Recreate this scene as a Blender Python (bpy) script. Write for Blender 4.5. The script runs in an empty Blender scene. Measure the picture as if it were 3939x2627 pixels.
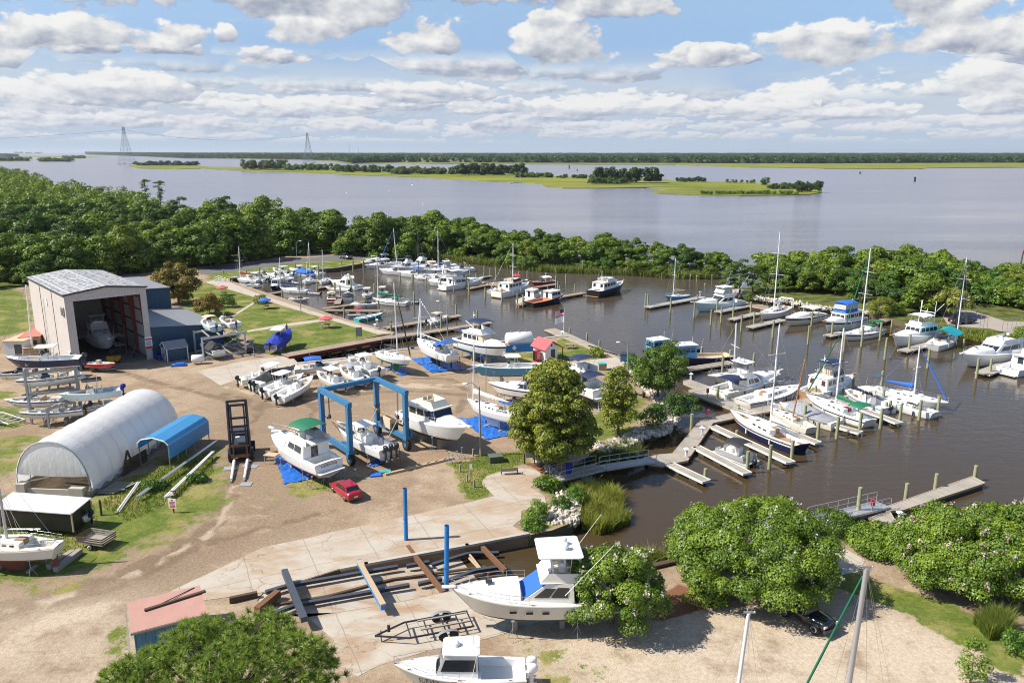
import bpy,math,random
import numpy as np
from mathutils import Vector,Matrix,Euler,geometry
random.seed(7);rng=np.random.default_rng(11)
S=bpy.context.scene;COL=S.collection
R=math.radians
# ------------------------------------------------------------------ camera
CH,CF=34.0,3016.0
PITCH=math.atan(727.5/CF)
cd=bpy.data.cameras.new("camera");cam=bpy.data.objects.new("camera",cd);COL.objects.link(cam)
cd.sensor_width=36.0;cd.lens=36.0*CF/3939.0
cd.clip_start=0.5;cd.clip_end=60000.0
cam.location=(0,0,CH);cam.rotation_euler=(math.pi/2-PITCH,0,0)
S.camera=cam
S.view_settings.view_transform='Standard';S.view_settings.look='None'
S.view_settings.gamma=1.0;S.view_settings.exposure=0.52
S.cycles.filter_width=1.05
# ------------------------------------------------------------------ light
SUN_EL,SUN_AZ=R(47),R(262)
sd=bpy.data.lights.new("sun",'SUN');sun=bpy.data.objects.new("sun",sd);COL.objects.link(sun)
sd.energy=5.0;sd.angle=R(0.55);sd.color=(1.0,0.935,0.83)
sdir=Vector((math.sin(SUN_AZ)*math.cos(SUN_EL),math.cos(SUN_AZ)*math.cos(SUN_EL),math.sin(SUN_EL)))
sun.rotation_euler=(-sdir).to_track_quat('-Z','Y').to_euler();sun.location=sdir*300
# ------------------------------------------------------------------ node helpers
class X:
 def __init__(s,nt,sock):s.nt=nt;s.s=sock
 def __add__(s,o):return mth(s.nt,'ADD',s,o)
 __radd__=__add__
 def __sub__(s,o):return mth(s.nt,'SUBTRACT',s,o)
 def __rsub__(s,o):return mth(s.nt,'SUBTRACT',o,s)
 def __mul__(s,o):return mth(s.nt,'MULTIPLY',s,o)
 __rmul__=__mul__
 def __truediv__(s,o):return mth(s.nt,'DIVIDE',s,o)
 def __pow__(s,o):return mth(s.nt,'POWER',s,o)
def put(nt,inp,v):
 if isinstance(v,X):nt.links.new(v.s,inp)
 elif isinstance(v,tuple)and len(v)==3 and len(getattr(inp,'default_value',()))==4:inp.default_value=(*v,1)
 else:inp.default_value=v
def mth(nt,op,*a,clamp=False):
 n=nt.nodes.new('ShaderNodeMath');n.operation=op;n.use_clamp=clamp
 for i,v in enumerate(a):put(nt,n.inputs[i],v)
 return X(nt,n.outputs[0])
def sstep(x,a,b,lo=0.0,hi=1.0):
 n=x.nt.nodes.new('ShaderNodeMapRange');n.interpolation_type='SMOOTHSTEP'
 for i,v in enumerate((x,a,b,lo,hi)):put(x.nt,n.inputs[i],v)
 return X(x.nt,n.outputs[0])
def mixc(nt,f,a,b,blend='MIX'):
 n=nt.nodes.new('ShaderNodeMix');n.data_type='RGBA';n.blend_type=blend
 put(nt,n.inputs[0],f);put(nt,n.inputs[6],a);put(nt,n.inputs[7],b)
 return X(nt,n.outputs[2])
def vec3(nt,x,y,z):
 n=nt.nodes.new('ShaderNodeCombineXYZ')
 for i,v in enumerate((x,y,z)):put(nt,n.inputs[i],v)
 return X(nt,n.outputs[0])
def sep(v):
 n=v.nt.nodes.new('ShaderNodeSeparateXYZ');put(v.nt,n.inputs[0],v)
 return[X(v.nt,o)for o in n.outputs]
def noise(v,scale=1,detail=3,rough=.5,dist=0,lac=2.0):
 n=v.nt.nodes.new('ShaderNodeTexNoise');put(v.nt,n.inputs['Vector'],v)
 n.inputs['Scale'].default_value=scale;n.inputs['Detail'].default_value=detail
 n.inputs['Roughness'].default_value=rough;n.inputs['Distortion'].default_value=dist
 n.inputs['Lacunarity'].default_value=lac
 return X(v.nt,n.outputs[0])
def coord(nt,kind='Object'):
 n=nt.nodes.new('ShaderNodeTexCoord');return X(nt,n.outputs[kind])
def scaled(v,s):
 n=v.nt.nodes.new('ShaderNodeVectorMath');n.operation='MULTIPLY'
 put(v.nt,n.inputs[0],v);n.inputs[1].default_value=s
 return X(v.nt,n.outputs[0])
def attr(nt,name,out='Fac'):
 n=nt.nodes.new('ShaderNodeAttribute');n.attribute_name=name;return X(nt,n.outputs[out])
def objrand(nt):
 n=nt.nodes.new('ShaderNodeObjectInfo');return X(nt,n.outputs['Random'])
 # ------------------------------------------------------------------ sky: Nishita plus procedural cumulus
w=bpy.data.worlds.new("World");S.world=w;w.use_nodes=True
nt=w.node_tree;nt.nodes.clear()
sky=nt.nodes.new('ShaderNodeTexSky');sky.sky_type='NISHITA';sky.sun_disc=False
sky.sun_elevation=SUN_EL;sky.sun_rotation=SUN_AZ;sky.air_density=1.0;sky.dust_density=0.6;sky.ozone_density=1.6
bg=nt.nodes.new('ShaderNodeBackground');bg.inputs[1].default_value=0.105
nt.links.new(sky.outputs[0],bg.inputs[0])
g=coord(nt,'Generated');gx,gy,gz=sep(g)
az=mth(nt,'ARCTAN2',gx,gy);el=mth(nt,'ARCSINE',gz)
AZ=lambda xD:math.atan((xD-1175.5)/1800.0)
EL=lambda yD:(350-yD)/1850.0
def inv(x):return mth(nt,'SUBTRACT',1.0,x)
def cellclouds(sx,sy,seed,keep,size0,size1,flat=.26,ns=2.9,det=6,rag=1.45):
 """separate cumulus heaps, one per cell: flat grey base, bright heaped top"""
 U=az*sx+seed;V=el*sy+seed*2.3
 uv=vec3(nt,U,V,0.0)
 vo=nt.nodes.new('ShaderNodeTexVoronoi');vo.voronoi_dimensions='2D';vo.feature='F1';put(nt,vo.inputs['Vector'],uv);vo.inputs['Scale'].default_value=1.0;vo.inputs['Randomness'].default_value=.8
 pu,pv,_=sep(X(nt,vo.outputs['Position']));r1,r2,r3=sep(X(nt,vo.outputs['Color']))
 du=U-pu;dv=V-pv+.12
 n1=noise(vec3(nt,U,V,seed),ns,det,.56);n2=noise(vec3(nt,U-.05,V+.10,seed),ns,det,.56)
 sz=r1*(size1-size0)+size0
 up=mth(nt,'MAXIMUM',dv,0.0)/(sz*.80);dn=mth(nt,'MINIMUM',dv,0.0)/(sz*flat);hx=du/(sz*1.25)
 d=(n1-.5)*(rag*2.6)+1.0-hx*hx-up*up-dn*dn
 alpha=sstep(d,.12,.42)*mth(nt,'LESS_THAN',r2,keep)
 shade=mth(nt,'ADD',(n1-n2)*3.0+dv/sz*1.25-du*.25,.40,clamp=True)
 return alpha,shade
bign0=noise(vec3(nt,az*6,el*11,2.0),1.0,2,.5)
bign1=noise(vec3(nt,az*15,el*24,4.0),1.0,6,.56);bign2=noise(vec3(nt,az*15-.14,el*24+.26,4.0),1.0,6,.56)
def bigclouds(lst):
 D_,Sh=None,None
 for(x,y,rx,ry,fl)in lst:
  dx=(az-AZ(x))/(rx*1.1/1800.0);dy=(el-EL(y))/(ry*1.15/1850.0)
  up=mth(nt,'MAXIMUM',dy,0.0);dn=mth(nt,'MINIMUM',dy,0.0)/fl
  d=inv(dx*dx+up*up+dn*dn);sh=dy*.42-dx*.10
  if D_ is None:D_,Sh=d,sh
  else:
   t=sstep(d-D_,-.30,.30);Sh=Sh+(sh-Sh)*t;D_=mth(nt,'MAXIMUM',D_,d)
 d=D_+(bign1-.5)*4.6+(bign0-.5)*1.6
 return sstep(d,.16,.50),mth(nt,'ADD',(bign1-bign2)*3.0+Sh*1.5,.50,clamp=True)
def cloudcol(shade,dark=(.35,.41,.55),lit=(.97,.97,.96)):return mixc(nt,shade,dark,lit)
bigs=[(120,45,330,110,.5),(300,120,190,55,.4),(760,20,300,85,.7),(880,60,120,70,.6),(720,105,85,45,.6),(990,105,120,62,.5),(1000,10,130,45,.7),(560,114,26,28,.8),(1350,15,220,75,.7),(1270,125,110,80,.5),(1250,75,60,45,.8),(1850,130,150,75,.5),(2050,40,85,90,.8),(2130,130,210,75,.5),(1985,140,150,50,.5),(1745,0,110,34,.7),(2330,15,110,62,.8),(1625,148,70,34,.6),(40,130,120,60,.5),(2330,150,60,50,.6)]
ab,sb=bigclouds(bigs)
veil=sstep(el,R(.9),R(2.2))*sstep(el,R(7.4),R(4.6))*sstep(noise(vec3(nt,az*5,el*16,1.0),1.0,4,.55),.22,.58)*.58
lays=[]
for(sx,sy,seed,keep,s0,s1,e0,e1,e2,e3,dk,lt)in((18,54,3.3,1.1,.5,.8,.5,1.1,2.2,3.2,(.55,.62,.74),(.80,.84,.90)),(12,30,7.7,1.1,.52,.82,1.1,1.8,3.4,4.6,(.46,.53,.67),(.88,.89,.93)),(11,28,2.6,1.0,.5,.8,1.6,2.4,4.2,5.2,(.48,.55,.68),(.95,.96,.97)),(8,18,1.9,.95,.5,.85,2.4,3.2,5.0,6.2,(.46,.52,.65),(.98,.98,.98)),(6.2,13.5,5.1,.9,.48,.85,3.0,4.0,5.8,7.0,(.45,.51,.64),(1.0,1.0,.99)),(9,21,8.6,.35,.36,.62,4.6,5.4,7.2,8.8,(.38,.44,.58),(.95,.95,.95))):
 aa,sh=cellclouds(sx,sy,seed,keep,s0,s1)
 lays.append((aa*sstep(el,R(e0),R(e1))*sstep(el,R(e3),R(e2)),cloudcol(sh,dk,lt)))
 # elsewhere on the dome (seen only in reflections): a scattered deck, broken by planar noise
pz=mth(nt,'MAXIMUM',gz,.05)
deck=noise(vec3(nt,gx/pz,gy/pz,2.0),1.1,5,.55)
a5=sstep(deck,.52,.66)*sstep(el,R(10.5),R(16))*.8
skyblue=mixc(nt,sstep(el,R(0.0),R(9.5)),(.56,.68,.82),(.125,.29,.80))
hz=sstep(el,R(12),R(1.0))
colr=skyblue
alpha_any=hz
for aa,cc in[(a5,(.80,.82,.86)),(veil,(.72,.76,.84))]+lays+[(ab,cloudcol(sb,(.40,.45,.57),(1.02,1.02,1.0)))]:
 colr=mixc(nt,aa,colr,cc)
 alpha_any=mth(nt,'MAXIMUM',alpha_any,aa)
bg2=nt.nodes.new('ShaderNodeBackground');bg2.inputs[1].default_value=0.62
nt.links.new(colr.s,bg2.inputs[0])
below=sstep(el,R(-.5),R(0.0))
ms=nt.nodes.new('ShaderNodeMixShader');nt.links.new(alpha_any.s,ms.inputs[0])
nt.links.new(bg.outputs[0],ms.inputs[1]);nt.links.new(bg2.outputs[0],ms.inputs[2])
w.cycles.sampling_method='MANUAL';w.cycles.sample_map_resolution=256
wo=nt.nodes.new('ShaderNodeOutputWorld');nt.links.new(ms.outputs[0],wo.inputs[0])
# ------------------------------------------------------------------ photo pixel -> place in the world
def P(Xp,Yp,z=0.0):
 u=(Xp-1969.5)/CF;v=(1313.5-Yp)/CF
 d=Vector((u,math.cos(PITCH)+v*math.sin(PITCH),-math.sin(PITCH)+v*math.cos(PITCH)))
 return Vector((0,0,CH))+d*((z-CH)/d.z)
def zone(x0,y0,s):return lambda x,y,z=0.0:P(x0+x/s,y0+y/s,z)
def top(b,Z,x,y):
 d=Z(x,y,-5.0)-Vector((0,0,CH));return Vector((0,0,CH))+d*(b.y/d.y)
zA=zone(0,900,2.091);zB=zone(750,850,2.412);zC=zone(1250,900,2.351);zD=zone(2300,900,2.351)
zE=zone(2550,1250,2.614);zF=zone(3139,950,2.614);zG=zone(1400,1150,2.137);zH=zone(900,1350,2.612)
zI=zone(0,1450,2.24);zJ=zone(0,1900,1.959);zK=zone(1000,1900,1.959);zL=zone(2100,1800,1.2784)
zM=zone(0,0,.5969);zN=zone(3000,1350,3.359);zO=zone(0,1250,3.359);zQ=zone(2050,1350,2.851)
zR=zone(3200,2000,2.501);zS=zone(1700,1700,2.351);zT=zone(0,450,1.808);zU=zone(1300,500,1.808);zV=zone(2600,500,1.756)
ZW=-1.2
# ------------------------------------------------------------------ objects
def link(o,parent=None):
 COL.objects.link(o)
 if parent is not None:o.parent=parent
 return o
def tag(o,label=None,cat=None,group=None,kind=None):
 if label:o['label']=label
 if cat:o['category']=cat
 if group:o['group']=group
 if kind:o['kind']=kind
 return o
def thing(name,label,cat,loc=(0,0,0),rz=0.0,group=None,parent=None):
 o=bpy.data.objects.new(name,None);o.empty_display_size=.3;link(o,parent)
 o.location=loc;o.rotation_euler=(0,0,rz)
 return tag(o,label,cat,group)
def copytree(o,parent=None):
 c=o.copy();COL.objects.link(c)
 if parent is not None:c.parent=parent
 for ch in list(o.children):copytree(ch,c)
 return c
class MB:
 def __init__(s):s.v=[];s.f=[];s.m=[];s.sm=[]
 def add(s,vs,fs,m=0,smooth=False):
  b=len(s.v);s.v+=[tuple(p)for p in vs]
  for f in fs:s.f.append([b+i for i in f]);s.m.append(m);s.sm.append(smooth)
 def box(s,c,d,rz=0.0,m=0,rot=None):
  x,y,z=d[0]/2,d[1]/2,d[2]/2
  M_=rot.to_matrix()if rot else Matrix.Rotation(rz,3,'Z')
  vs=[Vector(c)+M_@Vector((sx*x,sy*y,sz*z))for sz in(-1,1)for sx,sy in((-1,-1),(1,-1),(1,1),(-1,1))]
  s.add(vs,[(0,3,2,1),(4,5,6,7),(0,1,5,4),(1,2,6,5),(2,3,7,6),(3,0,4,7)],m)
 def bar(s,p,q,w=.1,h=.1,m=0):
  p,q=Vector(p),Vector(q);d=q-p;L_=d.length
  if L_<1e-6:return
  s.box((p+q)/2,(L_,w,h),m=m,rot=d.to_track_quat('X','Z').to_euler())
 def tube(s,p,q,r0=.05,r1=None,n=7,m=0,cap=True):
  p,q=Vector(p),Vector(q);r1=r0 if r1 is None else r1
  d=(q-p)
  if d.length<1e-6:return
  qd=d.to_track_quat('Z','Y').to_matrix()
  vs=[]
  for c,r in((p,r0),(q,r1)):
   vs+=[c+qd@Vector((r*math.cos(6.28319*i/n),r*math.sin(6.28319*i/n),0))for i in range(n)]
  s.add(vs,[(i,(i+1)%n,n+(i+1)%n,n+i)for i in range(n)],m,True)
  if cap:s.add(vs,[tuple(range(n))[::-1],tuple(range(n,2*n))],m)
 def path(s,pts,r=.02,n=5,m=0):
  for a,b in zip(pts[:-1],pts[1:]):s.tube(a,b,r,n=n,m=m,cap=False)
 def loft(s,rings,m=0,smooth=False,closed=True,caps=True,mats=None):
  n=len(rings[0]);b=len(s.v)
  for r in rings:s.v+=[tuple(p)for p in r]
  k=n if closed else n-1
  for i in range(len(rings)-1):
   for j in range(k):
    s.f.append([b+i*n+j,b+i*n+(j+1)%n,b+(i+1)*n+(j+1)%n,b+(i+1)*n+j])
    s.m.append(mats[j]if mats else m);s.sm.append(smooth)
  if caps and closed:
   s.f.append([b+j for j in range(n)][::-1]);s.m.append(m);s.sm.append(False)
   o=b+(len(rings)-1)*n
   s.f.append([o+j for j in range(n)]);s.m.append(m);s.sm.append(False)
 def prism(s,pts,z0,z1,m=0,mt=None):
  n=len(pts);A_=sum(pts[i][0]*pts[(i+1)%n][1]-pts[(i+1)%n][0]*pts[i][1]for i in range(n))
  pts=list(pts)if A_>0 else list(pts)[::-1]
  vs=[(p[0],p[1],z0)for p in pts]+[(p[0],p[1],z1)for p in pts]
  s.add(vs,[(i,(i+1)%n,n+(i+1)%n,n+i)for i in range(n)],m)
  tris=geometry.tessellate_polygon([[Vector((p[0],p[1],0))for p in pts]])
  for t in tris:
   a,b_,c=(Vector((*pts[i][:2],0))for i in t)
   t=tuple(t)if(b_-a).cross(c-a).z>0 else tuple(t)[::-1]
   s.add([(pts[i][0],pts[i][1],z1)for i in t],[(0,1,2)],m if mt is None else mt)
   s.add([(pts[i][0],pts[i][1],z0)for i in t],[(2,1,0)],m)
 def ball(s,c,r,n=8,m=0,sq=(1,1,1)):
  k=max(4,n//2);rings=[]
  for i in range(k+1):
   t=math.pi*i/k;rr=max(math.sin(t),.02)
   rings.append([(c[0]+r*sq[0]*rr*math.cos(6.28319*j/n),c[1]+r*sq[1]*rr*math.sin(6.28319*j/n),c[2]-r*sq[2]*math.cos(t))for j in range(n)])
  s.loft(rings,m,True)
 def build(s,name,mats,parent=None,loc=None,rz=None):
  me=bpy.data.meshes.new(name);me.from_pydata(s.v,[],s.f)
  if not isinstance(mats,(list,tuple)):mats=[mats]
  for mm in mats:me.materials.append(mm)
  me.polygons.foreach_set('material_index',s.m);me.polygons.foreach_set('use_smooth',s.sm)
  o=bpy.data.objects.new(name,me);link(o,parent)
  if loc is not None:o.location=loc
  if rz is not None:o.rotation_euler=(0,0,rz)
  return o
def npmesh(name,V,Fc,mats,parent=None,smooth=False,midx=None,fattr=None):
 V=np.asarray(V,np.float32);Fc=np.asarray(Fc,np.int32);nf,k=Fc.shape
 me=bpy.data.meshes.new(name)
 me.vertices.add(len(V));me.vertices.foreach_set('co',V.ravel())
 me.loops.add(nf*k);me.loops.foreach_set('vertex_index',Fc.ravel())
 me.polygons.add(nf);me.polygons.foreach_set('loop_start',np.arange(0,nf*k,k,dtype=np.int32))
 if not isinstance(mats,(list,tuple)):mats=[mats]
 for mm in mats:me.materials.append(mm)
 if midx is not None:me.polygons.foreach_set('material_index',np.asarray(midx,np.int32))
 me.polygons.foreach_set('use_smooth',np.full(nf,smooth))
 for an,vals in(fattr or{}).items():
  a_=me.attributes.new(an,'FLOAT','FACE');a_.data.foreach_set('value',np.asarray(vals,np.float32))
 me.update(calc_edges=True)
 o=bpy.data.objects.new(name,me);link(o,parent)
 return o
 # ------------------------------------------------------------------ materials
MATS={}
def newmat(name):
 m=bpy.data.materials.new(name);m.use_nodes=True;n_=m.node_tree
 b=n_.nodes.get('Principled BSDF');return m,n_,b
def mat(name,col,rough=.55,metal=0.0,var=.10,scale=2.0,bump=0.0,bscale=20,dirt=0.0,dirtcol=(.12,.09,.06),coat=0.0,stretch=(1,1,1),wl=0):
 if name in MATS:return MATS[name]
 m,n_,b=newmat(name);o=coord(n_)
 v=scaled(o,stretch)
 f=noise(v,scale,5,.6)
 c=mixc(n_,(f-.5)*(var*4)+.5,tuple(max(0,x*(1-var))for x in col),tuple(min(1,x*(1+var))for x in col))
 if dirt:
  d=sstep(noise(v,scale*.6,6,.65),.52,.78)*dirt
  c=mixc(n_,d,c,dirtcol)
 if wl:
  zz=sep(o)[2];g=sstep(zz+(noise(scaled(v,(1,1,.2)),2.2,4,.6)-.5)*.5,.34,.02)*sstep(zz,-.6,-.2)*wl
  c=mixc(n_,g,c,(.36,.31,.20))
 n_.links.new(c.s,b.inputs['Base Color'])
 put(n_,b.inputs['Roughness'],mth(n_,'ADD',(f-.5)*.15,rough,clamp=True));b.inputs['Metallic'].default_value=metal
 if coat:b.inputs['Coat Weight'].default_value=coat;b.inputs['Coat Roughness'].default_value=.08
 if bump:
  bp=n_.nodes.new('ShaderNodeBump');bp.inputs['Strength'].default_value=bump;bp.inputs['Distance'].default_value=.05
  n_.links.new(noise(v,bscale,4,.6).s,bp.inputs['Height']);n_.links.new(bp.outputs[0],b.inputs['Normal'])
 MATS[name]=m;return m
def planks(name,colA,colB,pitch=.15,axis=0,rough=.8,gap=.12):
 if name in MATS:return MATS[name]
 m,n_,b=newmat(name);o=coord(n_);xs=sep(o);x=xs[axis]*(1/pitch)
 fl=mth(n_,'FLOOR',x);fr=x-fl
 wn=n_.nodes.new('ShaderNodeTexWhiteNoise');wn.noise_dimensions='1D';n_.links.new(fl.s,wn.inputs['W'])
 r=X(n_,wn.outputs[0]);st=(1,.12,1)if axis==0 else(.12,1,1)
 f=noise(scaled(o,st),5,5,.7)
 stain=sstep(noise(o,.35,5,.6),.42,.7)
 c=mixc(n_,mth(n_,'ADD',r*.55+f*.6,-.1,clamp=True),colA,colB)
 c=mixc(n_,stain*.35,c,tuple(q*.55 for q in colA))
 gp=mth(n_,'LESS_THAN',fr,gap)
 c=mixc(n_,gp*.8,c,tuple(q*.15 for q in colA))
 n_.links.new(c.s,b.inputs['Base Color']);b.inputs['Roughness'].default_value=rough
 bp=n_.nodes.new('ShaderNodeBump');bp.inputs['Strength'].default_value=.4;bp.inputs['Distance'].default_value=.02
 n_.links.new((f-gp).s,bp.inputs['Height']);n_.links.new(bp.outputs[0],b.inputs['Normal'])
 MATS[name]=m;return m
def ribbed(name,col,pitch=.3,axis=0,rough=.45,metal=.0,depth=.05,dirt=.2,dirtcol=(.2,.17,.14)):
 if name in MATS:return MATS[name]
 m,n_,b=newmat(name);o=coord(n_);xs=sep(o);x=xs[axis]*(6.28319/pitch)
 wv=mth(n_,'SINE',x);hgt=sstep(wv,.3,.8)
 f=noise(o,.8,6,.65)
 c=mixc(n_,f,tuple(q*.86 for q in col),tuple(min(1,q*1.12)for q in col))
 st=(.3,.3,2.2)if axis!=2 else(1,1,1)
 c=mixc(n_,sstep(noise(scaled(o,(1.2,1.2,.12)),1.5,5,.6),.5,.8)*dirt,c,dirtcol)
 n_.links.new(c.s,b.inputs['Base Color']);b.inputs['Roughness'].default_value=rough;b.inputs['Metallic'].default_value=metal
 bp=n_.nodes.new('ShaderNodeBump');bp.inputs['Strength'].default_value=1;bp.inputs['Distance'].default_value=depth
 n_.links.new(hgt.s,bp.inputs['Height']);n_.links.new(bp.outputs[0],b.inputs['Normal'])
 MATS[name]=m;return m
WHITE=mat('white_gelcoat',(.80,.80,.78),.28,var=.03,scale=.8,dirt=.22,dirtcol=(.55,.52,.45),coat=.3,wl=.55)
OFFW=mat('cream_gelcoat',(.74,.70,.60),.35,var=.05,dirt=.15,dirtcol=(.5,.45,.35))
AGED=mat('aged_gelcoat',(.72,.69,.62),.5,var=.06,scale=1.2,dirt=.35,dirtcol=(.42,.39,.31))
GREYW=mat('grey_gelcoat',(.56,.58,.59),.4,var=.05)
NONSKID=mat('deck_nonskid',(.70,.69,.65),.7,var=.06,scale=4)
TAN=mat('tan_canvas',(.60,.48,.34),.8,var=.1)
TEAK=mat('teak_wood',(.34,.20,.10),.6,var=.2,scale=6,stretch=(1,5,5))
VARN=mat('varnished_wood',(.40,.17,.06),.3,var=.2,scale=4,coat=.4)
GLASS=mat('dark_window_glass',(.022,.028,.035),.08,var=.2,scale=1.5,coat=.6)
CLEAR=mat('clear_vinyl',(.40,.42,.42),.15,var=.2,scale=2)
NAVY=mat('navy_paint',(.012,.020,.075),.25,var=.1,coat=.4)
NAVYC=mat('navy_canvas',(.012,.024,.07),.8,var=.15)
BLUEC=mat('blue_canvas',(.02,.12,.50),.75,var=.14)
ROYAL=mat('royal_blue_canvas',(.012,.035,.33),.7,var=.2,scale=1.5)
GREENC=mat('green_canvas',(.005,.14,.065),.75,var=.15)
TEALC=mat('teal_canvas',(.0,.26,.33),.75,var=.1)
MAROON=mat('maroon_canvas',(.22,.02,.03),.75,var=.15)
REDC=mat('red_canvas',(.55,.03,.05),.7,var=.12)
BLACKC=mat('black_canvas',(.022,.022,.026),.75,var=.2)
GREYC=mat('grey_canvas',(.27,.28,.31),.75,var=.22,scale=1.2,bump=.6,bscale=3)
LBLUE=mat('light_blue_paint',(.12,.42,.70),.4,var=.08)
MBLUE=mat('mid_blue_hull',(.06,.26,.42),.25,var=.06,coat=.4)
PALEB=mat('pale_blue_gelcoat',(.52,.68,.73),.3,var=.04)
SEAF=mat('seafoam_gelcoat',(.55,.66,.60),.3,var=.04)
TEALH=mat('teal_hull',(.05,.42,.42),.3,var=.06)
REDP=mat('red_paint',(.50,.035,.06),.3,var=.08)
BLKP=mat('black_paint',(.016,.016,.018),.3,var=.2)
ORNG=mat('orange_deck',(.52,.22,.12),.7,var=.15)
BOTR=mat('red_bottom_paint',(.20,.05,.035),.8,var=.2,dirt=.3)
BOTB=mat('blue_bottom_paint',(.02,.10,.16),.8,var=.2,dirt=.2)
BOTK=mat('black_bottom_paint',(.02,.02,.022),.8,var=.3,dirt=.3)
BOTG=mat('green_bottom_paint',(.01,.22,.12),.75,var=.15)
BOTT=mat('teal_bottom_paint',(.0,.16,.22),.75,var=.15)
STEEL=mat('stainless_tube',(.62,.63,.64),.3,.85,var=.05)
ALU=mat('aluminium',(.52,.53,.54),.45,.6,var=.08)
GALV=mat('galvanised_steel',(.30,.33,.35),.55,.5,var=.15,dirt=.25)
MASTW=mat('white_mast_paint',(.78,.78,.78),.35,var=.04)
ENGK=mat('black_outboard',(.018,.020,.026),.3,var=.1,coat=.3)
RUST=mat('rusty_steel',(.16,.075,.035),.85,var=.3,scale=5)
TYRE=mat('tyre_rubber',(.018,.018,.018),.85,var=.2)
CONC=mat('weathered_concrete',(.42,.39,.34),.9,var=.14,scale=1.1,bump=.3,dirt=.3,dirtcol=(.22,.19,.15))
LIFTB=mat('lift_blue_paint',(.038,.165,.32),.55,var=.2,scale=1.2,dirt=.55,dirtcol=(.10,.12,.13))
PIPEB=mat('pipe_blue_paint',(.015,.20,.55),.45,var=.12,scale=1.2,dirt=.15)
BLKST=mat('black_steel',(.028,.030,.042),.5,var=.25,dirt=.2,dirtcol=(.10,.06,.04))
TARP=mat('blue_tarp',(.015,.13,.50),.5,var=.22,scale=1.2,bump=1.0,bscale=2.2,dirt=.2,dirtcol=(.25,.2,.15))
WOODG=mat('grey_weathered_wood',(.30,.27,.23),.9,var=.22,scale=4,stretch=(.3,3,3),dirt=.3)
WOODT=mat('tan_wood',(.45,.34,.22),.85,var=.2,scale=4,stretch=(.3,3,3))
WOODD=mat('dark_wet_timber',(.085,.055,.035),.85,var=.35,scale=3,stretch=(.4,3,3),bump=.5)
PILE=mat('greenish_piling_wood',(.29,.30,.17),.9,var=.3,scale=3,stretch=(4,4,.5),dirt=.3,bump=.4,bscale=9)
WHITEP=mat('white_plastic',(.80,.80,.80),.4,var=.03)
YELLOW=mat('yellow_paint',(.62,.32,.03),.45,var=.1)
CUSH=mat('tan_cushion',(.52,.42,.30),.7,var=.1)
SKIN=mat('skin',(.42,.24,.16),.6,var=.06)
# ================================================================== SETTING: water, land, slabs
def xy(p):return(p.x,p.y)
def px(Z,pts,z=0.0):return[xy(Z(a,b,z))for a,b in pts]
river_left=px(zT,[(-500,338),(0,347)],12)+px(zT,[(180,386),(330,442),(500,470)],11)+px(zT,[(830,522),(1030,610)],9)+px(zT,[(1270,672)],7)
river_spit=px(zM,[(560,478),(740,508)],6)+px(zM,[(900,530),(1060,530)],5)
bank_spit=px(zC,[(770,232),(1075,224),(1120,238),(1240,262),(1400,276),(1650,312),(1900,336),(2100,350),(2330,354)],ZW)+px(zD,[(300,374),(480,386),(700,399),(900,405),(1080,405)],ZW)
tip=[xy(zD(1140,392,ZW)),xy(zD(1170,370,ZW))]
river_spit2=[(x+4,y+wd)for(x,y),wd in zip(bank_spit[4:],(40,36,32,30,28,26,24,22,20,16))]
seawall=px(zB,[(322,535),(750,478),(1300,438),(1562,393)],0)
basin=px(zB,[(330,566),(600,670),(1050,800),(1400,920),(1845,1032),(1700,1062),(1600,1085),(885,1236),(960,1322),(1420,1272),(1745,1215)])+px(zG,[(400,408),(830,368),(1100,352),(1440,330),(1620,306),(1850,390),(2110,476),(2230,515)])+px(zQ,[(1080,130),(1200,310),(1310,400),(1450,560),(1530,715),(1420,840),(1330,885),(1180,900),(1110,960),(1000,1000),(700,1085)])+px(zS,[(1150,240),(1080,380),(1180,450),(1270,520),(1250,640),(1180,725),(1000,795),(800,838)])
trench_up=px(zK,[(2012,300),(1560,385),(800,525),(620,560),(330,650),(20,745)])
trench_lo=px(zK,[(-20,800),(20,905),(360,925),(950,830),(1350,745),(1800,660),(2200,590)])
near_bank=px(zL,[(60,505),(500,500),(730,445),(860,440),(1000,400),(1180,330),(1320,300),(1480,318),(1750,318),(2351,330),(2750,340)])
land=[(-1500,18),(-1500,1300)]+river_left+river_spit+river_spit2[0:]+tip[::-1]+bank_spit[::-1]+seawall[::-1]+basin+trench_up+trench_lo+near_bank+[(130,70),(130,18)]
bank_right=px(zD,[(1230,545),(1290,590),(1400,615),(1560,640),(1750,655)],ZW)+px(zF,[(0,655),(420,700),(560,722),(700,760),(850,800),(1130,855),(1330,885),(1550,925),(1900,1000),(2091,1035),(2500,1110)],ZW)
land_r=bank_right+[(230,150),(240,215)]+px(zF,[(2091,322),(1500,322),(900,322),(300,322)],0)+px(zD,[(1495,398),(1480,470),(1300,486),(1240,505)],0)
def inpoly(pts,poly):
 x,y=pts[:,0],pts[:,1];c=np.zeros(len(pts),bool);n=len(poly)
 for i in range(n):
  x1,y1=poly[i];x2,y2=poly[(i+1)%n]
  t=((y1>y)!=(y2>y));c^=t&(x<(x2-x1)*(y-y1)/((y2-y1)+1e-12)+x1)
 return c
def pdist(pts,poly,closed=True):
 d=np.full(len(pts),1e9);n=len(poly)
 for i in range(n if closed else n-1):
  a=np.array(poly[i]);b=np.array(poly[(i+1)%n]);ab=b-a;L2=(ab**2).sum()+1e-9
  t=np.clip(((pts-a)@ab)/L2,0,1);d=np.minimum(d,np.hypot(*(pts-a-t[:,None]*ab).T))
 return d
def sdf(pts,poly):d=pdist(pts,poly);return np.where(inpoly(pts,poly),d,-d)
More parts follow.
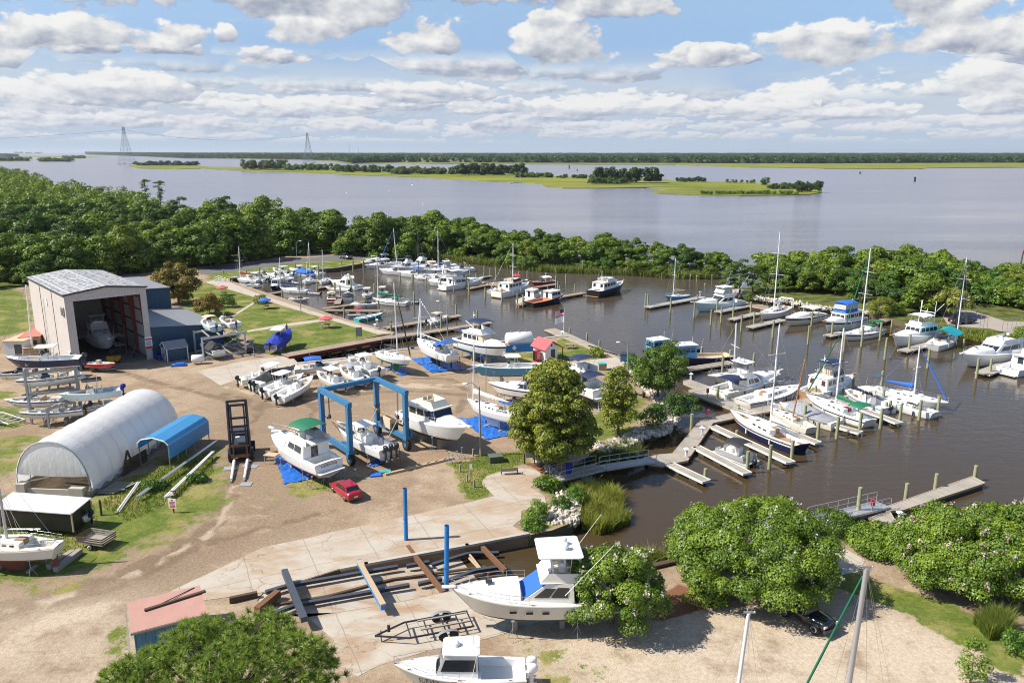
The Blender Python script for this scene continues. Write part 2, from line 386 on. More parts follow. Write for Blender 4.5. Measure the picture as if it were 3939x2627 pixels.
# ---- ground zones (what grows or lies where)
grass_zones=[(px(zB,[(95,575),(300,575),(560,715),(1180,890),(1700,1050),(1600,1085),(870,1240),(690,1230),(560,1170),(470,1050),(-60,900),(-200,620)]),.95,1.0),(px(zB,[(60,470),(900,385),(1560,340),(1562,393),(1300,438),(750,478),(310,535),(130,555)]),1.0,.6),(px(zA,[(-200,440),(120,440),(225,560),(245,770),(-200,860)]),1.0,1.5),(px(zI,[(-200,230),(150,260),(230,330),(100,470),(-200,430)]),.75,1.5),(px(zI,[(-200,110),(170,125),(120,185),(-200,200)]),.7,1.0),(px(zI,[(200,480),(420,430),(300,620),(120,900),(-200,900),(-200,480)]),.62,2.5),(px(zI,[(-200,980),(150,1050),(830,1080),(1180,900),(1500,640),(1880,600),(1930,850),(1900,1150),(1500,1360),(950,1600),(600,1760),(-200,1800)]),.80,2.6),(px(zI,[(780,1000),(1240,840),(1800,640),(1850,800),(1500,1120),(1000,1200),(700,1150)]),.85,2.0),(px(zS,[(90,195),(400,110),(740,82),(770,190),(540,250),(420,290),(365,350),(460,480),(250,540),(130,300)]),.9,.8),(px(zH,[(500,1340),(700,1290),(1000,1290),(1300,1270),(900,1440),(700,1470),(540,1420)]),.75,1.0),(px(zH,[(420,1250),(520,1320),(560,1500),(420,1600),(300,1560)]),.45,1.5),(px(zG,[(1180,450),(1420,440),(1640,322),(1960,470),(1960,490),(1700,505),(1500,530),(1200,500)]),.95,.5),(px(zQ,[(420,880),(700,700),(820,250),(700,180),(1000,180),(1060,330),(1260,500),(1180,650),(1120,880),(640,1010)]),.72,1.2),(px(zS,[(900,240),(1060,330),(1250,470),(1260,650),(1180,725),(800,838),(720,700),(740,620),(940,580),(930,480),(810,410)]),.7,.7),(px(zK,[(1980,1120),(2351,1030),(2351,1500),(2000,1500)]),.48,1.2),(px(zL,[(-60,850),(160,900),(330,1000),(260,1200),(-60,1200)]),.5,1.2),(px(zR,[(-40,570),(250,500),(520,590),(760,700),(1250,830),(1848,1180),(1848,1540),(1420,1300),(1060,1090),(690,900),(400,760),(0,650)]),.85,.5),(px(zJ,[(840,930),(960,930),(990,1100),(1000,1330),(840,1330),(740,1200)]),.6,.8),(px(zR,[(0,40),(600,60),(400,260),(0,260)]),.8,.8)]
wood_front=px(zA,[(-300,540),(60,445)])+px(zB,[(-420,470),(100,418),(420,388),(800,333),(1100,306),(1300,302),(1560,345)])+px(zC,[(770,222)])
woods=wood_front+bank_spit[1:]+tip+river_spit2[::-1]+river_spit[::-1]+river_left[::-1]+[(-1500,1300),(-1500,150)]
woods_r=land_r
track=[(px(zJ,[(900,560),(1500,330),(1650,150),(1400,-400),(2000,-900),(2351,-200),(2351,250),(1980,400),(1700,540),(1200,760),(600,900),(-100,900),(-100,760),(500,700)]),1.0,3.0),(px(zH,[(-200,300),(800,480),(1300,420),(1700,300),(2351,250),(2351,500),(1800,480),(1300,800),(300,1000),(-100,1500),(-400,1200)]),.7,3.5)]
pale=[(px(zL,[(-60,800),(250,820),(700,720),(1200,720),(1640,640),(2000,850),(2351,1057),(2351,1300),(-60,1300)]),1.0,2.0),(px(zJ,[(-100,900),(900,800),(1000,1000),(900,1424),(-100,1600)]),.55,3.0)]
mulch=[(px(zL,[(490,760),(560,620),(680,575),(860,640),(880,660)]),1.0,.4),(px(zS,[(760,200),(900,190),(1000,260),(930,300),(880,260)]),1.0,.3)]
rustd=[(px(zH,[(1200,1000),(2200,1000),(2200,1050),(1600,1240),(1250,1240)]),.8,1.0),(px(zG,[(960,1150),(1230,1120),(1330,1170),(1100,1210)]),.5,1.0)]
ruts=[(px(zJ,[(-200,1000),(300,860),(900,700),(1350,470),(1700,330),(2100,230),(2500,130)]),.8),(px(zJ,[(-200,880),(300,770),(850,610),(1300,400),(1620,190),(1720,-100),(1750,-420)]),.8),(px(zJ,[(-100,930),(320,800),(900,640),(1360,420),(1690,210),(1800,-80),(1850,-400),(2000,-760)]),.7),(px(zH,[(-100,420),(400,560),(900,520),(1350,420),(1800,400),(2351,440)]),.9),(px(zH,[(-200,250),(300,330),(800,560),(760,1000)]),.7),(px(zG,[(-300,620),(200,640),(700,660),(860,760),(780,930)]),.9),(px(zA,[(900,1080),(1200,1180),(1700,1300),(2100,1420)]),1.0)]
dusts=[(px(zJ,[(-200,940),(310,815),(880,660),(1340,440),(1660,250),(1760,-60)]),.6),(px(zH,[(-100,360),(500,500),(1000,450),(1500,350),(2200,380)]),.8),(px(zJ,[(0,1200),(400,950),(800,850)]),1.6),(px(zG,[(-100,700),(400,700),(850,700)]),.8)]
def land_mesh(name,poly,step_rules):
 pts=[]
 for(x0,x1,y0,y1,st)in step_rules:
  gx_,gy_=np.meshgrid(np.arange(x0,x1,st),np.arange(y0,y1,st))
  q=np.stack([gx_.ravel(),gy_.ravel()],1)+rng.uniform(-.25,.25,(gx_.size,2))*st
  q=q[inpoly(q,poly)];q=q[pdist(q,poly)>st*.35];pts.append(q)
 inner=np.concatenate(pts);nb=len(poly)
 vs=[Vector(p)for p in poly]+[Vector(p)for p in inner]
 r=geometry.delaunay_2d_cdt(vs,[(i,(i+1)%nb)for i in range(nb)],[list(range(nb))],1,1e-4)
 V2=np.array([tuple(p)for p in r[0]]);tri=[]
 for f in r[2]:
  a,b,c=V2[f[0]],V2[f[1]],V2[f[2]]
  ar=(b[0]-a[0])*(c[1]-a[1])-(b[1]-a[1])*(c[0]-a[0])
  tri.append(f if ar>0 else f[::-1])
 V3=[(p[0],p[1],0.0)for p in V2];o=len(V3)
 V3+=[(p[0],p[1],0.0)for p in poly]+[(p[0],p[1],-3.2)for p in poly]
 area=sum(poly[i][0]*poly[(i+1)%nb][1]-poly[(i+1)%nb][0]*poly[i][1]for i in range(nb))
 sk=[]
 for i in range(nb):
  j=(i+1)%nb;q=[o+i,o+nb+i,o+nb+j,o+j];sk.append(q if area>0 else q[::-1])
 me=bpy.data.meshes.new(name);me.from_pydata(V3,[],[list(t)for t in tri]+sk)
 me.materials.append(GROUND);me.materials.append(BANK)
 me.polygons.foreach_set('material_index',[0]*len(tri)+[1]*nb)
 Q=np.array([(p[0],p[1])for p in V3])
 def field(zs):
  out=np.zeros(len(Q))
  for pl,amt,soft in zs:out=np.maximum(out,amt*np.clip(sdf(Q,pl)/(soft*1.15)*.5+.62,0,1))
  return out
 wd=np.maximum(np.clip(sdf(Q,woods)/3+.5,0,1),np.clip(sdf(Q,woods_r)/3+.8,0,1))
 def lines(ls):
  out=np.zeros(len(Q))
  for pl,w_ in ls:out=np.maximum(out,np.exp(-(pdist(Q,pl,False)/w_)**2))
  return out
 for an,vals in(('rut',lines(ruts)),('dust',lines(dusts)),('grass',field(grass_zones)),('track',field(track)),('pale',field(pale)),('mulch',field(mulch)),('rustd',field(rustd)),('wood',wd)):
  a_=me.attributes.new(an,'FLOAT','POINT');a_.data.foreach_set('value',vals.astype(np.float32))
 ob=bpy.data.objects.new(name,me);link(ob);ob['kind']='structure'
 return ob
 # ground material
GROUND,n_,b_=newmat('ground_gravel_and_grass');o_=coord(n_)
big=noise(o_,.06,5,.6);med=noise(o_,.35,6,.62);fine=noise(o_,3.2,4,.7);grit=noise(o_,11,3,.7)
streak=noise(scaled(o_,(.22,.8,1)),.8,6,.65,.6)
wheel=noise(scaled(o_,(.1,.5,1)),1.0,5,.6,1.2)
grv=mixc(n_,sstep(big*.5+med*.5,.38,.62),(.285,.205,.135),(.415,.32,.225))
grv=mixc(n_,attr(n_,'track')*sstep(med*.5+big*.5,.36,.60)*.75,grv,(.20,.14,.092))
grv=mixc(n_,sstep(noise(scaled(o_,(.16,.3,1)),1.1,6,.65,1.2),.54,.7)*.5,grv,(.49,.39,.28))
grv=mixc(n_,sstep(attr(n_,'rut')+(med-.5)*1.1,.45,.85)*.75,grv,(.19,.13,.085));grv=mixc(n_,sstep(attr(n_,'dust')+(med-.5)*1.2,.45,.9)*.7,grv,(.52,.42,.31))
peb=n_.nodes.new('ShaderNodeTexVoronoi');peb.inputs['Scale'].default_value=1.6;n_.links.new(o_.s,peb.inputs['Vector'])
grv=mixc(n_,mth(n_,'LESS_THAN',X(n_,peb.outputs['Distance']),.13)*sstep(noise(o_,.5,3,.6),.5,.6)*.7,grv,(.16,.12,.085))
grv=mixc(n_,attr(n_,'pale')*sstep(med,.25,.55)*.85,grv,(.55,.46,.35))
grv=mixc(n_,attr(n_,'rustd')*sstep(med,.35,.6),grv,(.27,.17,.11))
grv=mixc(n_,sstep(noise(o_,.9,6,.7),.62,.74)*.6,grv,(.20,.16,.12))
grv=mixc(n_,1.0,grv,mixc(n_,sstep(fine*.5+grit*.5,.3,.7),(.66,.66,.66),(1.18,1.18,1.18)),'MULTIPLY')
grs=mixc(n_,sstep(med*.55+noise(o_,1.5,5,.7)*.45,.38,.64),(.080,.130,.020),(.185,.205,.046))
grs=mixc(n_,sstep(noise(o_,.17,6,.65),.48,.64)*.85,grs,(.31,.26,.10))
grs=mixc(n_,1.0,grs,mixc(n_,sstep(fine*.4+grit*.6,.3,.7),(.6,.6,.6),(1.25,1.25,1.2)),'MULTIPLY')
ga=attr(n_,'grass')
gm=sstep(ga+(med-.5)*1.7+(fine-.5)*.7,.40,.60)
c_=mixc(n_,gm,grv,grs)
c_=mixc(n_,sstep(attr(n_,'mulch')+(med-.5)*.3,.4,.6),c_,mixc(n_,fine,(.13,.055,.03),(.26,.13,.08)))
c_=mixc(n_,sstep(attr(n_,'wood')+(med-.5)*.2-ga,.3,.7),c_,mixc(n_,sstep(med,.35,.62),(.05,.055,.018),(.13,.15,.035)))
n_.links.new(c_.s,b_.inputs['Base Color']);b_.inputs['Roughness'].default_value=.95;b_.inputs['Specular IOR Level'].default_value=.15
bp=n_.nodes.new('ShaderNodeBump');bp.inputs['Strength'].default_value=.75;bp.inputs['Distance'].default_value=.12
n_.links.new((fine*.6+grit*.45+med*.5).s,bp.inputs['Height']);n_.links.new(bp.outputs[0],b_.inputs['Normal'])
BANK=mat('muddy_bank',(.11,.095,.05),.9,var=.3,scale=1.5,bump=.6,bscale=3)
land_mesh('ground',land,[(-75,75,20,150,1.15),(-130,-75,20,150,2.2),(75,130,20,80,3),(-170,80,150,290,3.2),(-300,-170,20,400,12),(-170,80,290,400,12),(-1500,-300,20,1300,60),(-300,0,400,900,40)])
land_mesh('ground_right_bank',land_r,[(35,130,120,235,1.6),(130,260,120,235,5)])
# water
WATER,n_,b_=newmat('brown_estuary_water');o_=coord(n_);wx,wy,wz_=sep(o_)
mudv=noise(o_,.012,4,.55)
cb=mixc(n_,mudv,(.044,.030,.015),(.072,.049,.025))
cb=mixc(n_,sstep(wy,150.0,420.0),cb,(.175,.165,.195))  # sky reflection on the far river painted into its base colour as lavender grey
n_.links.new(cb.s,b_.inputs['Base Color']);b_.inputs['IOR'].default_value=1.333
calm=sstep(noise(scaled(o_,(.35,1.2,1)),.012,4,.6),.36,.64)
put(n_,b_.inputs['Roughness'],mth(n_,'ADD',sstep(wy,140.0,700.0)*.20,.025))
rp=noise(scaled(o_,(1,1.7,1)),1.7,3,.6,.3);rp2=noise(scaled(o_,(.8,1.5,1)),.55,3,.55,.4)
hgt=rp*(calm*.06+.025)+rp2*(calm*.15+.05)
bp=n_.nodes.new('ShaderNodeBump');bp.inputs['Strength'].default_value=1.0;bp.inputs['Distance'].default_value=1.0
put(n_,bp.inputs['Strength'],sstep(wy,120.0,330.0,.28,.95))
n_.links.new(hgt.s,bp.inputs['Height']);n_.links.new(bp.outputs[0],b_.inputs['Normal'])
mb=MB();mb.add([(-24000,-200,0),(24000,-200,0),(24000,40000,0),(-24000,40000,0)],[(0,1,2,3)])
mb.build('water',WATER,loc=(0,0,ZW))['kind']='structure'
# concrete
CONCS,n_,b_=newmat('cracked_concrete_slab');o_=coord(n_)
md=noise(o_,.5,6,.65);bg_=noise(o_,.12,5,.6)
cc=mixc(n_,md,(.36,.32,.26),(.50,.45,.38))
cc=mixc(n_,sstep(noise(scaled(o_,(.5,1,1)),.32,6,.65,.8),.40,.66)*attr(n_,'stain','Fac')*.8,cc,(.32,.19,.095))
cc=mixc(n_,sstep(noise(o_,1.1,6,.7),.57,.72)*.6,cc,(.24,.18,.13));cc=mixc(n_,sstep(noise(o_,2.6,5,.75),.66,.74)*.7,cc,(.12,.09,.07))
vo=n_.nodes.new('ShaderNodeTexVoronoi');vo.feature='DISTANCE_TO_EDGE';vo.inputs['Scale'].default_value=.22
wob=n_.nodes.new('ShaderNodeVectorMath');wob.operation='ADD';nz=n_.nodes.new('ShaderNodeTexNoise');nz.inputs['Scale'].default_value=.7;nz.inputs['Detail'].default_value=5
n_.links.new(o_.s,nz.inputs['Vector']);sc_=n_.nodes.new('ShaderNodeVectorMath');sc_.operation='SCALE';sc_.inputs['Scale'].default_value=2.0
n_.links.new(nz.outputs['Color'],sc_.inputs[0]);n_.links.new(o_.s,wob.inputs[0]);n_.links.new(sc_.outputs[0],wob.inputs[1]);n_.links.new(wob.outputs[0],vo.inputs['Vector'])
jx,jy,jz=sep(o_);ju=(jx*.905+jy*.425)*.19;jv=(jy*.905-jx*.425)*.26
jt=mth(n_,'MAXIMUM',mth(n_,'LESS_THAN',mth(n_,'FRACT',ju+noise(o_,.5,2,.5)*.06),.014),mth(n_,'LESS_THAN',mth(n_,'FRACT',jv+noise(o_,.4,2,.5)*.06),.018))
cc=mixc(n_,jt*.6,cc,(.20,.15,.10))
cr=mth(n_,'LESS_THAN',X(n_,vo.outputs['Distance']),.0055)
cc=mixc(n_,cr*.6*sstep(bg_,.42,.55),cc,(.16,.12,.08))
n_.links.new(cc.s,b_.inputs['Base Color']);b_.inputs['Roughness'].default_value=.9
bp=n_.nodes.new('ShaderNodeBump');bp.inputs['Strength'].default_value=.35;bp.inputs['Distance'].default_value=.04
n_.links.new((md-cr).s,bp.inputs['Height']);n_.links.new(bp.outputs[0],b_.inputs['Normal'])
ASPH=mat('worn_asphalt',(.13,.12,.125),.9,var=.2,scale=.5,bump=.3,dirt=.35,dirtcol=(.26,.22,.19))
def slab(name,pts,z1=.03,z0=-.25,m=None,stain=0.0):
 mb=MB();mb.prism([tuple(p)for p in pts],z0,z1);o=mb.build(name,m or CONCS);o['kind']='structure'
 a_=o.data.attributes.new('stain','FLOAT','POINT');a_.data.foreach_set('value',np.full(len(o.data.vertices),stain,np.float32))
 return o
up_edge=px(zJ,[(1130,800),(1290,730),(1740,520),(1980,402),(2351,325)])+px(zK,[(530,290),(1000,190),(1480,85),(1770,15)])+px(zS,[(362,380),(370,340),(410,310),(540,272),(690,238),(790,240),(880,270),(915,320),(830,388),(800,412),(928,490),(940,548),(860,590),(720,622),(716,700),(640,760),(770,832)])
slab('concrete_apron',up_edge+px(zK,[(1560,381),(800,521),(620,556),(330,646),(10,742)])+px(zJ,[(1550,800),(1180,830)]),.03,stain=.75)
slab('concrete_lower_apron',px(zK,[(365,930),(952,836),(1350,752),(1800,668),(1900,700),(2250,860),(2050,990),(1700,1090),(1300,1170),(900,1290),(740,1370),(500,1300),(560,1100)]),.02,stain=1.0)
slab('concrete_pad',px(zB,[(25,1392),(500,1292),(880,1250),(960,1322),(1420,1278),(1440,1300),(960,1345),(700,1370),(480,1440),(240,1527)]),.02,stain=.25)
slab('quay_walkway',px(zB,[(100,572),(175,548),(300,566),(600,684),(1050,812),(1385,928),(1838,1046),(1700,1052)]),.05,stain=.2)
slab('footpath',px(zB,[(330,888),(545,750),(562,762),(352,893)]),.03,stain=.1)
slab('footpath',px(zB,[(480,1018),(800,960),(1170,912),(1240,925),(800,985),(490,1034)]),.03,stain=.1)
slab('kiosk_slab',px(zG,[(1690,522),(1960,490),(2110,481),(2225,518),(2160,545),(2050,578),(1900,590),(1800,570)]),.03,stain=.2)
slab('parking_path',px(zL,[(1400,402),(1470,398),(1570,452),(1540,512),(1470,520),(1415,540)]),.03)
slab('road',px(zB,[(20,475),(150,420),(420,402),(800,362),(1250,325),(1330,312),(1560,318),(1560,362),(1100,376),(780,412),(400,462),(60,500)]),.02,m=ASPH)
GRVL=mat('grey_brown_gravel',(.33,.28,.24),.95,var=.2,scale=.8,bump=.4)
slab('parking_lot',px(zF,[(1250,660),(1380,645),(1560,640),(1900,745),(2400,770),(2400,930),(1990,880),(1750,822),(1330,792)]),.02,m=GRVL)
# marine railway trench floor
tu=px(zK,[(2012,300),(1560,385),(800,525),(20,745)]);tl=px(zK,[(2200,590),(1800,660),(950,830),(0,905)])
mb=MB();zz=(-2.1,-1.25,-.55,-.06)
for i in range(3):
 mb.add([(*tu[i],zz[i]),(*tl[i],zz[i]),(*tl[i+1],zz[i+1]),(*tu[i+1],zz[i+1])],[(0,1,2,3)])
mb.add([(*tu[3],-.06),(*tl[3],-.06),(*px(zK,[(-40,800)])[0],-.06)],[(0,1,2)])
o=mb.build('slipway_floor',CONCS);o['kind']='structure'
for p in o.data.polygons:
 if p.normal.z<0:p.flip()
a_=o.data.attributes.new('stain','FLOAT','POINT');a_.data.foreach_set('value',np.full(len(o.data.vertices),1.3,np.float32))
def trench_z(p):
 q=np.array([[p[0],p[1]]]);best=None
 a=np.array(tu[3]);b=np.array(tu[0]);t=np.clip(((q[0]-a)@(b-a))/((b-a)@(b-a)),0,1)
 return float(np.interp(t,(0,.39,.77,1),zz[::-1]))
 # bulkhead caps along the basin
def capwall(name,pts,w=.45,z0=-2.5,z1=.12,m=None,label=None,cat='seawall',m2=None):
 mb=MB()
 for a,b in zip(pts[:-1],pts[1:]):
  d=Vector((b[0]-a[0],b[1]-a[1],0));n=Vector((-d.y,d.x,0)).normalized()*w/2;e=d.normalized()*w*.45
  A_,B_=Vector((*a,0))-e,Vector((*b,0))+e
  mb.prism([xy(A_+n),xy(B_+n),xy(B_-n),xy(A_-n)],z1-.22,z1,0)
  n2=n*.55;mb.prism([xy(A_+n2),xy(B_+n2),xy(B_-n2),xy(A_-n2)],z0,z1-.225,1)
 o=mb.build(name,[m or CONC,m2 or WOODD]);return tag(o,label,cat)
capwall('seawall',seawall,.5,m=WOODG,label='brown timber seawall along the far edge of the basin below the road')
capwall('seawall',basin[8:12]+basin[12:16],.7,m=CONC,label='concrete capped bulkhead beside the travel lift slip and hauled out boats')
capwall('seawall',basin[16:18],.5,m=CONC,label='bulkhead edge by the gas dock and kiosk lawn')
capwall('seawall',near_bank[1:3],.5,z1=.35,m=WOODD,label='dark heavy timber retaining wall between the crape myrtles at the water')
capwall('slipway_curb',trench_up[:4],.35,z0=-2.4,z1=.10,m=CONC,label='stained concrete curb along the upper side of the marine railway',cat='curb',m2=mat('stained_brown_concrete',(.25,.17,.105),.9,var=.3,scale=1.2,bump=.4,dirt=.4))
# ---------------------------------------------------------------- far shore and marsh islands
MARSH,n_,b_=newmat('marsh_grass');o_=coord(n_)
f1=noise(scaled(o_,(.4,1,1)),.02,6,.65);f2=noise(o_,.25,4,.6)
c_=mixc(n_,sstep(f1*.75+f2*.25,.38,.6),(.10,.125,.018),(.235,.25,.035));c_=mixc(n_,sstep(noise(scaled(o_,(.3,1,1)),.011,4,.5),.5,.66)*.7,c_,(.18,.17,.06))
n_.links.new(c_.s,b_.inputs['Base Color']);b_.inputs['Roughness'].default_value=.95;b_.inputs['Specular IOR Level'].default_value=.1
def marsh(name,pts,z1=-.5):
 mb=MB();mb.prism(pts,-2,z1);o=mb.build(name,MARSH);o['kind']='structure';return o
marsh('marsh_island',px(zT,[(885,344),(970,360),(1220,366),(1400,361),(1600,374),(1800,381),(2100,389),(2351,402)],ZW)+px(zU,[(200,322),(400,326),(700,340),(1000,356),(1180,368),(1280,368),(1415,377),(1440,395),(1560,408),(1800,409),(2150,405),(2275,412),(2280,424),(2175,430),(2230,446)],ZW)+px(zV,[(60,440),(200,443),(430,447),(700,444),(900,440),(985,425),(985,414),(900,402),(820,372),(350,356),(0,350)],ZW)+px(zU,[(2250,345),(1760,338),(1480,322),(1250,308),(900,290),(300,282)],ZW)+px(zT,[(2351,360),(1680,352),(1450,350),(1380,341),(950,334)],ZW))
marsh('far_shore',px(zT,[(600,264),(1000,276),(1300,288),(1720,293),(2100,300),(2351,312)],ZW)+px(zU,[(100,236),(420,232),(640,240),(900,236),(1200,240),(1700,243),(2351,245)],ZW)+px(zV,[(200,246),(500,256),(800,258),(1000,264),(1640,266),(1700,260),(2351,256),(3500,256)],ZW)+[(9000,9000),(-6000,14000)],-.2)
for i,(pp,)in enumerate([([(265,308),(300,302),(420,302),(500,310),(420,316),(300,314)],),([(-60,306),(60,300),(190,302),(210,308),(60,311),(-60,312)],),([(430,288),(520,284),(590,288),(570,293),(460,292)],),([(-60,276),(200,272),(520,274),(770,281),(520,283),(200,279),(-60,281)],),([(20,257),(200,255),(300,256),(260,260),(60,261)],)]):
 marsh('marsh_islet',px(zT,pp,ZW),-.6)
 # ================================================================== VEGETATION
def leafmat(name,dark,light,warm=(.20,.19,.03),warmth=.25,trans=.2,rnd=1):
 m=bpy.data.materials.new(name);m.use_nodes=True;n_=m.node_tree;n_.nodes.clear()
 t=attr(n_,'tone');r=objrand(n_)
 c=mixc(n_,t,dark,light);c=mixc(n_,sstep(r,.35,1.0)*warmth,c,warm)
 if rnd:c=mixc(n_,1.0,c,mixc(n_,mth(n_,'FRACT',r*7.3),(.55,.66,.70),(1.3,1.2,.95)),'MULTIPLY')
 d=n_.nodes.new('ShaderNodeBsdfDiffuse');tr=n_.nodes.new('ShaderNodeBsdfTranslucent');gl=n_.nodes.new('ShaderNodeBsdfGlossy')
 gl.inputs['Roughness'].default_value=.45;gl.inputs['Color'].default_value=(.55,.6,.6,1)
 n_.links.new(c.s,d.inputs[0]);n_.links.new(mixc(n_,.5,c,(.16,.22,.02)).s,tr.inputs[0])
 s1=n_.nodes.new('ShaderNodeMixShader');s1.inputs[0].default_value=trans
 n_.links.new(d.outputs[0],s1.inputs[1]);n_.links.new(tr.outputs[0],s1.inputs[2])
 s2=n_.nodes.new('ShaderNodeMixShader');s2.inputs[0].default_value=.04
 n_.links.new(s1.outputs[0],s2.inputs[1]);n_.links.new(gl.outputs[0],s2.inputs[2])
 ou=n_.nodes.new('ShaderNodeOutputMaterial');n_.links.new(s2.outputs[0],ou.inputs[0]);return m
LEAF=leafmat('broadleaf_foliage',(.036,.095,.012),(.21,.30,.032))
LEAFD=leafmat('dark_foliage',(.022,.066,.012),(.125,.21,.028),warmth=.1)
PINEF=leafmat('pine_foliage',(.030,.072,.014),(.13,.20,.036),warmth=.12)
CYPF=leafmat('bald_cypress_foliage',(.065,.11,.013),(.33,.335,.042),(.26,.20,.03),0,.2,0)
BRNF=leafmat('rusty_cypress_foliage',(.08,.08,.016),(.26,.21,.045),(.26,.16,.04),.3)
MYRT=leafmat('crape_myrtle_foliage',(.045,.11,.012),(.25,.345,.035),(.24,.24,.03),0,.22,0)
LIME=leafmat('lime_shrub_foliage',(.045,.12,.014),(.16,.28,.035),warmth=.1)
PINKF=leafmat('pink_blossom',(.50,.30,.36),(.78,.62,.66),(.75,.7,.6),0,.2)
CRMF=leafmat('cream_blossom',(.62,.55,.45),(.80,.76,.66),(.75,.7,.6),0,.2)
REDF=leafmat('red_blossom',(.42,.05,.10),(.60,.14,.20),(.5,.1,.1),0,.2)
NEED=leafmat('long_pine_needles',(.08,.16,.022),(.44,.55,.10),(.25,.25,.05),0,.42,0)
REED=leafmat('marsh_reed',(.08,.13,.018),(.26,.30,.05),(.3,.26,.06),.2,.25)
FARF=leafmat('far_wood_foliage',(.024,.055,.016),(.085,.125,.030),warmth=.1)
BARK=mat('tree_bark',(.10,.075,.055),.95,var=.3,scale=3,bump=.8,bscale=8)
def unit(v):return v/(np.linalg.norm(v,axis=1,keepdims=True)+1e-9)
def cards(pos,nrm,size,aspect=.75,rg=rng):
 n=len(pos);a=unit(np.cross(nrm,rg.normal(size=(n,3))));b=np.cross(nrm,a)
 s=(size*rg.uniform(.55,1.35,n))[:,None];a=a*s*.5;b=b*s*.5*aspect
 V=np.stack([pos-a*.9-b*.5,pos+a*.1-b,pos+a,pos-a*.1+b],1).reshape(-1,3)
 return V,np.arange(4*n).reshape(n,4)
def clumpcrown(clumps,n_per,size,rg=rng,squash=.75,flat=.35):
 """clumps: (x,y,z,r) -> leaf cards on and in every clump"""
 P_,N_,T_=[],[],[]
 for(x,y,z,r)in clumps:
  k=max(6,int(n_per*r*r));d=unit(rg.normal(size=(k,3)));d[:,2]=np.where(d[:,2]<-.35,-d[:,2],d[:,2])
  rad=r*rg.uniform(.72,1.08,k)[:,None]*(1+.16*np.sin(d[:,:1]*5+z)*np.cos(d[:,1:2]*4+x))
  P_.append(np.array([x,y,z])+d*rad*np.array([1,1,squash]));N_.append(unit(d+rg.normal(size=(k,3))*.34+np.array([0,0,flat*.5])))
  T_.append(np.clip(rg.uniform(0,1)*.45+rg.uniform(0,.6,k),0,1))
 pos,nrm,tone=np.concatenate(P_),np.concatenate(N_),np.concatenate(T_)
 V,Fc=cards(pos,nrm,size,rg=rg);return V,Fc,tone
def crown_clumps(h,r,z0,n,rr,rg,shape='round'):
 out=[]
 lobes=[(unit(rg.normal(size=(1,3)))[0]*np.array([.62,.62,.5]),rg.uniform(.28,.5))for _ in range(6)]
 while len(out)<n:
  d=unit(rg.normal(size=(1,3)))[0]
  if shape=='lobes' and rg.uniform()<.62:lb_=lobes[rg.integers(0,6)];q=lb_[0]+d*lb_[1]*rg.uniform(.5,1);zc=z0+(h-z0)*(.52+.5*q[2]);k=1.15
  elif shape in('round','lobes'):q=d*rg.uniform(.45,1)**.6;zc=z0+(h-z0)*(.5+.5*q[2]);k=1.0
  elif shape=='cone':t=rg.uniform(0,1)**1.15;zc=z0+(h-z0)*t;k=(1-t)**.34*min(1,.6+2*t)*rg.uniform(.15,1)**.5;an=rg.uniform(0,6.283);q=(math.cos(an),math.sin(an),0)
  elif shape=='flat':zc=z0+(h-z0)*rg.uniform(.55,1)**1.0;q=d*rg.uniform(.3,1);k=1.0
  elif shape=='dome':q=d*rg.uniform(.55,1)**.5;q[2]=abs(q[2])**.8 if rg.uniform()<.8 else q[2]*.35;zc=z0+(h-z0)*(.22+.78*max(0,q[2]));k=1.0
  out.append((q[0]*r*k,q[1]*r*k,zc-rr*.3,rr*rg.uniform(.5,1.35)))
 return out
def trunk_mb(h,r,branches,rg,lean=.03):
 mb=MB();pts=[Vector((rg.normal()*lean*h*t,rg.normal()*lean*h*t,h*t))for t in(0,.25,.5,.75,1)]
 for i in range(4):mb.tube(pts[i],pts[i+1],r*(1-.22*i),r*(1-.22*(i+1)),7,cap=False)
 for c in branches:
  t=min(.95,max(.2,c[2]/h*rg.uniform(.55,.85)));i=min(3,int(t*4));s_=pts[i].lerp(pts[i+1],t*4-i)
  mb.tube(s_,(c[0]*.9,c[1]*.9,c[2]),r*.35,r*.1,5,cap=False)
 return mb
def tree_proto(kind,h,r,z0,nclump,rr,nper,size,lm,shape,seed,tr=.22,squash=.75,nb=7,flat=.35):
 rg=np.random.default_rng(seed);cl=crown_clumps(h,r,z0,nclump,rr,rg,shape)
 V,Fc,tone=clumpcrown(cl,nper,size,rg,squash,flat)
 root=bpy.data.objects.new(kind,None);COL.objects.link(root);root.empty_display_size=.3
 npmesh('crown',V,Fc,lm,root,fattr={'tone':tone})
 trunk_mb(h*.82,tr,cl[:nb],rg).build('trunk',BARK,root)
 return root
BROAD=[tree_proto('broadleaf_tree',10,4.4,.8,34,1.45,110,.50,LEAF,'lobes',100+i)for i in range(4)]+[tree_proto('broadleaf_tree',10,4.2,.8,36,1.35,120,.46,LEAFD,'lobes',110+i)for i in range(3)]+[tree_proto('broadleaf_tree',10,3.4,.6,26,1.6,92,.50,LEAF,'dome',120+i)for i in range(2)]
PINES=[tree_proto('pine_tree',12,3.6,3.0,24,1.4,105,.42,PINEF,'round',130+i,.25,.6)for i in range(3)]
SHRUB=[tree_proto('shrub',3.4,2.3,.1,18,1.0,200,.30,lm_,'dome',140+i,.1,.8,4)for i,lm_ in enumerate((LEAF,LEAFD,LIME))]
VINE=[tree_proto('vine_covered_tree',10,2.2,.3,24,1.4,100,.46,LEAF,'round',150+i,.2,1.1)for i in range(2)]
used_proto=set()
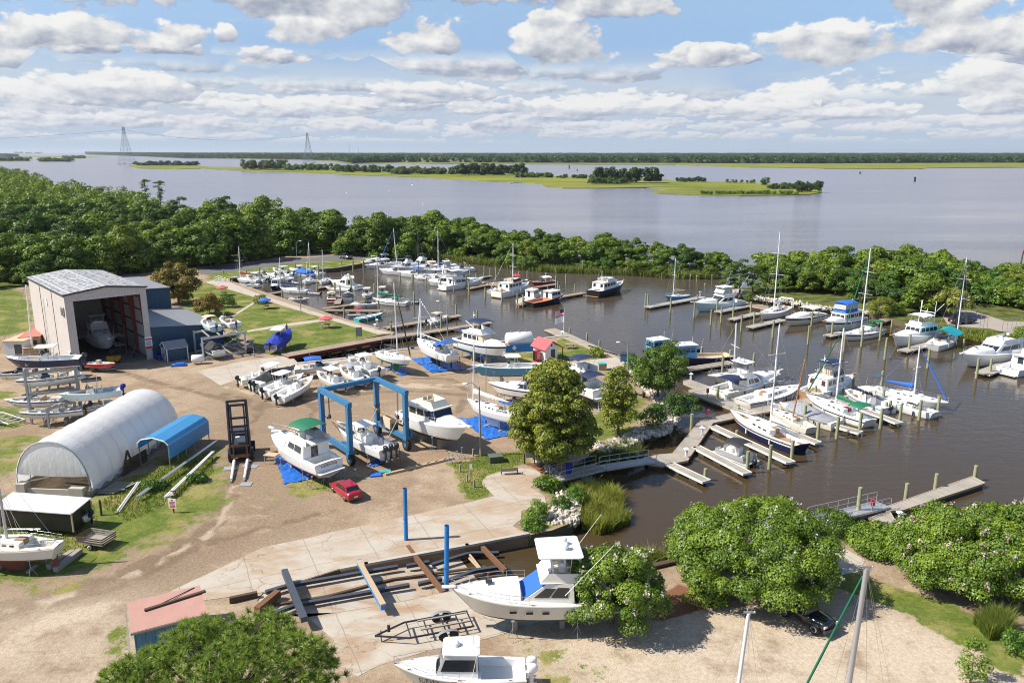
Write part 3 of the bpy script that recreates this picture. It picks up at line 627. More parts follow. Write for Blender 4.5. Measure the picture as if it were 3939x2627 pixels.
def plant(proto,x,y,h,base_h,label,cat,group=None,wide=1.0,z=0.0,name=None):
 if id(proto)in used_proto:o=copytree(proto)
 else:used_proto.add(id(proto));o=proto
 s=h/base_h;o.location=(x,y,z);o.scale=(s*wide,s*wide,s);o.rotation_euler=(0,0,random.uniform(0,6.28))
 tag(o,label,cat,group);return o
def scatter(poly,sp,n_max,keep=None):
 xs=[p[0]for p in poly];ys=[p[1]for p in poly];out=[];cell={};s=sp
 q=np.stack([rng.uniform(min(xs),max(xs),n_max*60),rng.uniform(min(ys),max(ys),n_max*60)],1)
 for x,y in q[inpoly(q,poly)].tolist():
  if len(out)>=n_max:break
  if keep and not keep(x,y):continue
  cx,cy=int(x//s),int(y//s)
  if any((x-a)**2+(y-b)**2<s*s for i in(-1,0,1)for j in(-1,0,1)for a,b in cell.get((cx+i,cy+j),())):continue
  cell.setdefault((cx,cy),[]).append((x,y));out.append((x,y))
 return out
def inview(x,y,h=12,m=1.04):
 if y<5:return False
 zc=y*math.cos(PITCH)+CH*math.sin(PITCH)
 return abs(x)/zc<1969.5/CF*m+5/y
LBL={'b':('leafy green broadleaf tree in the wood beyond the boatyard','tree','broadleaf trees in the wood'),'d':('rounded green tree on the spit between basin and river','tree','broadleaf trees on the spit'),'p':('tall dark pine standing in the wood on the left','tree','pines in the wood'),'s':('low leafy shrub at the edge of the trees by the water','shrub','shrubs along the tree edges'),'v':('narrow tree draped in green vines at the wood edge','tree','vine covered trees in the wood'),'r':('dense green tree on the right bank behind the moored boats','tree','broadleaf trees on the right bank')}
# ---- the wood on the left (near trees are individuals, the far part is one mass)
near_w=[p for p in scatter(woods,5.6,900,lambda x,y:inview(x,y)and y<330 and x<-18)]
wf=[tuple(p)for p in wood_front]
for(x,y)in near_w:
 d=pdist(np.array([[x,y]]),wf,False)[0];q=random.random()
 if d<7:
  if q<.5:plant(random.choice(SHRUB),x,y,random.uniform(3,5.0),3.4,*LBL['s'],wide=random.uniform(1,1.4))
  else:plant(random.choice(BROAD),x,y,random.uniform(5,8),10,*LBL['b'],wide=random.uniform(1.0,1.35))
  continue
 hh=min(13.5,9.0+d*.07)*(1.0+.08*(x<-90))
 if x>-62:hh*=1.0
 if q<.60:plant(random.choice(BROAD),x,y,hh*random.uniform(.6,1.15),10,*LBL['b'],wide=random.uniform(.95,1.3))
 elif q<.80 and x<-60:plant(random.choice(PINES),x,y,hh*random.uniform(.95,1.22),12,*LBL['p'],wide=random.uniform(.9,1.2))
 elif q<.92:plant(random.choice(VINE),x,y,hh*random.uniform(.7,1.0),10,*LBL['v'],wide=random.uniform(1.0,1.5))
 else:plant(random.choice(BROAD[7:]),x,y,hh*random.uniform(.6,.9),10,*LBL['b'],wide=1.3)
def mass(name,trees,size,nper,lm,label=None,cat=None,squash=.8,ncl=5):
 cl=[]
 for(x,y,z,h,r)in trees:
  for k in range(ncl):
   a=random.uniform(0,6.28);q=random.uniform(0,.75)*r
   cl.append((x+q*math.cos(a),y+q*math.sin(a),z+h*random.uniform(.18,.90),r*random.uniform(.45,.75)))
 V,Fc,tone=clumpcrown(cl,nper,size,squash=squash)
 o=npmesh(name,V,Fc,lm,fattr={'tone':tone});return tag(o,label,cat,kind='stuff')
for a_,b_ in zip(wf[1:-1],wf[2:]):
 L_=math.hypot(b_[0]-a_[0],b_[1]-a_[1])
 for k_ in range(int(L_/2.6)):
  t_=random.random();x,y=a_[0]+(b_[0]-a_[0])*t_,a_[1]+(b_[1]-a_[1])*t_+random.uniform(0,7)
  if inview(x,y):plant(random.choice(SHRUB[:2]+BROAD[7:]),x,y,random.uniform(2.6,5.2),3.4 if random.random()<.7 else 6.0,*LBL['s'],wide=random.uniform(1,1.3))
farw=scatter(woods,10.0,1500,lambda x,y:inview(x,y)and y>=326 and x<-18)
mass('distant_wood',[(x,y,0,(10.0 if x>-105 and y<420 else 12.5)*random.uniform(.8,1.22),random.uniform(4.2,6))for x,y in farw],1.0,7.5,LEAF,'green woodland canopy running along the left river bank','wood')
# ---- the spit: height follows the tree line seen against the river
def spit_h(x,y):
 xd=1175.5+x/(y*math.cos(PITCH)+CH*math.sin(PITCH))*1800
 return float(np.interp(xd,(500,900,1050,1130,1300,1420,1500,1600,1700),(11,11,11,8.2,7.2,7.6,6.5,6.2,5.2)))
spit=bank_spit[1:]+tip+river_spit2[::-1]+[river_spit[3],river_spit[2]]+[xy(zB(1500,330))]
for(x,y)in scatter(spit,4.6,260,lambda x,y:inview(x,y)):
 d=pdist(np.array([[x,y]]),bank_spit,False)[0];h=spit_h(x,y)
 if d<4.5:
  if random.random()<.75:plant(random.choice(SHRUB),x,y,random.uniform(2.0,4.0),3.4,*LBL['s'],wide=random.uniform(.9,1.3))
 else:plant(random.choice(BROAD),x,y,h*random.uniform(.72,1.12),10,*LBL['d'],wide=random.uniform(.95,1.35))
 # ---- right bank
park=px(zF,[(1180,600),(1560,600),(2300,700),(2500,1000),(1900,960),(1300,860),(1100,800)])
glade=px(zF,[(0,655),(0,480),(330,560),(560,690),(560,722)])
for(x,y)in scatter(land_r,4.9,330,lambda x,y:inview(x,y)):
 q=np.array([[x,y]]);d=pdist(q,bank_right,False)[0]
 if inpoly(q,park)[0]or inpoly(q,glade)[0]or d<9:continue
 u=x/(y*math.cos(PITCH)+CH*math.sin(PITCH))*1800+1175.5
 hh=float(np.interp(u,(1680,1750,1900,2120,2200,2280,2360),(6.5,7.5,8.4,9.2,7.5,5.2,5.6)))*(.86 if d<14 else 1)
 if u>2200 and random.random()<.55:plant(random.choice(SHRUB),x,y,hh*random.uniform(.6,.9),3.4,*LBL['s'],wide=1.2)
 else:plant(random.choice(BROAD),x,y,hh*random.uniform(.75,1.1),10,*LBL['r'],wide=random.uniform(1.0,1.35))
 # ---- far masses
def band(Z,x0,x1,base,topy,n,r=9,jag=.3):
 out=[]
 for _ in range(n):
  x=random.uniform(x0,x1);by=base(x)if callable(base)else base
  b=Z(x,by-random.uniform(0,3),-.6);h=top(b,Z,x,topy).z+.6
  out.append((b.x,b.y+random.uniform(0,6),-.6,max(2,h*random.uniform(1-jag,1.08)),r*random.uniform(.6,1.2)))
 return out
L1_='dark tree clump growing on the marsh island'
for i,(Z,x0,x1,b,t,n,r)in enumerate([(zU,0,375,297,247,34,6),(zU,380,830,310,262,44,6),(zU,830,1310,318,240,60,6.5),(zU,1250,1490,334,300,22,4.5),(zU,1500,1770,340,312,16,3.2),(zU,1790,2240,372,262,48,5.5),(zU,1740,2000,378,330,16,4),(zV,0,200,353,318,16,3),(zV,350,540,362,336,9,2.2),(zV,590,640,376,318,5,2.6),(zV,640,960,402,362,26,3),(zV,830,985,424,350,16,3.2),(zV,180,830,436,414,40,2.0),(zT,940,1380,340,312,44,7),(zT,1690,1975,370,300,34,7),(zT,1975,2351,374,330,30,6)]):
 mass('island_wood',band(Z,x0,x1,b,t,int(n*1.5),r,.45),1.5 if r>4 else 1.0,9 if r>4 else 16,FARF if i%3 else LEAFD,L1_,'wood',ncl=7)
for(x0,x1,b,t)in((270,490,312,292),(-40,190,308,288),(440,590,289,276),(0,110,279,264),(90,300,257,245)):
 mass('islet_wood',band(zT,x0,x1,b,t,34,14 if b>285 else 26),3.0,1.5,FARF,'low dark trees covering a small distant islet','wood')
shore=[(zT,600,246+16),(zT,1000,275),(zT,1300,287),(zT,1720,291),(zT,2100,297),(zT,2351,306),(zU,100,232),(zU,420,224),(zU,640,226),(zU,1200,229),(zU,1700,230),(zU,2351,231),(zV,800,228),(zV,1640,224),(zV,2351,223),(zV,2700,223)]
shp=[Z(x,y,-.2)for Z,x,y in shore]
ft=[]
for a,b in zip(shp[:-1],shp[1:]):
 for dy,k in((0,1),(16,1),(40,.8),(90,.6),(200,.5),(500,.4)):
  for _ in range(max(8,int((b-a).length/9*k*min(1,2600/a.y)))):
   q=a.lerp(b,random.random());s_=1+(q.y-2200)/12000
   ft.append((q.x*(1+dy/q.y),q.y+dy+random.uniform(-10,10),-.2,random.uniform(17,23)*s_+min(3,dy*.01),random.uniform(7,10)*s_))
cl=[]
for(x,y,z,h,r)in ft:
 for k in range(4):
  a=random.uniform(0,6.28);q=random.uniform(0,.75)*r;cl.append((x+q*math.cos(a),y+q*math.sin(a),z+h*random.uniform(.25,.86),r*random.uniform(.45,.75)))
V,Fc,tone=clumpcrown(cl,.42,5.0)
rows=[];dys=(0,14,60,150,320,650,1300,2600,5000,9000)
fine_p=[a.lerp(b,t/24)for a,b in zip(shp[:-1],shp[1:])for t in range(24)]
for i,dy in enumerate(dys):
 for p_ in fine_p:rows.append((p_.x*(1+(dy+10)/p_.y),p_.y+dy+10,0 if i==0 else(15+min(9,dy*.006))*(1+(p_.y-2200)/14000)+random.uniform(-2.2,2.2)))
m_=len(fine_p);n0=len(V)
Fg=[(n0+i*m_+j,n0+i*m_+j+1,n0+(i+1)*m_+j+1,n0+(i+1)*m_+j)for i in range(len(dys)-1)for j in range(m_-1)]
o=npmesh('far_wood',np.concatenate([V,np.array(rows)]),np.concatenate([Fc,np.array(Fg)]),FARF,fattr={'tone':np.concatenate([tone,rng.uniform(.1,.6,len(Fg))])})
tag(o,'continuous dark green forest along the far river shore','wood',kind='stuff')
# ---- individual garden and yard trees -------------------------------------------------------------
def big_tree(name,label,cat,base,h,r,z0,ncl,rr,nper,size,lm,shape,seed,tr=.2,squash=.75,blossoms=None,nb=12,flat=.35,wide=(1,1),nbl=160,bl_up=0.0):
 rg=np.random.default_rng(seed);cl=crown_clumps(h,r,z0,ncl,rr,rg,shape)
 cl=[(x*wide[0],y*wide[1],z,q)for x,y,z,q in cl]
 V,Fc,tone=clumpcrown(cl,nper,size,rg,squash,flat)
 root=thing(name,label,cat,(base.x,base.y,0))
 npmesh('crown',V,Fc,lm,root,fattr={'tone':tone})
 trunk_mb(h*.8,tr,cl[:nb],rg).build('trunk',BARK,root)
 if blossoms:
  cen=np.array([(c[0],c[1],c[2])for c in cl]);rad=np.array([c[3]for c in cl])
  k=rg.integers(0,len(cl),nbl);d=unit(rg.normal(size=(nbl,3)));d[:,2]=np.abs(d[:,2])+.15;d=unit(d)
  pos=cen[k]+d*rad[k][:,None]*np.array([1,1,squash])*1.12
  keep_=(pos[:,2]>z0+(h-z0)*bl_up);pos=pos[keep_]
  V2=[];F2=[]
  pp=np.repeat(pos,14,0)+rg.normal(size=(len(pos)*14,3))*np.array([.09,.09,.14]);V2,F2=cards(pp,unit(rg.normal(size=(len(pp),3))),.155,1,rg)
  o=npmesh('blossoms',V2,F2,blossoms,root,fattr={'tone':rg.uniform(0,1,len(F2))});o['kind']='stuff'
 return root
M_='crape_myrtle'
big_tree(M_,'small rounded crape myrtle with cream blossoms beside the white sport fishing boat','tree',zL(330,765),6.3,3.5,.6,90,.85,900,.155,MYRT,'dome',201,.10,blossoms=CRMF,nbl=170,bl_up=.3)
big_tree(M_,'large crape myrtle with cream blossoms sheltering the black off-road car','tree',zL(1020,585),6.8,6.2,1.0,190,1.05,760,.165,MYRT,'dome',202,.14,blossoms=CRMF,nbl=170,bl_up=.3)
big_tree(M_,'crape myrtle thick with pink blossoms at the right edge of the parking lot','tree',zL(2040,560),5.8,5.2,.8,160,1.05,760,.165,MYRT,'dome',203,.14,blossoms=PINKF,nbl=190,bl_up=.3)
big_tree(M_,'pink flowering crape myrtle cut by the right frame edge','tree',zL(2370,590),6.6,5.4,.5,150,1.05,760,.165,MYRT,'dome',204,.14,blossoms=PINKF,nbl=190,bl_up=.3)
big_tree('shrub','spreading green shrub left of the pink crape myrtle by the gangway','shrub',zL(1650,400),1.9,2.6,.1,60,.75,600,.19,MYRT,'dome',205,.06)
big_tree('shrub','green shrub between the two cream crape myrtles above the mulch bed','shrub',zL(770,640),2.2,1.7,.1,30,.65,600,.18,MYRT,'dome',206,.05)
big_tree('bald_cypress','tall feathery bald cypress with yellow green foliage by the gangway','tree',zG(1560,1375),11.7,5.2,2.2,230,.95,360,.25,CYPF,'cone',207,.38,.62,nb=30,flat=.1)
big_tree('bald_cypress','slender young bald cypress on the grass beside the riprap cove','tree',zQ(935,915),8.2,2.6,1.6,100,.72,330,.20,CYPF,'cone',208,.17,.8,nb=14,flat=.1)
big_tree('shore_tree','leaning dark green tree over the riprap beside the light blue work boats','tree',zQ(1370,520),7.2,3.6,1.6,60,1.0,330,.25,LEAF,'round',209,.18)
big_tree('cypress_tree','rusty olive cypress tree standing behind the blue metal annex','tree',zA(1440,560),9.6,4.6,1.0,90,1.2,190,.34,BRNF,'round',210,.3,.8)
big_tree('flowering_shrub','pink flowering crape myrtle shrub at the corner of the lawn','shrub',zA(1690,650),4.4,2.7,.3,40,.9,300,.25,BRNF,'dome',211,.1,blossoms=REDF,nbl=150)
big_tree('lawn_tree','light green tree by the curve of the far road','tree',zB(150,440),7.5,3.6,1.6,50,1.1,190,.34,LEAF,'round',212,.2)
big_tree('flowering_tree','yellow flowering tree beside the parked pickup on the right bank','tree',zF(1290,690),6.2,4.4,.8,70,1.1,190,.32,CYPF,'dome',213,.2,blossoms=CRMF,nbl=120)
for i,(Z,x,y,h,r,lm_,lb)in enumerate([(zB,605,765,2.0,1.8,CYPF,'round clipped yellow green bush by the lawn path'),(zQ,1320,830,3.0,2.1,LIME,'bright green rounded shrub on the cove riprap'),(zQ,1580,690,3.0,2.2,LEAFD,'dark shrub hanging over the water at the shore point'),(zQ,1700,680,2.6,1.9,LEAFD,'darkest shrub at the tip of the shore point'),(zQ,1110,200,2.4,1.9,LIME,'bright green bush beside the kiosk slab'),(zQ,1210,300,2.4,1.9,LIME,'lime green bush below the light pole on the riprap'),(zQ,1500,200,4.6,2.6,LEAF,'leafy bush at the water in front of the light blue boats'),(zA,1860,860,1.5,1.7,LIME,'clipped lime bush behind the two tier boat rack'),(zA,1830,590,3.0,2.0,LEAF,'green shrub beside the pink flowering one'),(zD,1370,610,2.2,1.6,LEAF,'bushy shrub on the rocks under the pines by the entrance'),(zF,640,690,4.0,3.0,CYPF,'olive bush on the right bank behind the sailboat with green dodger'),(zF,800,680,2.4,1.9,LEAF,'grey green bush beside the olive bush on the right bank'),(zF,2060,960,3.0,2.2,LEAF,'dark bush at the right frame edge by the big motor yacht'),(zR,1330,1560,3.2,1.1,MYRT,'young yellow green shrub at the bottom right corner'),(zR,1780,1260,1.6,1.4,LIME,'small green bush at the right edge below the myrtles'),(zS,950,420,1.3,1.5,LEAF,'purple flowering weed bush beside the gangway landing'),(zS,1080,590,1.2,1.1,LIME,'green bush among the riprap stones'),(zS,860,690,1.8,1.1,LIME,'yellow green bush at the end of the concrete apron'),(zS,1220,520,1.3,1.2,LIME,'leafy bush above the reeds'),(zK,2050,260,1.1,1.1,LIME,'low bush at the slipway wall end'),(zG,1910,470,1.6,1.5,REED,'tuft of ornamental grass behind the kiosk lawn seawall'),(zI,1330,960,.9,1.3,LIME,'weeds growing around the stored masts'),(zI,1700,900,.9,1.1,LIME,'weeds growing beside the orange cone'),(zR,0,90,1.8,2.2,LEAFD,'sea green bush by the near gangway')]):
 b=Z(x,y);r*=.8;sz=.13 if b.y<75 else .2
 big_tree('shrub',lb,'shrub',b,h,r,.05,30,r*.42,(260 if b.y>75 else 560),sz,lm_,'dome',300+i,.05,nb=4)
 # three pines at the entrance, two tall pines against the river, one dead trunk
for i,(Z,x,y,h)in enumerate([(zD,1280,545,8.5),(zD,1400,520,7.5),(zD,1190,560,6.0),(zD,1460,570,4.5)]):
 b=Z(x,y);plant(PINES[i%3],b.x,b.y,h,12,('pine at the basin entrance, %s'%('the tallest, above the rocks','with a bare lower trunk','leaning left over the water','the smallest young one')[i]),'tree',wide=1.35)
def tall_pine(label,b,ztop,seed):
 rg=np.random.default_rng(seed);root=thing('tall_pine',label,'tree',(b.x,b.y,0));h=ztop
 cl=[]
 for k in range(15):
  t=.42+.58*k/14;a=rg.uniform(0,6.28);rr_=h*.16*(1.25-t)*rg.uniform(.5,1.5)
  for q in range(3):cl.append((math.cos(a)*rr_+rg.normal()*.5,math.sin(a)*rr_+rg.normal()*.5,h*t+rg.normal()*.2,rg.uniform(.7,1.25)))
 cl+=[(rg.normal()*1.0,rg.normal()*1.0,h*.97,1.3)for _ in range(5)]
 V,Fc,tone=clumpcrown(cl,34,.45,rg,.45);npmesh('crown',V,Fc,PINEF,root,fattr={'tone':tone})
 trunk_mb(h*.97,.28,cl[::3],rg,.012).build('trunk',BARK,root)
b=zT(1020,760);tall_pine('taller of two bare stemmed pines against the river on the left',zT(1030,700),top(zT(1030,700),zT,1010,440).z,5)
b=zT(1125,720);tall_pine('second bare stemmed pine, slimmer, right of the taller one',b,top(b,zT,1125,452).z,6)
b=zT(1208,700);z_=top(b,zT,1215,552).z;mb=MB();mb.tube((0,0,0),(0,0,z_*.8),.25,.1);mb.tube((0,0,z_*.55),(.9,0,z_),.1,.03);mb.tube((0,0,z_*.6),(-.6,.2,z_*.85),.08,.03)
tag(mb.build('dead_tree',WOODG,loc=b),'bare dead trunk standing right of the two tall pines','tree')
# foreground long-needled pine
def needle_pine(base,h,r,seed):
 rg=np.random.default_rng(seed);root=thing('longleaf_pine','big foreground pine with tufts of long needles at the bottom of the yard','tree',(base[0],base[1],0))
 N=2100;d=unit(rg.normal(size=(N,3)));d[:,2]=np.abs(d[:,2])*rg.choice([1,1,1,1,-.3],N)
 rad=rg.uniform(.35,1.0,N)**.4;pos=d*rad[:,None]*np.array([r,r,h*.42])+np.array([0,0,h*.56])
 pos[:,2]+=np.sin(pos[:,0]*1.1)*np.cos(pos[:,1]*1.0+1)*.55
 gap=np.sin(pos[:,0]*.9+2)*np.sin(pos[:,1]*1.1+.5);pos=pos[(gap<.72)];d=unit(pos-np.array([0,0,h*.4]));N=len(pos)
 k=56;dd=unit(rg.normal(size=(N*k,3))+np.repeat(unit(d+np.array([0,0,.9])),k,0)*.9);base_=np.repeat(pos,k,0)
 ln=rg.uniform(.32,.52,N*k)[:,None];sd_=unit(np.cross(dd,rg.normal(size=(N*k,3))))*.026
 tipz=base_+dd*ln-np.array([0,0,.05])
 V=np.stack([base_-sd_,base_+sd_,tipz],1).reshape(-1,3);Fc=np.arange(3*N*k).reshape(-1,3)
 npmesh('needles',V,Fc,NEED,root,fattr={'tone':np.repeat(rg.uniform(0,.45,N),k)+rg.uniform(0,.55,N*k)})
 trunk_mb(h*.8,.26,[tuple(q)for q in pos[rg.integers(0,N,110)]],rg).build('trunk',BARK,root)
needle_pine((-15.6,35.6),9.4,6.9,77)
# reeds, grasses, weeds: nobody could count them
def reeds(name,poly,n,h,label,lm=REED,z=ZW,wdt=.03,cat='reeds'):
 xs=[p[0]for p in poly];ys=[p[1]for p in poly];q=np.stack([rng.uniform(min(xs),max(xs),n*4),rng.uniform(min(ys),max(ys),n*4)],1);q=q[inpoly(q,poly)][:n];n=len(q)
 base_=np.concatenate([q,np.full((n,1),z)],1);a=rng.uniform(0,6.28,n);hh=h*rng.uniform(.5,1.15,n)*(1+.25*np.sin(q[:,0]*1.7)*np.cos(q[:,1]*1.3))
 sd_=np.stack([np.cos(a),np.sin(a),0*a],1)*wdt;ln_=rng.normal(size=(n,3))*np.array([.32,.32,0])*hh[:,None];up_=np.stack([0*a,0*a,hh],1)
 mid_=base_+up_*.62+ln_*.35;tip_=base_+up_+ln_
 V=np.stack([base_-sd_,base_+sd_,mid_+sd_*.8,mid_-sd_*.8,tip_],1).reshape(-1,3)
 i0=np.arange(n)[:,None]*5;Fc=np.concatenate([i0+np.array([0,1,2]),i0+np.array([0,2,3]),i0+np.array([3,2,4])],0)
 t=rng.uniform(0,1,n);o=npmesh(name,V,Fc,lm,fattr={'tone':np.concatenate([t,t,t])});return tag(o,label,cat,kind='stuff')
reeds('marsh_reeds',px(zS,[(1160,340),(1560,380),(1640,480),(1560,700),(1430,740),(1270,690),(1270,520),(1180,440)]),9000,1.5,'bright green marsh reeds in the shallows below the gangway',wdt=.028)
reeds('marsh_reeds',px(zQ,[(560,1150),(760,1040),(1100,970),(1200,1060),(1100,1120),(700,1190)]),6000,1.5,'tall dark reeds in the cove behind the gangway',wdt=.03)
reeds('marsh_reeds',px(zS,[(1600,560),(1700,570),(1690,650),(1590,680)]),700,1.0,'thin sparse reeds at the outer edge of the reed bed')
reeds('marsh_reeds',px(zL,[(330,430),(560,400),(640,400),(520,450),(330,470)]),2500,1.5,'pale reeds on the water edge behind the small crape myrtle')
reeds('marsh_reeds',px(zL,[(1310,300),(1650,300),(1720,330),(1500,390),(1330,370)]),3500,1.3,'sea green reeds beside the near gangway',LIME)
reeds('shore_grass',[(x,y-1.6)for x,y in bank_spit]+[(x,y+4)for x,y in bank_spit[::-1]],16000,2.0,'tall grass fringe at the foot of the spit trees',z=-1.1,wdt=.09,cat='grass')
reeds('shore_grass',px(zF,[(1100,780),(1330,800),(1800,880),(1900,1000),(1550,925),(1130,855)]),2500,.9,'grass on the right bank below the parking lot',z=-.2,wdt=.05,cat='grass')
reeds('weeds',px(zI,[(830,1090),(1180,900),(1480,700),(1850,640),(1850,820),(1480,1080),(1100,1250)]),3200,.34,'weeds around the stored masts and lumber',REED,0,.03,cat='weeds')
reeds('weeds',px(zI,[(-100,1060),(800,1085),(860,1300),(700,1500),(300,1600),(-100,1620)]),3000,.28,'weeds under and around the old sailboat',REED,0,.03,cat='weeds')
reeds('ornamental_grass',px(zR,[(1360,1000),(1560,960),(1720,1060),(1700,1150),(1500,1160)]),2600,1.5,'fountain grass clump under the pink crape myrtle',REED,0,.02,cat='grass')
reeds('weeds',px(zS,[(90,195),(400,110),(740,82),(760,190),(420,290),(365,350),(440,470),(250,520),(130,300)]),2500,.12,'short grass around the utility box and bench',REED,0,.03,cat='grass')
# riprap
STONE=mat('riprap_stone',(.50,.45,.39),.9,var=.3,scale=.6,bump=.4,bscale=6,dirt=.3)
def riprap(name,poly,n,s,label):
 mb=MB();k=0;xs=[p[0]for p in poly];ys=[p[1]for p in poly]
 while k<n:
  x=random.uniform(min(xs),max(xs));y=random.uniform(min(ys),max(ys))
  if not inpoly(np.array([[x,y]]),poly)[0]:continue
  k+=1;r=s*random.uniform(.5,1.3);c=Vector((x,y,random.uniform(-.35,.12)))
  M3=Euler((random.uniform(0,3),random.uniform(0,3),random.uniform(0,3))).to_matrix();b0=len(mb.v)
  vs=[c+M3@Vector((a*r*random.uniform(.6,1),b_*r*random.uniform(.5,.9),c_*r*random.uniform(.35,.7)))for c_ in(-.5,.5)for a,b_ in((-.5,-.5),(.5,-.5),(.5,.5),(-.5,.5))]
  mb.add(vs,[(0,3,2,1),(4,5,6,7),(0,1,5,4),(1,2,6,5),(2,3,7,6),(3,0,4,7)])
 o=mb.build(name,STONE);return tag(o,label,'rocks',kind='stuff')
def strip(pts,w_in,w_out):
 a,b=[],[]
 for i,p in enumerate(pts):
  q=pts[min(i+1,len(pts)-1)];o_=pts[max(i-1,0)];d=Vector((q[0]-o_[0],q[1]-o_[1])).normalized();n=Vector((d.y,-d.x))
  a.append((p[0]+n.x*w_in,p[1]+n.y*w_in));b.append((p[0]-n.x*w_out,p[1]-n.y*w_out))
 return a+b[::-1]
qsh=px(zQ,[(1080,130),(1200,310),(1310,400),(1450,560),(1530,715),(1420,840),(1330,885),(1180,900),(1110,960),(1000,1000),(700,1085)])
riprap('riprap_rocks',strip(qsh,1.5,1.2),1100,.55,'pale riprap stones armouring the shore of the cove')
riprap('riprap_rocks',px(zS,[(1000,460),(1150,450),(1260,600),(1230,720),(1000,760),(880,720),(960,600),(1080,560)]),420,.42,'pale riprap stones beside the end of the concrete apron')
riprap('riprap_rocks',px(zS,[(960,80),(1060,130),(1080,300),(960,290),(900,200)]),160,.45,'riprap stones around the foot of the tall cypress')
riprap('riprap_rocks',strip(bank_right[:8],1.2,1.6),500,.7,'riprap stones along the right bank behind the moored boats')
for pr in BROAD+PINES+SHRUB+VINE:
 if id(pr)not in used_proto:
  for ch in list(pr.children):bpy.data.objects.remove(ch)
  bpy.data.objects.remove(pr)
  # ================================================================== BUILDINGS
def text_mesh(txt,size,m,parent,loc,rot,name='lettering',extrude=.004,align='CENTER'):
 c=bpy.data.curves.new('t','FONT');c.body=txt;c.size=size;c.extrude=extrude;c.align_x=align;c.align_y='CENTER'
 t=bpy.data.objects.new('t',c);COL.objects.link(t);dg=bpy.context.evaluated_depsgraph_get()
 me=bpy.data.meshes.new_from_object(t.evaluated_get(dg));bpy.data.objects.remove(t);me.name=name
 me.materials.clear();me.materials.append(m)
 o=bpy.data.objects.new(name,me);link(o,parent);o.location=loc;o.rotation_euler=rot;return o
INK=mat('dark_lettering',(.02,.02,.03),.6,var=.05);INKB=mat('blue_grey_lettering',(.10,.17,.20),.6,var=.05);INKR=mat('red_lettering',(.45,.02,.02),.6,var=.05)
SHEDW=ribbed('tan_ribbed_wall_along',(.55,.51,.475),.30,0,.6,.0,.03,.25,(.28,.24,.21));SHEDY=ribbed('tan_ribbed_wall_across',(.55,.51,.475),.30,1,.6,.0,.03,.25,(.28,.24,.21))
ROOFM=ribbed('mottled_metal_roof',(.30,.31,.33),.9,0,.5,.1,.05,.0)
n_=ROOFM.node_tree;b_=n_.nodes['Principled BSDF'];o_=coord(n_);sx_,sy_,sz_=sep(o_)
fl=noise(scaled(o_,(1.1,.9,1)),1.6,4,.7);base_c=mixc(n_,sstep(fl,.46,.54),(.17,.18,.20),(.46,.46,.45))
for k_,(cy,hw)in enumerate(((3.0,.45),(6.1,.55),(9.2,.45),(.9,.3),(11.4,.3))):
 base_c=mixc(n_,mth(n_,'LESS_THAN',mth(n_,'ABSOLUTE',sx_-cy),hw*.5)*.85,base_c,(.50,.47,.43))
base_c=mixc(n_,mth(n_,'GREATER_THAN',mth(n_,'SINE',sy_*2.1),.93)*.5,base_c,(.42,.40,.37))
n_.links.new(base_c.s,b_.inputs['Base Color'])
NAVYW=ribbed('navy_ribbed_wall',(.022,.066,.125),.33,0,.5,0,.035,.12,(.06,.09,.12));NAVYY=ribbed('navy_ribbed_wall_side',(.022,.066,.125),.33,1,.5,0,.035,.12,(.06,.09,.12))
GREYR=ribbed('grey_ribbed_roof',(.27,.275,.285),.5,1,.5,.2,.04,.25,(.40,.39,.37))
REDST=mat('red_oxide_steel',(.20,.035,.025),.6,var=.2);DARKT=mat('dark_trim',(.05,.05,.055),.5,var=.1);INSUL=mat('pale_insulated_panel',(.50,.50,.50),.8,var=.12,scale=1,dirt=.2)
su=Vector((.739,.673,0)).normalized();srz=math.atan2(su.y,su.x)
shed=thing('boat_shed','tall tan metal boat shed with open front and mottled grey roof','shed',(-69.9,120.5,0),srz)
W_,L_,E_,RG=12.2,24.4,12.3,13.0
def wallbox(name,x0,x1,y0,y1,z0,z1,m,parent):mb=MB();mb.box(((x0+x1)/2,(y0+y1)/2,(z0+z1)/2),(x1-x0,y1-y0,z1-z0));return mb.build(name,m,parent)
wallbox('side_wall',0,.12,.12,L_-.12,0,E_,SHEDY,shed);wallbox('side_wall',W_-.12,W_,.12,L_-.12,0,E_,SHEDY,shed)
mb=MB();mb.add([(0,0,0),(1.15,0,0),(1.15,0,E_-1.1),(0,0,E_)],[(0,1,2,3)]);mb.add([(W_-.95,0,0),(W_,0,0),(W_,0,E_),(W_-.95,0,E_-1.1)],[(0,1,2,3)])
mb.add([(1.15,0,E_-1.1),(W_-.95,0,E_-1.1),(W_,0,E_),(W_/2,0,RG),(0,0,E_)],[(0,1,2,3,4)])
vs=list(mb.v);fs=[list(f)for f in mb.f];mb.add([(x,y+.12,z)for x,y,z in vs],[f[::-1]for f in fs])
mb.box((1.15,.06,(E_-1.1)/2),(.03,.1,E_-1.1));mb.box((W_-.95,.06,(E_-1.1)/2),(.03,.1,E_-1.1));mb.box((W_/2+.1,.06,E_-1.1),(W_-2.1,.1,.03))
mb.build('front_wall',SHEDW,shed)
mb=MB();mb.add([(0,L_,0),(W_,L_,0),(W_,L_,E_),(W_/2,L_,RG),(0,L_,E_)],[(4,3,2,1,0)]);mb.add([(0,L_-.12,0),(W_,L_-.12,0),(W_,L_-.12,E_),(W_/2,L_-.12,RG),(0,L_-.12,E_)],[(0,1,2,3,4)]);mb.build('back_wall',SHEDW,shed)
mb=MB()
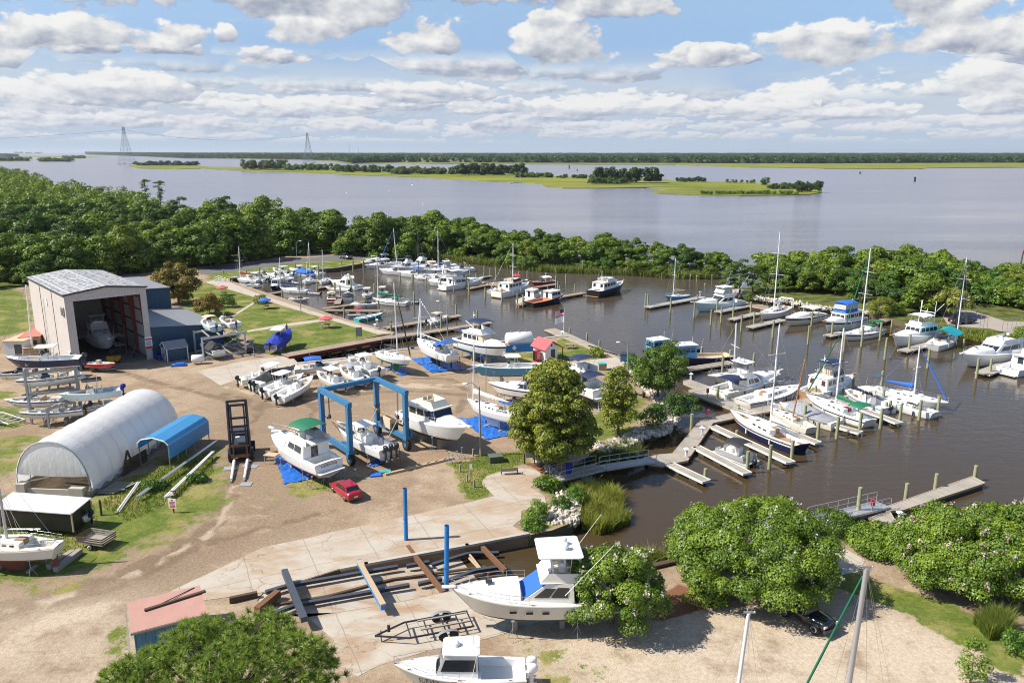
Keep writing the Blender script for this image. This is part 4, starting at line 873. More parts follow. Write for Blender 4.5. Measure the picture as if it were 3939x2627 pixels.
for a,b in(((-.2,E_-.02),(W_/2,RG+.05)),((W_/2,RG+.05),(W_+.2,E_-.02))):
 mb.add([(a[0],-.25,a[1]),(b[0],-.25,b[1]),(b[0],L_+.2,b[1]),(a[0],L_+.2,a[1]),(a[0],-.25,a[1]+.10),(b[0],-.25,b[1]+.10),(b[0],L_+.2,b[1]+.10),(a[0],L_+.2,a[1]+.10)],[(3,2,1,0),(4,5,6,7),(0,1,5,4),(2,3,7,6),(3,0,4,7),(1,2,6,5)])
mb.build('roof',ROOFM,shed)
mb=MB();mb.bar((-.22,-.29,E_+.0),(W_/2,-.29,RG+.07),.06,.28);mb.bar((W_/2,-.29,RG+.07),(W_+.22,-.29,E_+.0),.06,.28);mb.bar((-.24,-.25,E_-.02),(-.24,L_,E_-.02),.08,.2);mb.build('eave_trim',DARKT,shed)
for y in(8.1,16.2):mb=MB();mb.box((-.03,y,E_/2),(.05,.16,E_));mb.build('wall_seam',DARKT,shed)
for i,y in enumerate((.5,6.5,12.5,18.5,23.9)):
 mb=MB();mb.add([(W_-.15,y-.12,0),(W_-.55,y-.12,0),(W_-1.25,y-.12,E_-.5),(W_-.15,y-.12,E_-.1),(W_-.15,y+.12,0),(W_-.55,y+.12,0),(W_-1.25,y+.12,E_-.5),(W_-.15,y+.12,E_-.1)],[(0,1,2,3),(7,6,5,4),(1,5,6,2),(2,6,7,3)])
 mb.build('steel_frame',REDST,shed)
 mb=MB();mb.bar((.3,y,E_-.6),(W_/2,y,RG-.3),.2,.4);mb.bar((W_/2,y,RG-.3),(W_-.3,y,E_-.6),.2,.4);mb.build('rafter',REDST,shed)
for i in range(4):
 mb=MB();mb.box((W_-.20,3.5+6*i,6),(.08,5.6,11.6));mb.build('inner_panel',INSUL,shed)
for z in(3.2,5.6,8.0,10.2):mb=MB();mb.box((W_-.28,12,z),(.1,23,.25));mb.build('girt',DARKT,shed)
mb=MB();mb.box((-.06,12.2,9.6),(.06,.7,1.3));mb.build('wall_hatch',WHITEP,shed)
v=MB();v.box((-.10,1.7,9.5),(.14,1.7,1.5));vo_=v.build('louvre',MAT_:=mat('vent_grey',(.35,.34,.33),.6),shed)
v=MB();[v.box((-.19,1.7,8.95+.2*i),(.04,1.5,.12))for i in range(6)];v.build('louvre_slats',DARKT,vo_)
mb=MB();mb.box((-.16,.75,1.6),(.12,1.3,3.2));mb.build('door',GREYW,shed)
slabm=slab('shed_floor',[xy(Vector((-69.9,120.5,0))+Matrix.Rotation(srz,3,'Z')@Vector(p))for p in((.13,.14,0),(W_-.13,.14,0),(W_-.13,L_-.14,0),(.13,L_-.14,0))],.02,m=mat('oily_concrete_floor',(.15,.14,.13),.85,var=.2))
def local_at(Z,x,y,z):q=Z(x,y,z)-Vector((-69.9,120.5,0));return Matrix.Rotation(-srz,3,'Z')@q
# sign board on the right jamb
sg=thing('sign_board','white and red notice board on the right jamb of the boat shed','sign',Vector((-69.9,120.5,0))+Matrix.Rotation(srz,3,'Z')@Vector((W_-.5,-.1,0)),srz)
mb=MB();mb.box((0,0,2.85),(1.15,.06,2.0));mb.build('panel',WHITEP,sg);mb=MB();mb.box((0,-.05,3.45),(1.1,.03,.25));mb.box((0,-.05,2.05),(1.1,.03,.35));mb.build('red_band',REDP,sg)
mb=MB();[mb.box((-.05,-.05,2.45+.13*i),(.85-.1*(i%2),.02,.05))for i in range(6)];mb.build('text_lines',INKB,sg)
# navy annexes
def annex(label,x0,x1,y0,y1,z0,z1):
 a=thing('metal_annex',label,'building',(-69.9,120.5,0),srz)
 mb=MB();mb.add([(x0,y0,0),(x1,y0,0),(x1,y0,z1),(x0,y0,z0)],[(0,1,2,3)]);mb.build('front_wall',NAVYW,a);mb=MB();mb.add([(x0,y1,0),(x1,y1,0),(x1,y1,z1),(x0,y1,z0)],[(3,2,1,0)]);mb.build('back_wall',NAVYW,a)
 mb=MB();mb.add([(x1,y0,0),(x1,y1,0),(x1,y1,z1),(x1,y0,z1)],[(0,1,2,3)]);mb.build('side_wall',NAVYY,a)
 mb=MB();e=.15;q=[(x0,y0-e,z0+.03),(x1+e,y0-e,z1+.03),(x1+e,y1+e,z1+.03),(x0,y1+e,z0+.03)]
 mb.add(q+[(a_,b_,c_+.09)for a_,b_,c_ in q],[(3,2,1,0),(4,5,6,7),(0,1,5,4),(1,2,6,5),(2,3,7,6),(3,0,4,7)]);mb.build('roof',GREYR,a)
 return a
ax=annex('low navy metal annex with grey lean-to roof beside the boat shed',W_+.06,24.5,0.0,19.9,5.4,4.1)
annex('taller navy metal annex behind the low one, against the boat shed',W_+.06,22.8,20.2,38,8.9,8.35)
# little navy garden shed
c0=zA(1350,1030);c1=zA(1515,1005);c2=zA(1290,985);ux=(c1-c0).normalized();rz=math.atan2(ux.y,ux.x);ln_=(c1-c0).length;wd=3.4
gs=thing('garden_shed','small navy shed with white trim in front of the low annex','shed',c0,rz)
mb=MB();mb.box((ln_/2,wd/2,1.1),(ln_,wd,2.2));mb.add([(0,0,2.2),(0,wd,2.2),(0,wd/2,3.05),(ln_,0,2.2),(ln_,wd,2.2),(ln_,wd/2,3.05)],[(0,2,1),(3,4,5)]);mb.build('wall',NAVYW,gs)
mb=MB()
for a,b in(((-.12,2.16),(wd/2,3.12)),((wd/2,3.12),(wd+.12,2.16))):mb.add([(-.2,a[0],a[1]),(ln_+.2,a[0],a[1]),(ln_+.2,b[0],b[1]),(-.2,b[0],b[1]),(-.2,a[0],a[1]+.08),(ln_+.2,a[0],a[1]+.08),(ln_+.2,b[0],b[1]+.08),(-.2,b[0],b[1]+.08)],[(3,2,1,0),(4,5,6,7),(0,1,5,4),(1,2,6,5),(2,3,7,6),(3,0,4,7)])
mb.build('roof',GREYR,gs)
mb=MB();[mb.box((x,y,1.1),(.14,.14,2.24))for x in(0,ln_)for y in(0,wd)];mb.bar((-.03,-.03,2.16),(ln_+.03,-.03,2.16),.06,.14);mb.bar((-.22,-.1,2.2),(-.22,wd/2,3.1),.05,.16);mb.bar((-.22,wd/2,3.1),(-.22,wd+.1,2.2),.05,.16);mb.build('trim',WHITEP,gs)
d_=MB();d_.box((-.04,wd*.5,1.0),(.06,1.6,2.0));d_=d_.build('door',NAVY,gs);mb=MB();[mb.bar((-.09,wd*.5+s,.05),(-.09,wd*.5+s,2.0),.05,.08)for s in(-.8,0,.8)];mb.bar((-.09,wd*.5-.8,2.0),(-.09,wd*.5+.8,2.0),.05,.08);mb.build('door_frame',WHITEP,d_)
# white fabric tent
FAB,n_,b_=newmat('white_tent_fabric');o_=coord(n_);wr=noise(scaled(o_,(2.5,.8,1)),1.2,4,.6,.6);sd_=noise(o_,.6,5,.6)
n_.links.new(mixc(n_,sd_,(.78,.78,.77),(.86,.86,.86)).s,b_.inputs['Base Color']);b_.inputs['Roughness'].default_value=.5
bp=n_.nodes.new('ShaderNodeBump');bp.inputs['Strength'].default_value=.35;bp.inputs['Distance'].default_value=.12;n_.links.new(wr.s,bp.inputs['Height']);n_.links.new(bp.outputs[0],b_.inputs['Normal'])
tl2=n_.nodes.new('ShaderNodeBsdfTranslucent');tl2.inputs[0].default_value=(.85,.85,.84,1);mx2=n_.nodes.new('ShaderNodeMixShader');mx2.inputs[0].default_value=.35;n_.links.new(b_.outputs[0],mx2.inputs[1]);n_.links.new(tl2.outputs[0],mx2.inputs[2]);n_.links.new(mx2.outputs[0],n_.nodes['Material Output'].inputs[0])
ta,tb=zI(475,1015),Vector((-45.2,93.2,0));dv=(tb-ta).normalized();trz=math.atan2(dv.y,dv.x)-math.pi/2;TL=19.6
tent=thing('fabric_tent','long white arched fabric tent over lumber in the weeds','tent',ta,trz)
def arch(k,q=0):return[(4.0*(1-.004*q)*math.copysign(abs(math.cos(math.pi*i/k))**.92,math.cos(math.pi*i/k)),.85+4.95*max(0.0,math.sin(math.pi*i/k))**.95-q*.01)for i in range(k+1)]
mb=MB();NB=10;rings=[]
for j in range(NB*6+1):
 y=TL*j/(NB*6);ph=(j%6)/6;sag=math.sin(math.pi*ph)*.07
 r_=[(x*(1-sag/5),y,.0+z*(1-sag/7))for x,z in arch(26)]
 r_=[(4.05,y,.45+.18*math.sin(j*1.1))]+r_+[(-4.05,y,.40)]
 if y>TL-1.6:k_=1-.22*((y-TL+1.6)/1.6)**2;r_=[(x*k_,y,z*(k_ if z>1 else 1))for x,_,z in r_]
 rings.append(r_)
mb.loft(rings,0,True,closed=False);mb.add(rings[-1],[tuple(range(len(rings[-1])))]);mb.build('canopy',FAB,tent)
mb=MB();ar=arch(40);top_pts=[(x*.985,z)for x,z in ar if z>2.1];n=len(top_pts)
rows=[]
for k in range(9):
 f=k/8;row=[]
 for i,(x,z)in enumerate(top_pts):
  zb=2.1-.12*math.sin(math.pi*i/(n-1));zz_=z+(zb-z)*f
  row.append((x*(1-.02*f),.10+.16*math.sin(i*1.9+.4*math.sin(i))*(f**.7)*.09-.10*math.sin(math.pi*f),zz_))
 rows.append(row)
mb.loft(rows,0,True,closed=False);mb.build('front_curtain',FAB,tent)
mb=MB()
for j in range(NB):mb.path([(x*.975,TL*j/NB,z-.05)for x,z in arch(14)],.05,5)
for s in(-1,1):
 for j in range(NB+1):mb.tube((s*3.94,TL*j/NB,0),(s*3.94,TL*j/NB,.9),.05)
mb.build('hoop_frame',GALV,tent)
mb=MB();mb.box((0,.0,.32),(7.6,.18,.64));mb.box((-3.4,.1,.6),(.9,.9,1.2));mb.box((2.6,-.25,.5),(1.5,.6,1.0));mb.build('base_wall',CONC,tent)
mb=MB();[mb.box((s*3.8,TL/2,.45),(.2,TL,.9))for s in(-1,1)];mb.build('side_boards',WOODG,tent)
mb=MB();[mb.bar((.2,.9,.8+.2*i),(3.2,1.0,.8+.2*i+(.4 if i%2 else-.3)),.12,.14)for i in range(7)];mb.bar((-3.2,1,1.0),(-1.4,1.4,1.3),.4,.06);mb.box((1.0,4,.8),(4,3,1.2));tag(mb.build('lumber_stack',WOODT,loc=ta,rz=trz),'criss-cross stack of tan lumber inside the white tent','lumber')
mb=MB();[mb.bar((4.3,5.2+.1*i,.1+.25*i),(4.9,9.0,.3+.25*i),.06,.2)for i in range(6)];mb.bar((4.4,4.9,.1),(4.5,6.0,2.6),.12,.25);mb.bar((4.4,7.2,.1),(4.5,6.0,2.6),.12,.25);tag(mb.build('wooden_trestle',WOODD,loc=ta,rz=trz),'dark weathered timber trestle leaning on the side of the white tent','trestle')
mb=MB();[mb.bar((4.3+.32*i,.4,.12+.02*i),(5.0+.42*i,2.9,.35),.2,.06)for i in range(6)];mb.bar((4.2,.7,.3),(6.9,1.0,.4),.1,.1);tag(mb.build('pallet',WOODG,loc=ta,rz=trz),'grey broken pallet on the weeds at the corner of the white tent','pallet')
# blue carport
fl_,fr_,br_=zI(1205,800),zI(1465,790),zI(1805,560);dv=(br_-fr_);CLn=dv.length;crz=math.atan2(dv.y,dv.x)-math.pi/2;CW=3.5
CPB=ribbed('carport_blue_roof',(.05,.25,.50),.28,0,.35,0,.05,.05);CPS=ribbed('carport_blue_side',(.05,.25,.50),.28,2,.35,0,.03,.05)
cp=thing('carport','blue metal carport against the right side of the white tent','carport',fr_,crz)
prof=[(-CW-.1,2.2),(-CW-.1,2.75),(-CW+.35,3.2),(-CW/2,3.5),(-.35,3.2),(0.1,2.75),(.1,1.15)]
mb=MB();mb.loft([[(x,y,z)for x,z in prof[:6]]for y in(0,CLn)],0,closed=False);mb.loft([[(x,y,z-.06)for x,z in prof[:6]][::-1]for y in(0,CLn)],0,closed=False);mb.build('roof',CPB,cp)
mb=MB();mb.box((.1,CLn/2,1.95),(.06,CLn,1.6));mb.build('side_panel',CPS,cp)
mb=MB();mb.path([(x,-.03,z)for x,z in prof[:6]],.07,6);mb.build('white_trim',WHITEP,cp)
mb=MB()
for j in range(6):
 for x in(-CW,.02):mb.box((x,.05+(CLn-.1)*j/5,1.3),(.08,.08,2.6))
mb.build('posts',GALV,cp)
# kiosk
k0=zG(1490,520);k1=zG(1590,503);ux=(k1-k0).normalized();rz=math.atan2(ux.y,ux.x);KW,KD=2.5,3.6
ks=thing('dock_kiosk','little white kiosk with red roof by the gas dock','kiosk',k0,rz)
KWALL=mat('white_siding',(.72,.73,.74),.6,var=.05,bump=.3,bscale=4,stretch=(.1,.1,6));KRF=ribbed('red_tin_roof',(.56,.10,.11),.4,1,.4,0,.03,.15,(.6,.3,.28))
mb=MB();mb.box((KW/2,KD/2,1.15),(KW,KD,2.3));mb.add([(0,0,2.3),(KW,0,2.3),(KW/2,0,3.35),(0,KD,2.3),(KW,KD,2.3),(KW/2,KD,3.35)],[(0,1,2),(5,4,3)]);mb.build('wall',KWALL,ks)
mb=MB()
for a,b in(((-.35,2.02),(KW/2,3.48)),((KW/2,3.48),(KW+1.3,1.95))):mb.add([(a[0],-.4,a[1]),(b[0],-.4,b[1]),(b[0],KD+.4,b[1]),(a[0],KD+.4,a[1]),(a[0],-.4,a[1]+.07),(b[0],-.4,b[1]+.07),(b[0],KD+.4,b[1]+.07),(a[0],KD+.4,a[1]+.07)],[(3,2,1,0),(4,5,6,7),(0,1,5,4),(1,2,6,5),(2,3,7,6),(3,0,4,7)])
mb.build('roof',KRF,ks)
mb=MB();mb.box((KW/2,-.03,2.75),(.3,.05,.35));mb.build('gable_vent',DARKT,ks);mb=MB();mb.box((KW*.62,-.03,1.0),(.8,.06,2.0));mb.build('door',DARKT,ks)
mb=MB();mb.box((KW+1.1,.1,1.0),(.1,.1,2.0));mb.box((KW+1.1,KD-.1,1.0),(.1,.1,2.0));mb.build('porch_post',WOODD,ks)
b=zG(1420,512);vm=thing('vending_machine','red drink vending machine beside the white kiosk','vending machine',b,rz);mb=MB();mb.box((0,0,.95),(.95,.85,1.9));mb.build('cabinet',REDP,vm);mb=MB();mb.box((-.49,0,1.0),(.03,.7,1.6));mb.build('side_panel',BLKP,vm);mb=MB();mb.box((.05,-.44,1.1),(.6,.03,1.3));mb.build('front_panel',mat('vending_pink_panel',(.75,.25,.25),.4),vm)
# pink roofed winch house
q=[Vector((-25.75,46.9,0)),Vector((-21.5,49.2,0)),Vector((-23.2,52.9,0)),Vector((-27.7,50.4,0))];ux=(q[1]-q[0]).normalized();rz=math.atan2(ux.y,ux.x);PWd,PDp=4.9,4.2
ph=thing('winch_house','low blue shed with faded pink roof at the head of the slipway','shed',q[0],rz)
PKR=mat('faded_pink_roof',(.42,.235,.19),.85,var=.2,scale=.9,dirt=.7,dirtcol=(.33,.19,.15),bump=.5,bscale=2.5);PBW=ribbed('blue_panel_wall',(.05,.17,.26),.6,0,.6,0,.06,.15,(.08,.10,.11));PBY=ribbed('blue_panel_wall_side',(.05,.17,.26),.6,1,.6,0,.06,.15,(.08,.10,.11))
mb=MB();mb.add([(0.15,.15,0),(PWd-.15,.15,0),(PWd-.15,.15,2.3),(.15,.15,2.3)],[(0,1,2,3)]);mb.add([(0.15,PDp-.15,0),(PWd-.15,PDp-.15,0),(PWd-.15,PDp-.15,2.2),(.15,PDp-.15,2.2)],[(3,2,1,0)]);mb.build('wall',PBW,ph)
mb=MB();mb.add([(.15,PDp-.15,0),(.15,.15,0),(.15,.15,2.3),(.15,PDp-.15,2.2)],[(0,1,2,3)]);mb.add([(PWd-.15,.15,0),(PWd-.15,PDp-.15,0),(PWd-.15,PDp-.15,2.2),(PWd-.15,.15,2.3)],[(0,1,2,3)]);mb.build('side_wall',PBY,ph)
mb=MB();mb.box((PWd/2,PDp/2,2.38),(PWd,PDp,.12));mb.build('roof',PKR,ph);mb=MB();mb.bar((0,-.02,2.33),(PWd,-.02,2.33),.05,.16);mb.bar((-.02,0,2.33),(-.02,PDp,2.33),.05,.16);mb.bar((-.25,.3,.2),(-.18,PDp-.5,2.3),.08,.08);mb.build('fascia',WOODG,ph)
mb=MB();mb.bar((1.0,2.4,2.52),(PWd+.25,3.0,2.52),.24,.14);tag(mb.build('plank',WOODD,loc=q[0],rz=rz),'thick dark plank lying across the pink roof','plank')
mb=MB();mb.bar((2.2,2.7,2.56),(PWd-.4,4.0,2.47),.05,.05);tag(mb.build('iron_rod',BLKST,loc=q[0],rz=rz),'thin dark rod lying on the pink roof','rod')
# containers left of the shed
def crate_house(label,pts,h,mroof,mwall,name='storage_hut'):
 a,b,c=pts;ux=(b-a).normalized();rz=math.atan2(ux.y,ux.x);lx=(b-a).length;ly=(c-b).length
 t=thing(name,label,'hut',a,rz);mb=MB();mb.box((lx/2,ly/2,h/2),(lx,ly,h));mb.build('wall',mwall,t);mb=MB();mb.box((lx/2,ly/2,h+.08),(lx+.3,ly+.3,.14));mb.build('roof',mroof,t)
 mb=MB();mb.box((lx*.7,-.03,h*.45),(lx*.35,.05,h*.7));mb.build('door',DARKT,t)
PLYR=mat('weathered_plywood_roof',(.50,.39,.25),.9,var=.16,scale=.6,dirt=.3,dirtcol=(.3,.2,.12));REDR=mat('faded_red_roof',(.42,.15,.11),.85,var=.12,scale=.7,dirt=.2)
crate_house('long hut with plywood roof left of the boat shed',(zA(40,985),zA(205,985),zA(120,880)),2.6,PLYR,GREYW)
crate_house('hut with faded red roof between the plywood hut and boat shed',(zA(170,960),zA(330,950),zA(170,840)),2.7,REDR,WOODT)
mb=MB();[mb.box((random.uniform(-.1,.1),random.uniform(-.1,.1),.12+.2*i),(3.0,1.8,.16),rz=random.uniform(-.06,.06))for i in range(8)];tag(mb.build('plank_stack',WOODT,loc=zA(270,975),rz=.6),'stack of orange brown boards by the left wall of the boat shed','lumber')
# ================================================================== BOAT BUILDERS
class House:
 def __init__(s,x0,x1,w0,w1,z0,z1,rf=.3,ra=.1,tuck=.86):
  s.B=[Vector((x0,-w0,z0)),Vector((x1,-w1,z0)),Vector((x1,w1,z0)),Vector((x0,w0,z0))]
  a,b=x0+ra,x1-rf;k0=w0+(w1-w0)*ra/(x1-x0);k1=w0+(w1-w0)*(x1-rf-x0)/(x1-x0)
  s.T=[Vector((a,-k0*tuck,z1)),Vector((b,-k1*tuck,z1)),Vector((b,k1*tuck,z1)),Vector((a,k0*tuck,z1))]
  s.z1=z1
 def body(s,mb,m=0,crown=.05):
  mb.add(s.B+s.T,[(0,1,5,4),(1,2,6,5),(2,3,7,6),(3,0,4,7)],m)
  c=[(s.T[i]+s.T[(i+1)%4])/2 for i in range(4)];mid=(s.T[0]+s.T[2])/2+Vector((0,0,crown))
  mb.add(s.T+[mid],[(0,1,4),(1,2,4),(2,3,4),(3,0,4)],m,True)
 def pane(s,mb,side,u0,u1,v0,v1,m=0,off=.025):
  i,j={'s':(0,1),'f':(1,2),'p':(2,3),'a':(3,0)}[side]
  if side=='p':u0,u1=1-u1,1-u0
  def q(u,v):return s.B[i].lerp(s.B[j],u).lerp(s.T[i].lerp(s.T[j],u),v)
  pts=[q(u0,v0),q(u1,v0),q(u1,v1),q(u0,v1)];n=(pts[1]-pts[0]).cross(pts[3]-pts[0]).normalized()
  o=[p+n*off for p in pts];mb.add(pts+o,[(4,5,6,7),(0,1,5,4),(1,2,6,5),(2,3,7,6),(3,0,4,7)],m)
def win(hs,parent,m,name,lst,off=.025):
 for sd in 'spfa':
  q=[l for l in lst if l[0]==sd]
  if q:
   mb=MB();[hs.pane(mb,*l,off=off)for l in q];mb.build(name,m,parent)
class Hull:pass
def make_hull(root,L,B,fb,fs,draft,hull,bottom,stripe=None,sail=False,transom=.86,cap=None,boot=None):
 H_=Hull();H_.L,H_.B=L,B;tm,p_=(.5,2.0)if sail else(.42,2.5)
 def b(t):
  if t<tm:return B/2*(transom+(1-transom)*math.sin(math.pi/2*t/tm))
  return max(.012,B/2*(1-((t-tm)/(1-tm))**p_))
 def sh(t):return fs+(fb-fs)*t**2-(.10*math.sin(math.pi*t)if sail else 0)
 H_.b,H_.sh=b,sh;H_.x=lambda t:(t-.5)*L
 n=15;rings=[];ov=(.11 if not sail else .10)*L
 for i in range(n):
  t=(i/(n-1));t=t**.92;S_=sh(t);zk=-draft+(draft+.2*fb)*t**6
  if sail:zk+=draft*.35*(1-t)**3
  rows=[]
  for zf,yf in((zk,0.0),(zk*.45+.0,.78),(.03,.90),(.14,.925),(S_*.70,.965),(S_*.86,.985),(S_,1.0)):
   zf=max(zf,zk)if zf>zk else zf
   h=(zf-zk)/(S_-zk+1e-6);fl=1-(.62 if not sail else .35)*(1-h)*t**2.2
   rows.append((H_.x(t)-ov*(1-h)**1.1*t**5+(.05*L*(1-h)*(1-t)**6 if sail else 0),b(t)*yf*fl,zf))
  cp=(rows[-1][0],max(0,b(t)-.10),S_+.025)
  port=[cp]+rows[::-1];rings.append(port+[(x,-y,z)for x,y,z in port[::-1][1:]])
 st=2 if stripe is None else 3;ms=[4 if cap else 0,0,st if stripe else 0,0,5 if boot else 0,1,1]
 mb=MB();b0=len(mb.v);mb.loft(rings,0,True,closed=False,mats=(ms+ms[::-1])+[0])
 r0=rings[0];k=len(r0)//2;mb.add([r0[i]for i in range(1,len(r0)-1)],[tuple(range(len(r0)-2))],0)
 H_.o=mb.build('hull',[hull,bottom,hull,stripe or hull,cap or hull,boot or hull],root)
 return H_
def make_deck(root,H_,well=None,m=None,sole=None,cw=.26,crown=.06):
 mb=MB();ts=sorted(set([.004]+[i/16 for i in range(1,16)]+[.985]+([well[0],well[1]]if well else[])))
 def ring(t,w):
  b=max(.01,H_.b(t)-.09);z=H_.sh(t)+.012;x=H_.x(t);c=max(.004,b-cw)
  if w:return[(x,b,z),(x,c,z),(x,c*.97,well[2]),(x,-c*.97,well[2]),(x,-c,z),(x,-b,z)]
  return[(x,b,z),(x,c,z+crown*.5),(x,c*.4,z+crown),(x,-c*.4,z+crown),(x,-c,z+crown*.5),(x,-b,z)]
 rs=[];ms=[]
 for t in ts:
  if well and abs(t-well[0])<1e-9:rs+=[ring(t,False),ring(t,True)]
  elif well and abs(t-well[1])<1e-9:rs+=[ring(t,True),ring(t,False)]
  else:rs.append(ring(t,bool(well and well[0]<t<well[1])))
 for a,b_ in zip(rs[:-1],rs[1:]):mb.loft([[*a],[*b_]],0,closed=False,mats=[0,0,1,0,0])
 for i in range(len(mb.f)):mb.f[i]=mb.f[i][::-1]
 return mb.build('deck',[m or WHITE,sole or NONSKID],root)
def outboard(root,x,z,y=0,m=None,s=1.0,up=False):
 mb=MB();k=s;rings=[]
 for zz_,lx,ly in((.0,.20,.15),(.12,.30,.20),(.38,.33,.21),(.52,.28,.18),(.58,.14,.10)):
  rings.append([(x-.32*k+lx*k*math.cos(a)*(1 if math.cos(a)>0 else 1.1),y+ly*k*math.sin(a),z+.15+zz_*k)for a in[6.28319*i/10 for i in range(10)]])
 mb.loft(rings,0,True);mb.box((x-.30*k,y,z-.22*k),(.2*k,.13*k,.95*k));mb.box((x-.36*k,y,z-.62*k),(.52*k,.07*k,.1*k));mb.box((x-.30*k,y,z-.85*k),(.28*k,.06*k,.35*k));mb.box((x-.06,y,z+.05),(.2,.22,.35))
 mb.tube((x-.5*k,y,z-.78*k),(x-.56*k,y,z-.78*k),.16*k,.05,6,1);return mb.build('outboard_motor',[m or ENGK,ALU],root)
def rounded(x0,x1,hw0,hw1,z,th,n=5,r=.25):
 pts=[]
 for cx,cy,a0 in((x1-r,hw1-r,0),(x0+r,hw0-r,90),(x0+r,-hw0+r,180),(x1-r,-hw1+r,270)):
  for i in range(n):a=R(a0+90*i/(n-1));pts.append((cx+r*math.cos(a),cy+r*math.sin(a)))
 mb=MB();mb.loft([[(x,y,z)for x,y in pts],[(x*1.0,y,z+th*.7)for x,y in pts],[((x-(x0+x1)/2)*.93+(x0+x1)/2,y*.92,z+th)for x,y in pts]],0);return mb
def ttop(root,x0,x1,hw,z0,z1,m,frame=None):
 o=rounded(x0,x1,hw,hw*.92,z1,.10).build('hard_top',m,root)
 mb=MB();a,b=x0+(x1-x0)*.28,x0+(x1-x0)*.68
 for s in(-1,1):
  mb.tube((a,s*hw*.5,z0),(a-.1,s*hw*.82,z1+.02),.032);mb.tube((b,s*hw*.5,z0),(b+.15,s*hw*.82,z1+.02),.032);mb.tube((a,s*hw*.62,(z0+z1)/2),(b,s*hw*.62,(z0+z1)/2),.022)
 mb.build('top_frame',frame or STEEL,root);return o
def canvas(root,x0,x1,hw,z,m,name='bimini',crown=.22,fr=True,z0=None):
 mb=MB();rs=[]
 for i in range(7):
  f=i/6;x=x0+(x1-x0)*f;e=crown*.55*math.sin(math.pi*f)
  rs.append([(x,hw*y,z+e+crown*(1-y*y)-(.12 if abs(y)>.99 else 0))for y in(-1,-.92,-.5,0,.5,.92,1)])
 mb.loft(rs,0,True,closed=False);mb.loft([[(x,y,zz_-.02)for x,y,zz_ in r][::-1]for r in rs],0,True,closed=False);o=mb.build(name,m,root)
 if fr and z0 is not None:
  mb=MB();xm=(x0+x1)/2
  for s in(-1,1):
   for x in(x0+.1,x1-.1):mb.tube((xm+(x-xm)*.25,s*hw*.98,z0),(x,s*hw*.98,z+.05),.018,n=5)
  mb.build(name+'_frame',STEEL,root)
 return o
def rail(root,H_,t0,t1,h=.62,m=None,name='bow_rail',r=.017,closed=True):
 mb=MB();ts=[t0+(t1-t0)*i/8 for i in range(9)];sd=[]
 for s in(1,-1):sd.append([(H_.x(min(t,.985))+(.12 if t>.95 else 0),s*max(0.02,H_.b(min(t,.985))-.12),H_.sh(min(t,1))+h)for t in ts])
 mb.path(sd[0]+(sd[1][::-1]if closed else[]),r);
 if not closed:mb.path(sd[1],r)
 for q in sd:
  mb.path([(x,y,z-h*.5)for x,y,z in q],r*.8,4)
  for x,y,z in q[::2]:mb.tube((x,y,z-h),(x,y,z),r*.85,n=4)
 mb.build(name,m or STEEL,root)
def trunk(root,H_,t0,t1,h,k=.62,m=None,name='cabin_trunk'):
 mb=MB();rs=[]
 for i in range(8):
  f=i/7;t=t0+(t1-t0)*f;w=max(.08,(H_.b(t)-.25)*k/.75);z=H_.sh(t)+.01;e=h*(math.sin(math.pi*min(1,f*.5+.5))**.8 if True else 1)*(1 if f<.05 else 1);e=max(.02,e)
  rs.append([(H_.x(t),y*w,z+e*zf)for y,zf in((1,0),(.93,.6),(.7,.95),(0,1.06),(-.7,.95),(-.93,.6),(-1,0))])
 mb.loft(rs,0,True,closed=False);mb.add(rs[0],[tuple(range(7))[::-1]]);mb.add(rs[-1],[tuple(range(7))]);mb.f=[f[::-1]for f in mb.f];return mb.build(name,m or WHITE,root)
def hatch(root,H_,t,z,s=.5):
 mb=MB();mb.box((H_.x(t),0,z),(s,s,.06));mb.build('deck_hatch',GLASS,root)
def seats(root,x,z,w,m=None,n=2,name='seat'):
 mb=MB()
 for i in range(n):
  y=(i-(n-1)/2)*w;mb.box((x,y,z+.25),(.5,w*.8,.5));mb.box((x-.25,y,z+.65),(.12,w*.8,.5))
 mb.build(name,m or CUSH,root)
def get(o,k,d):return o.get(k,d)
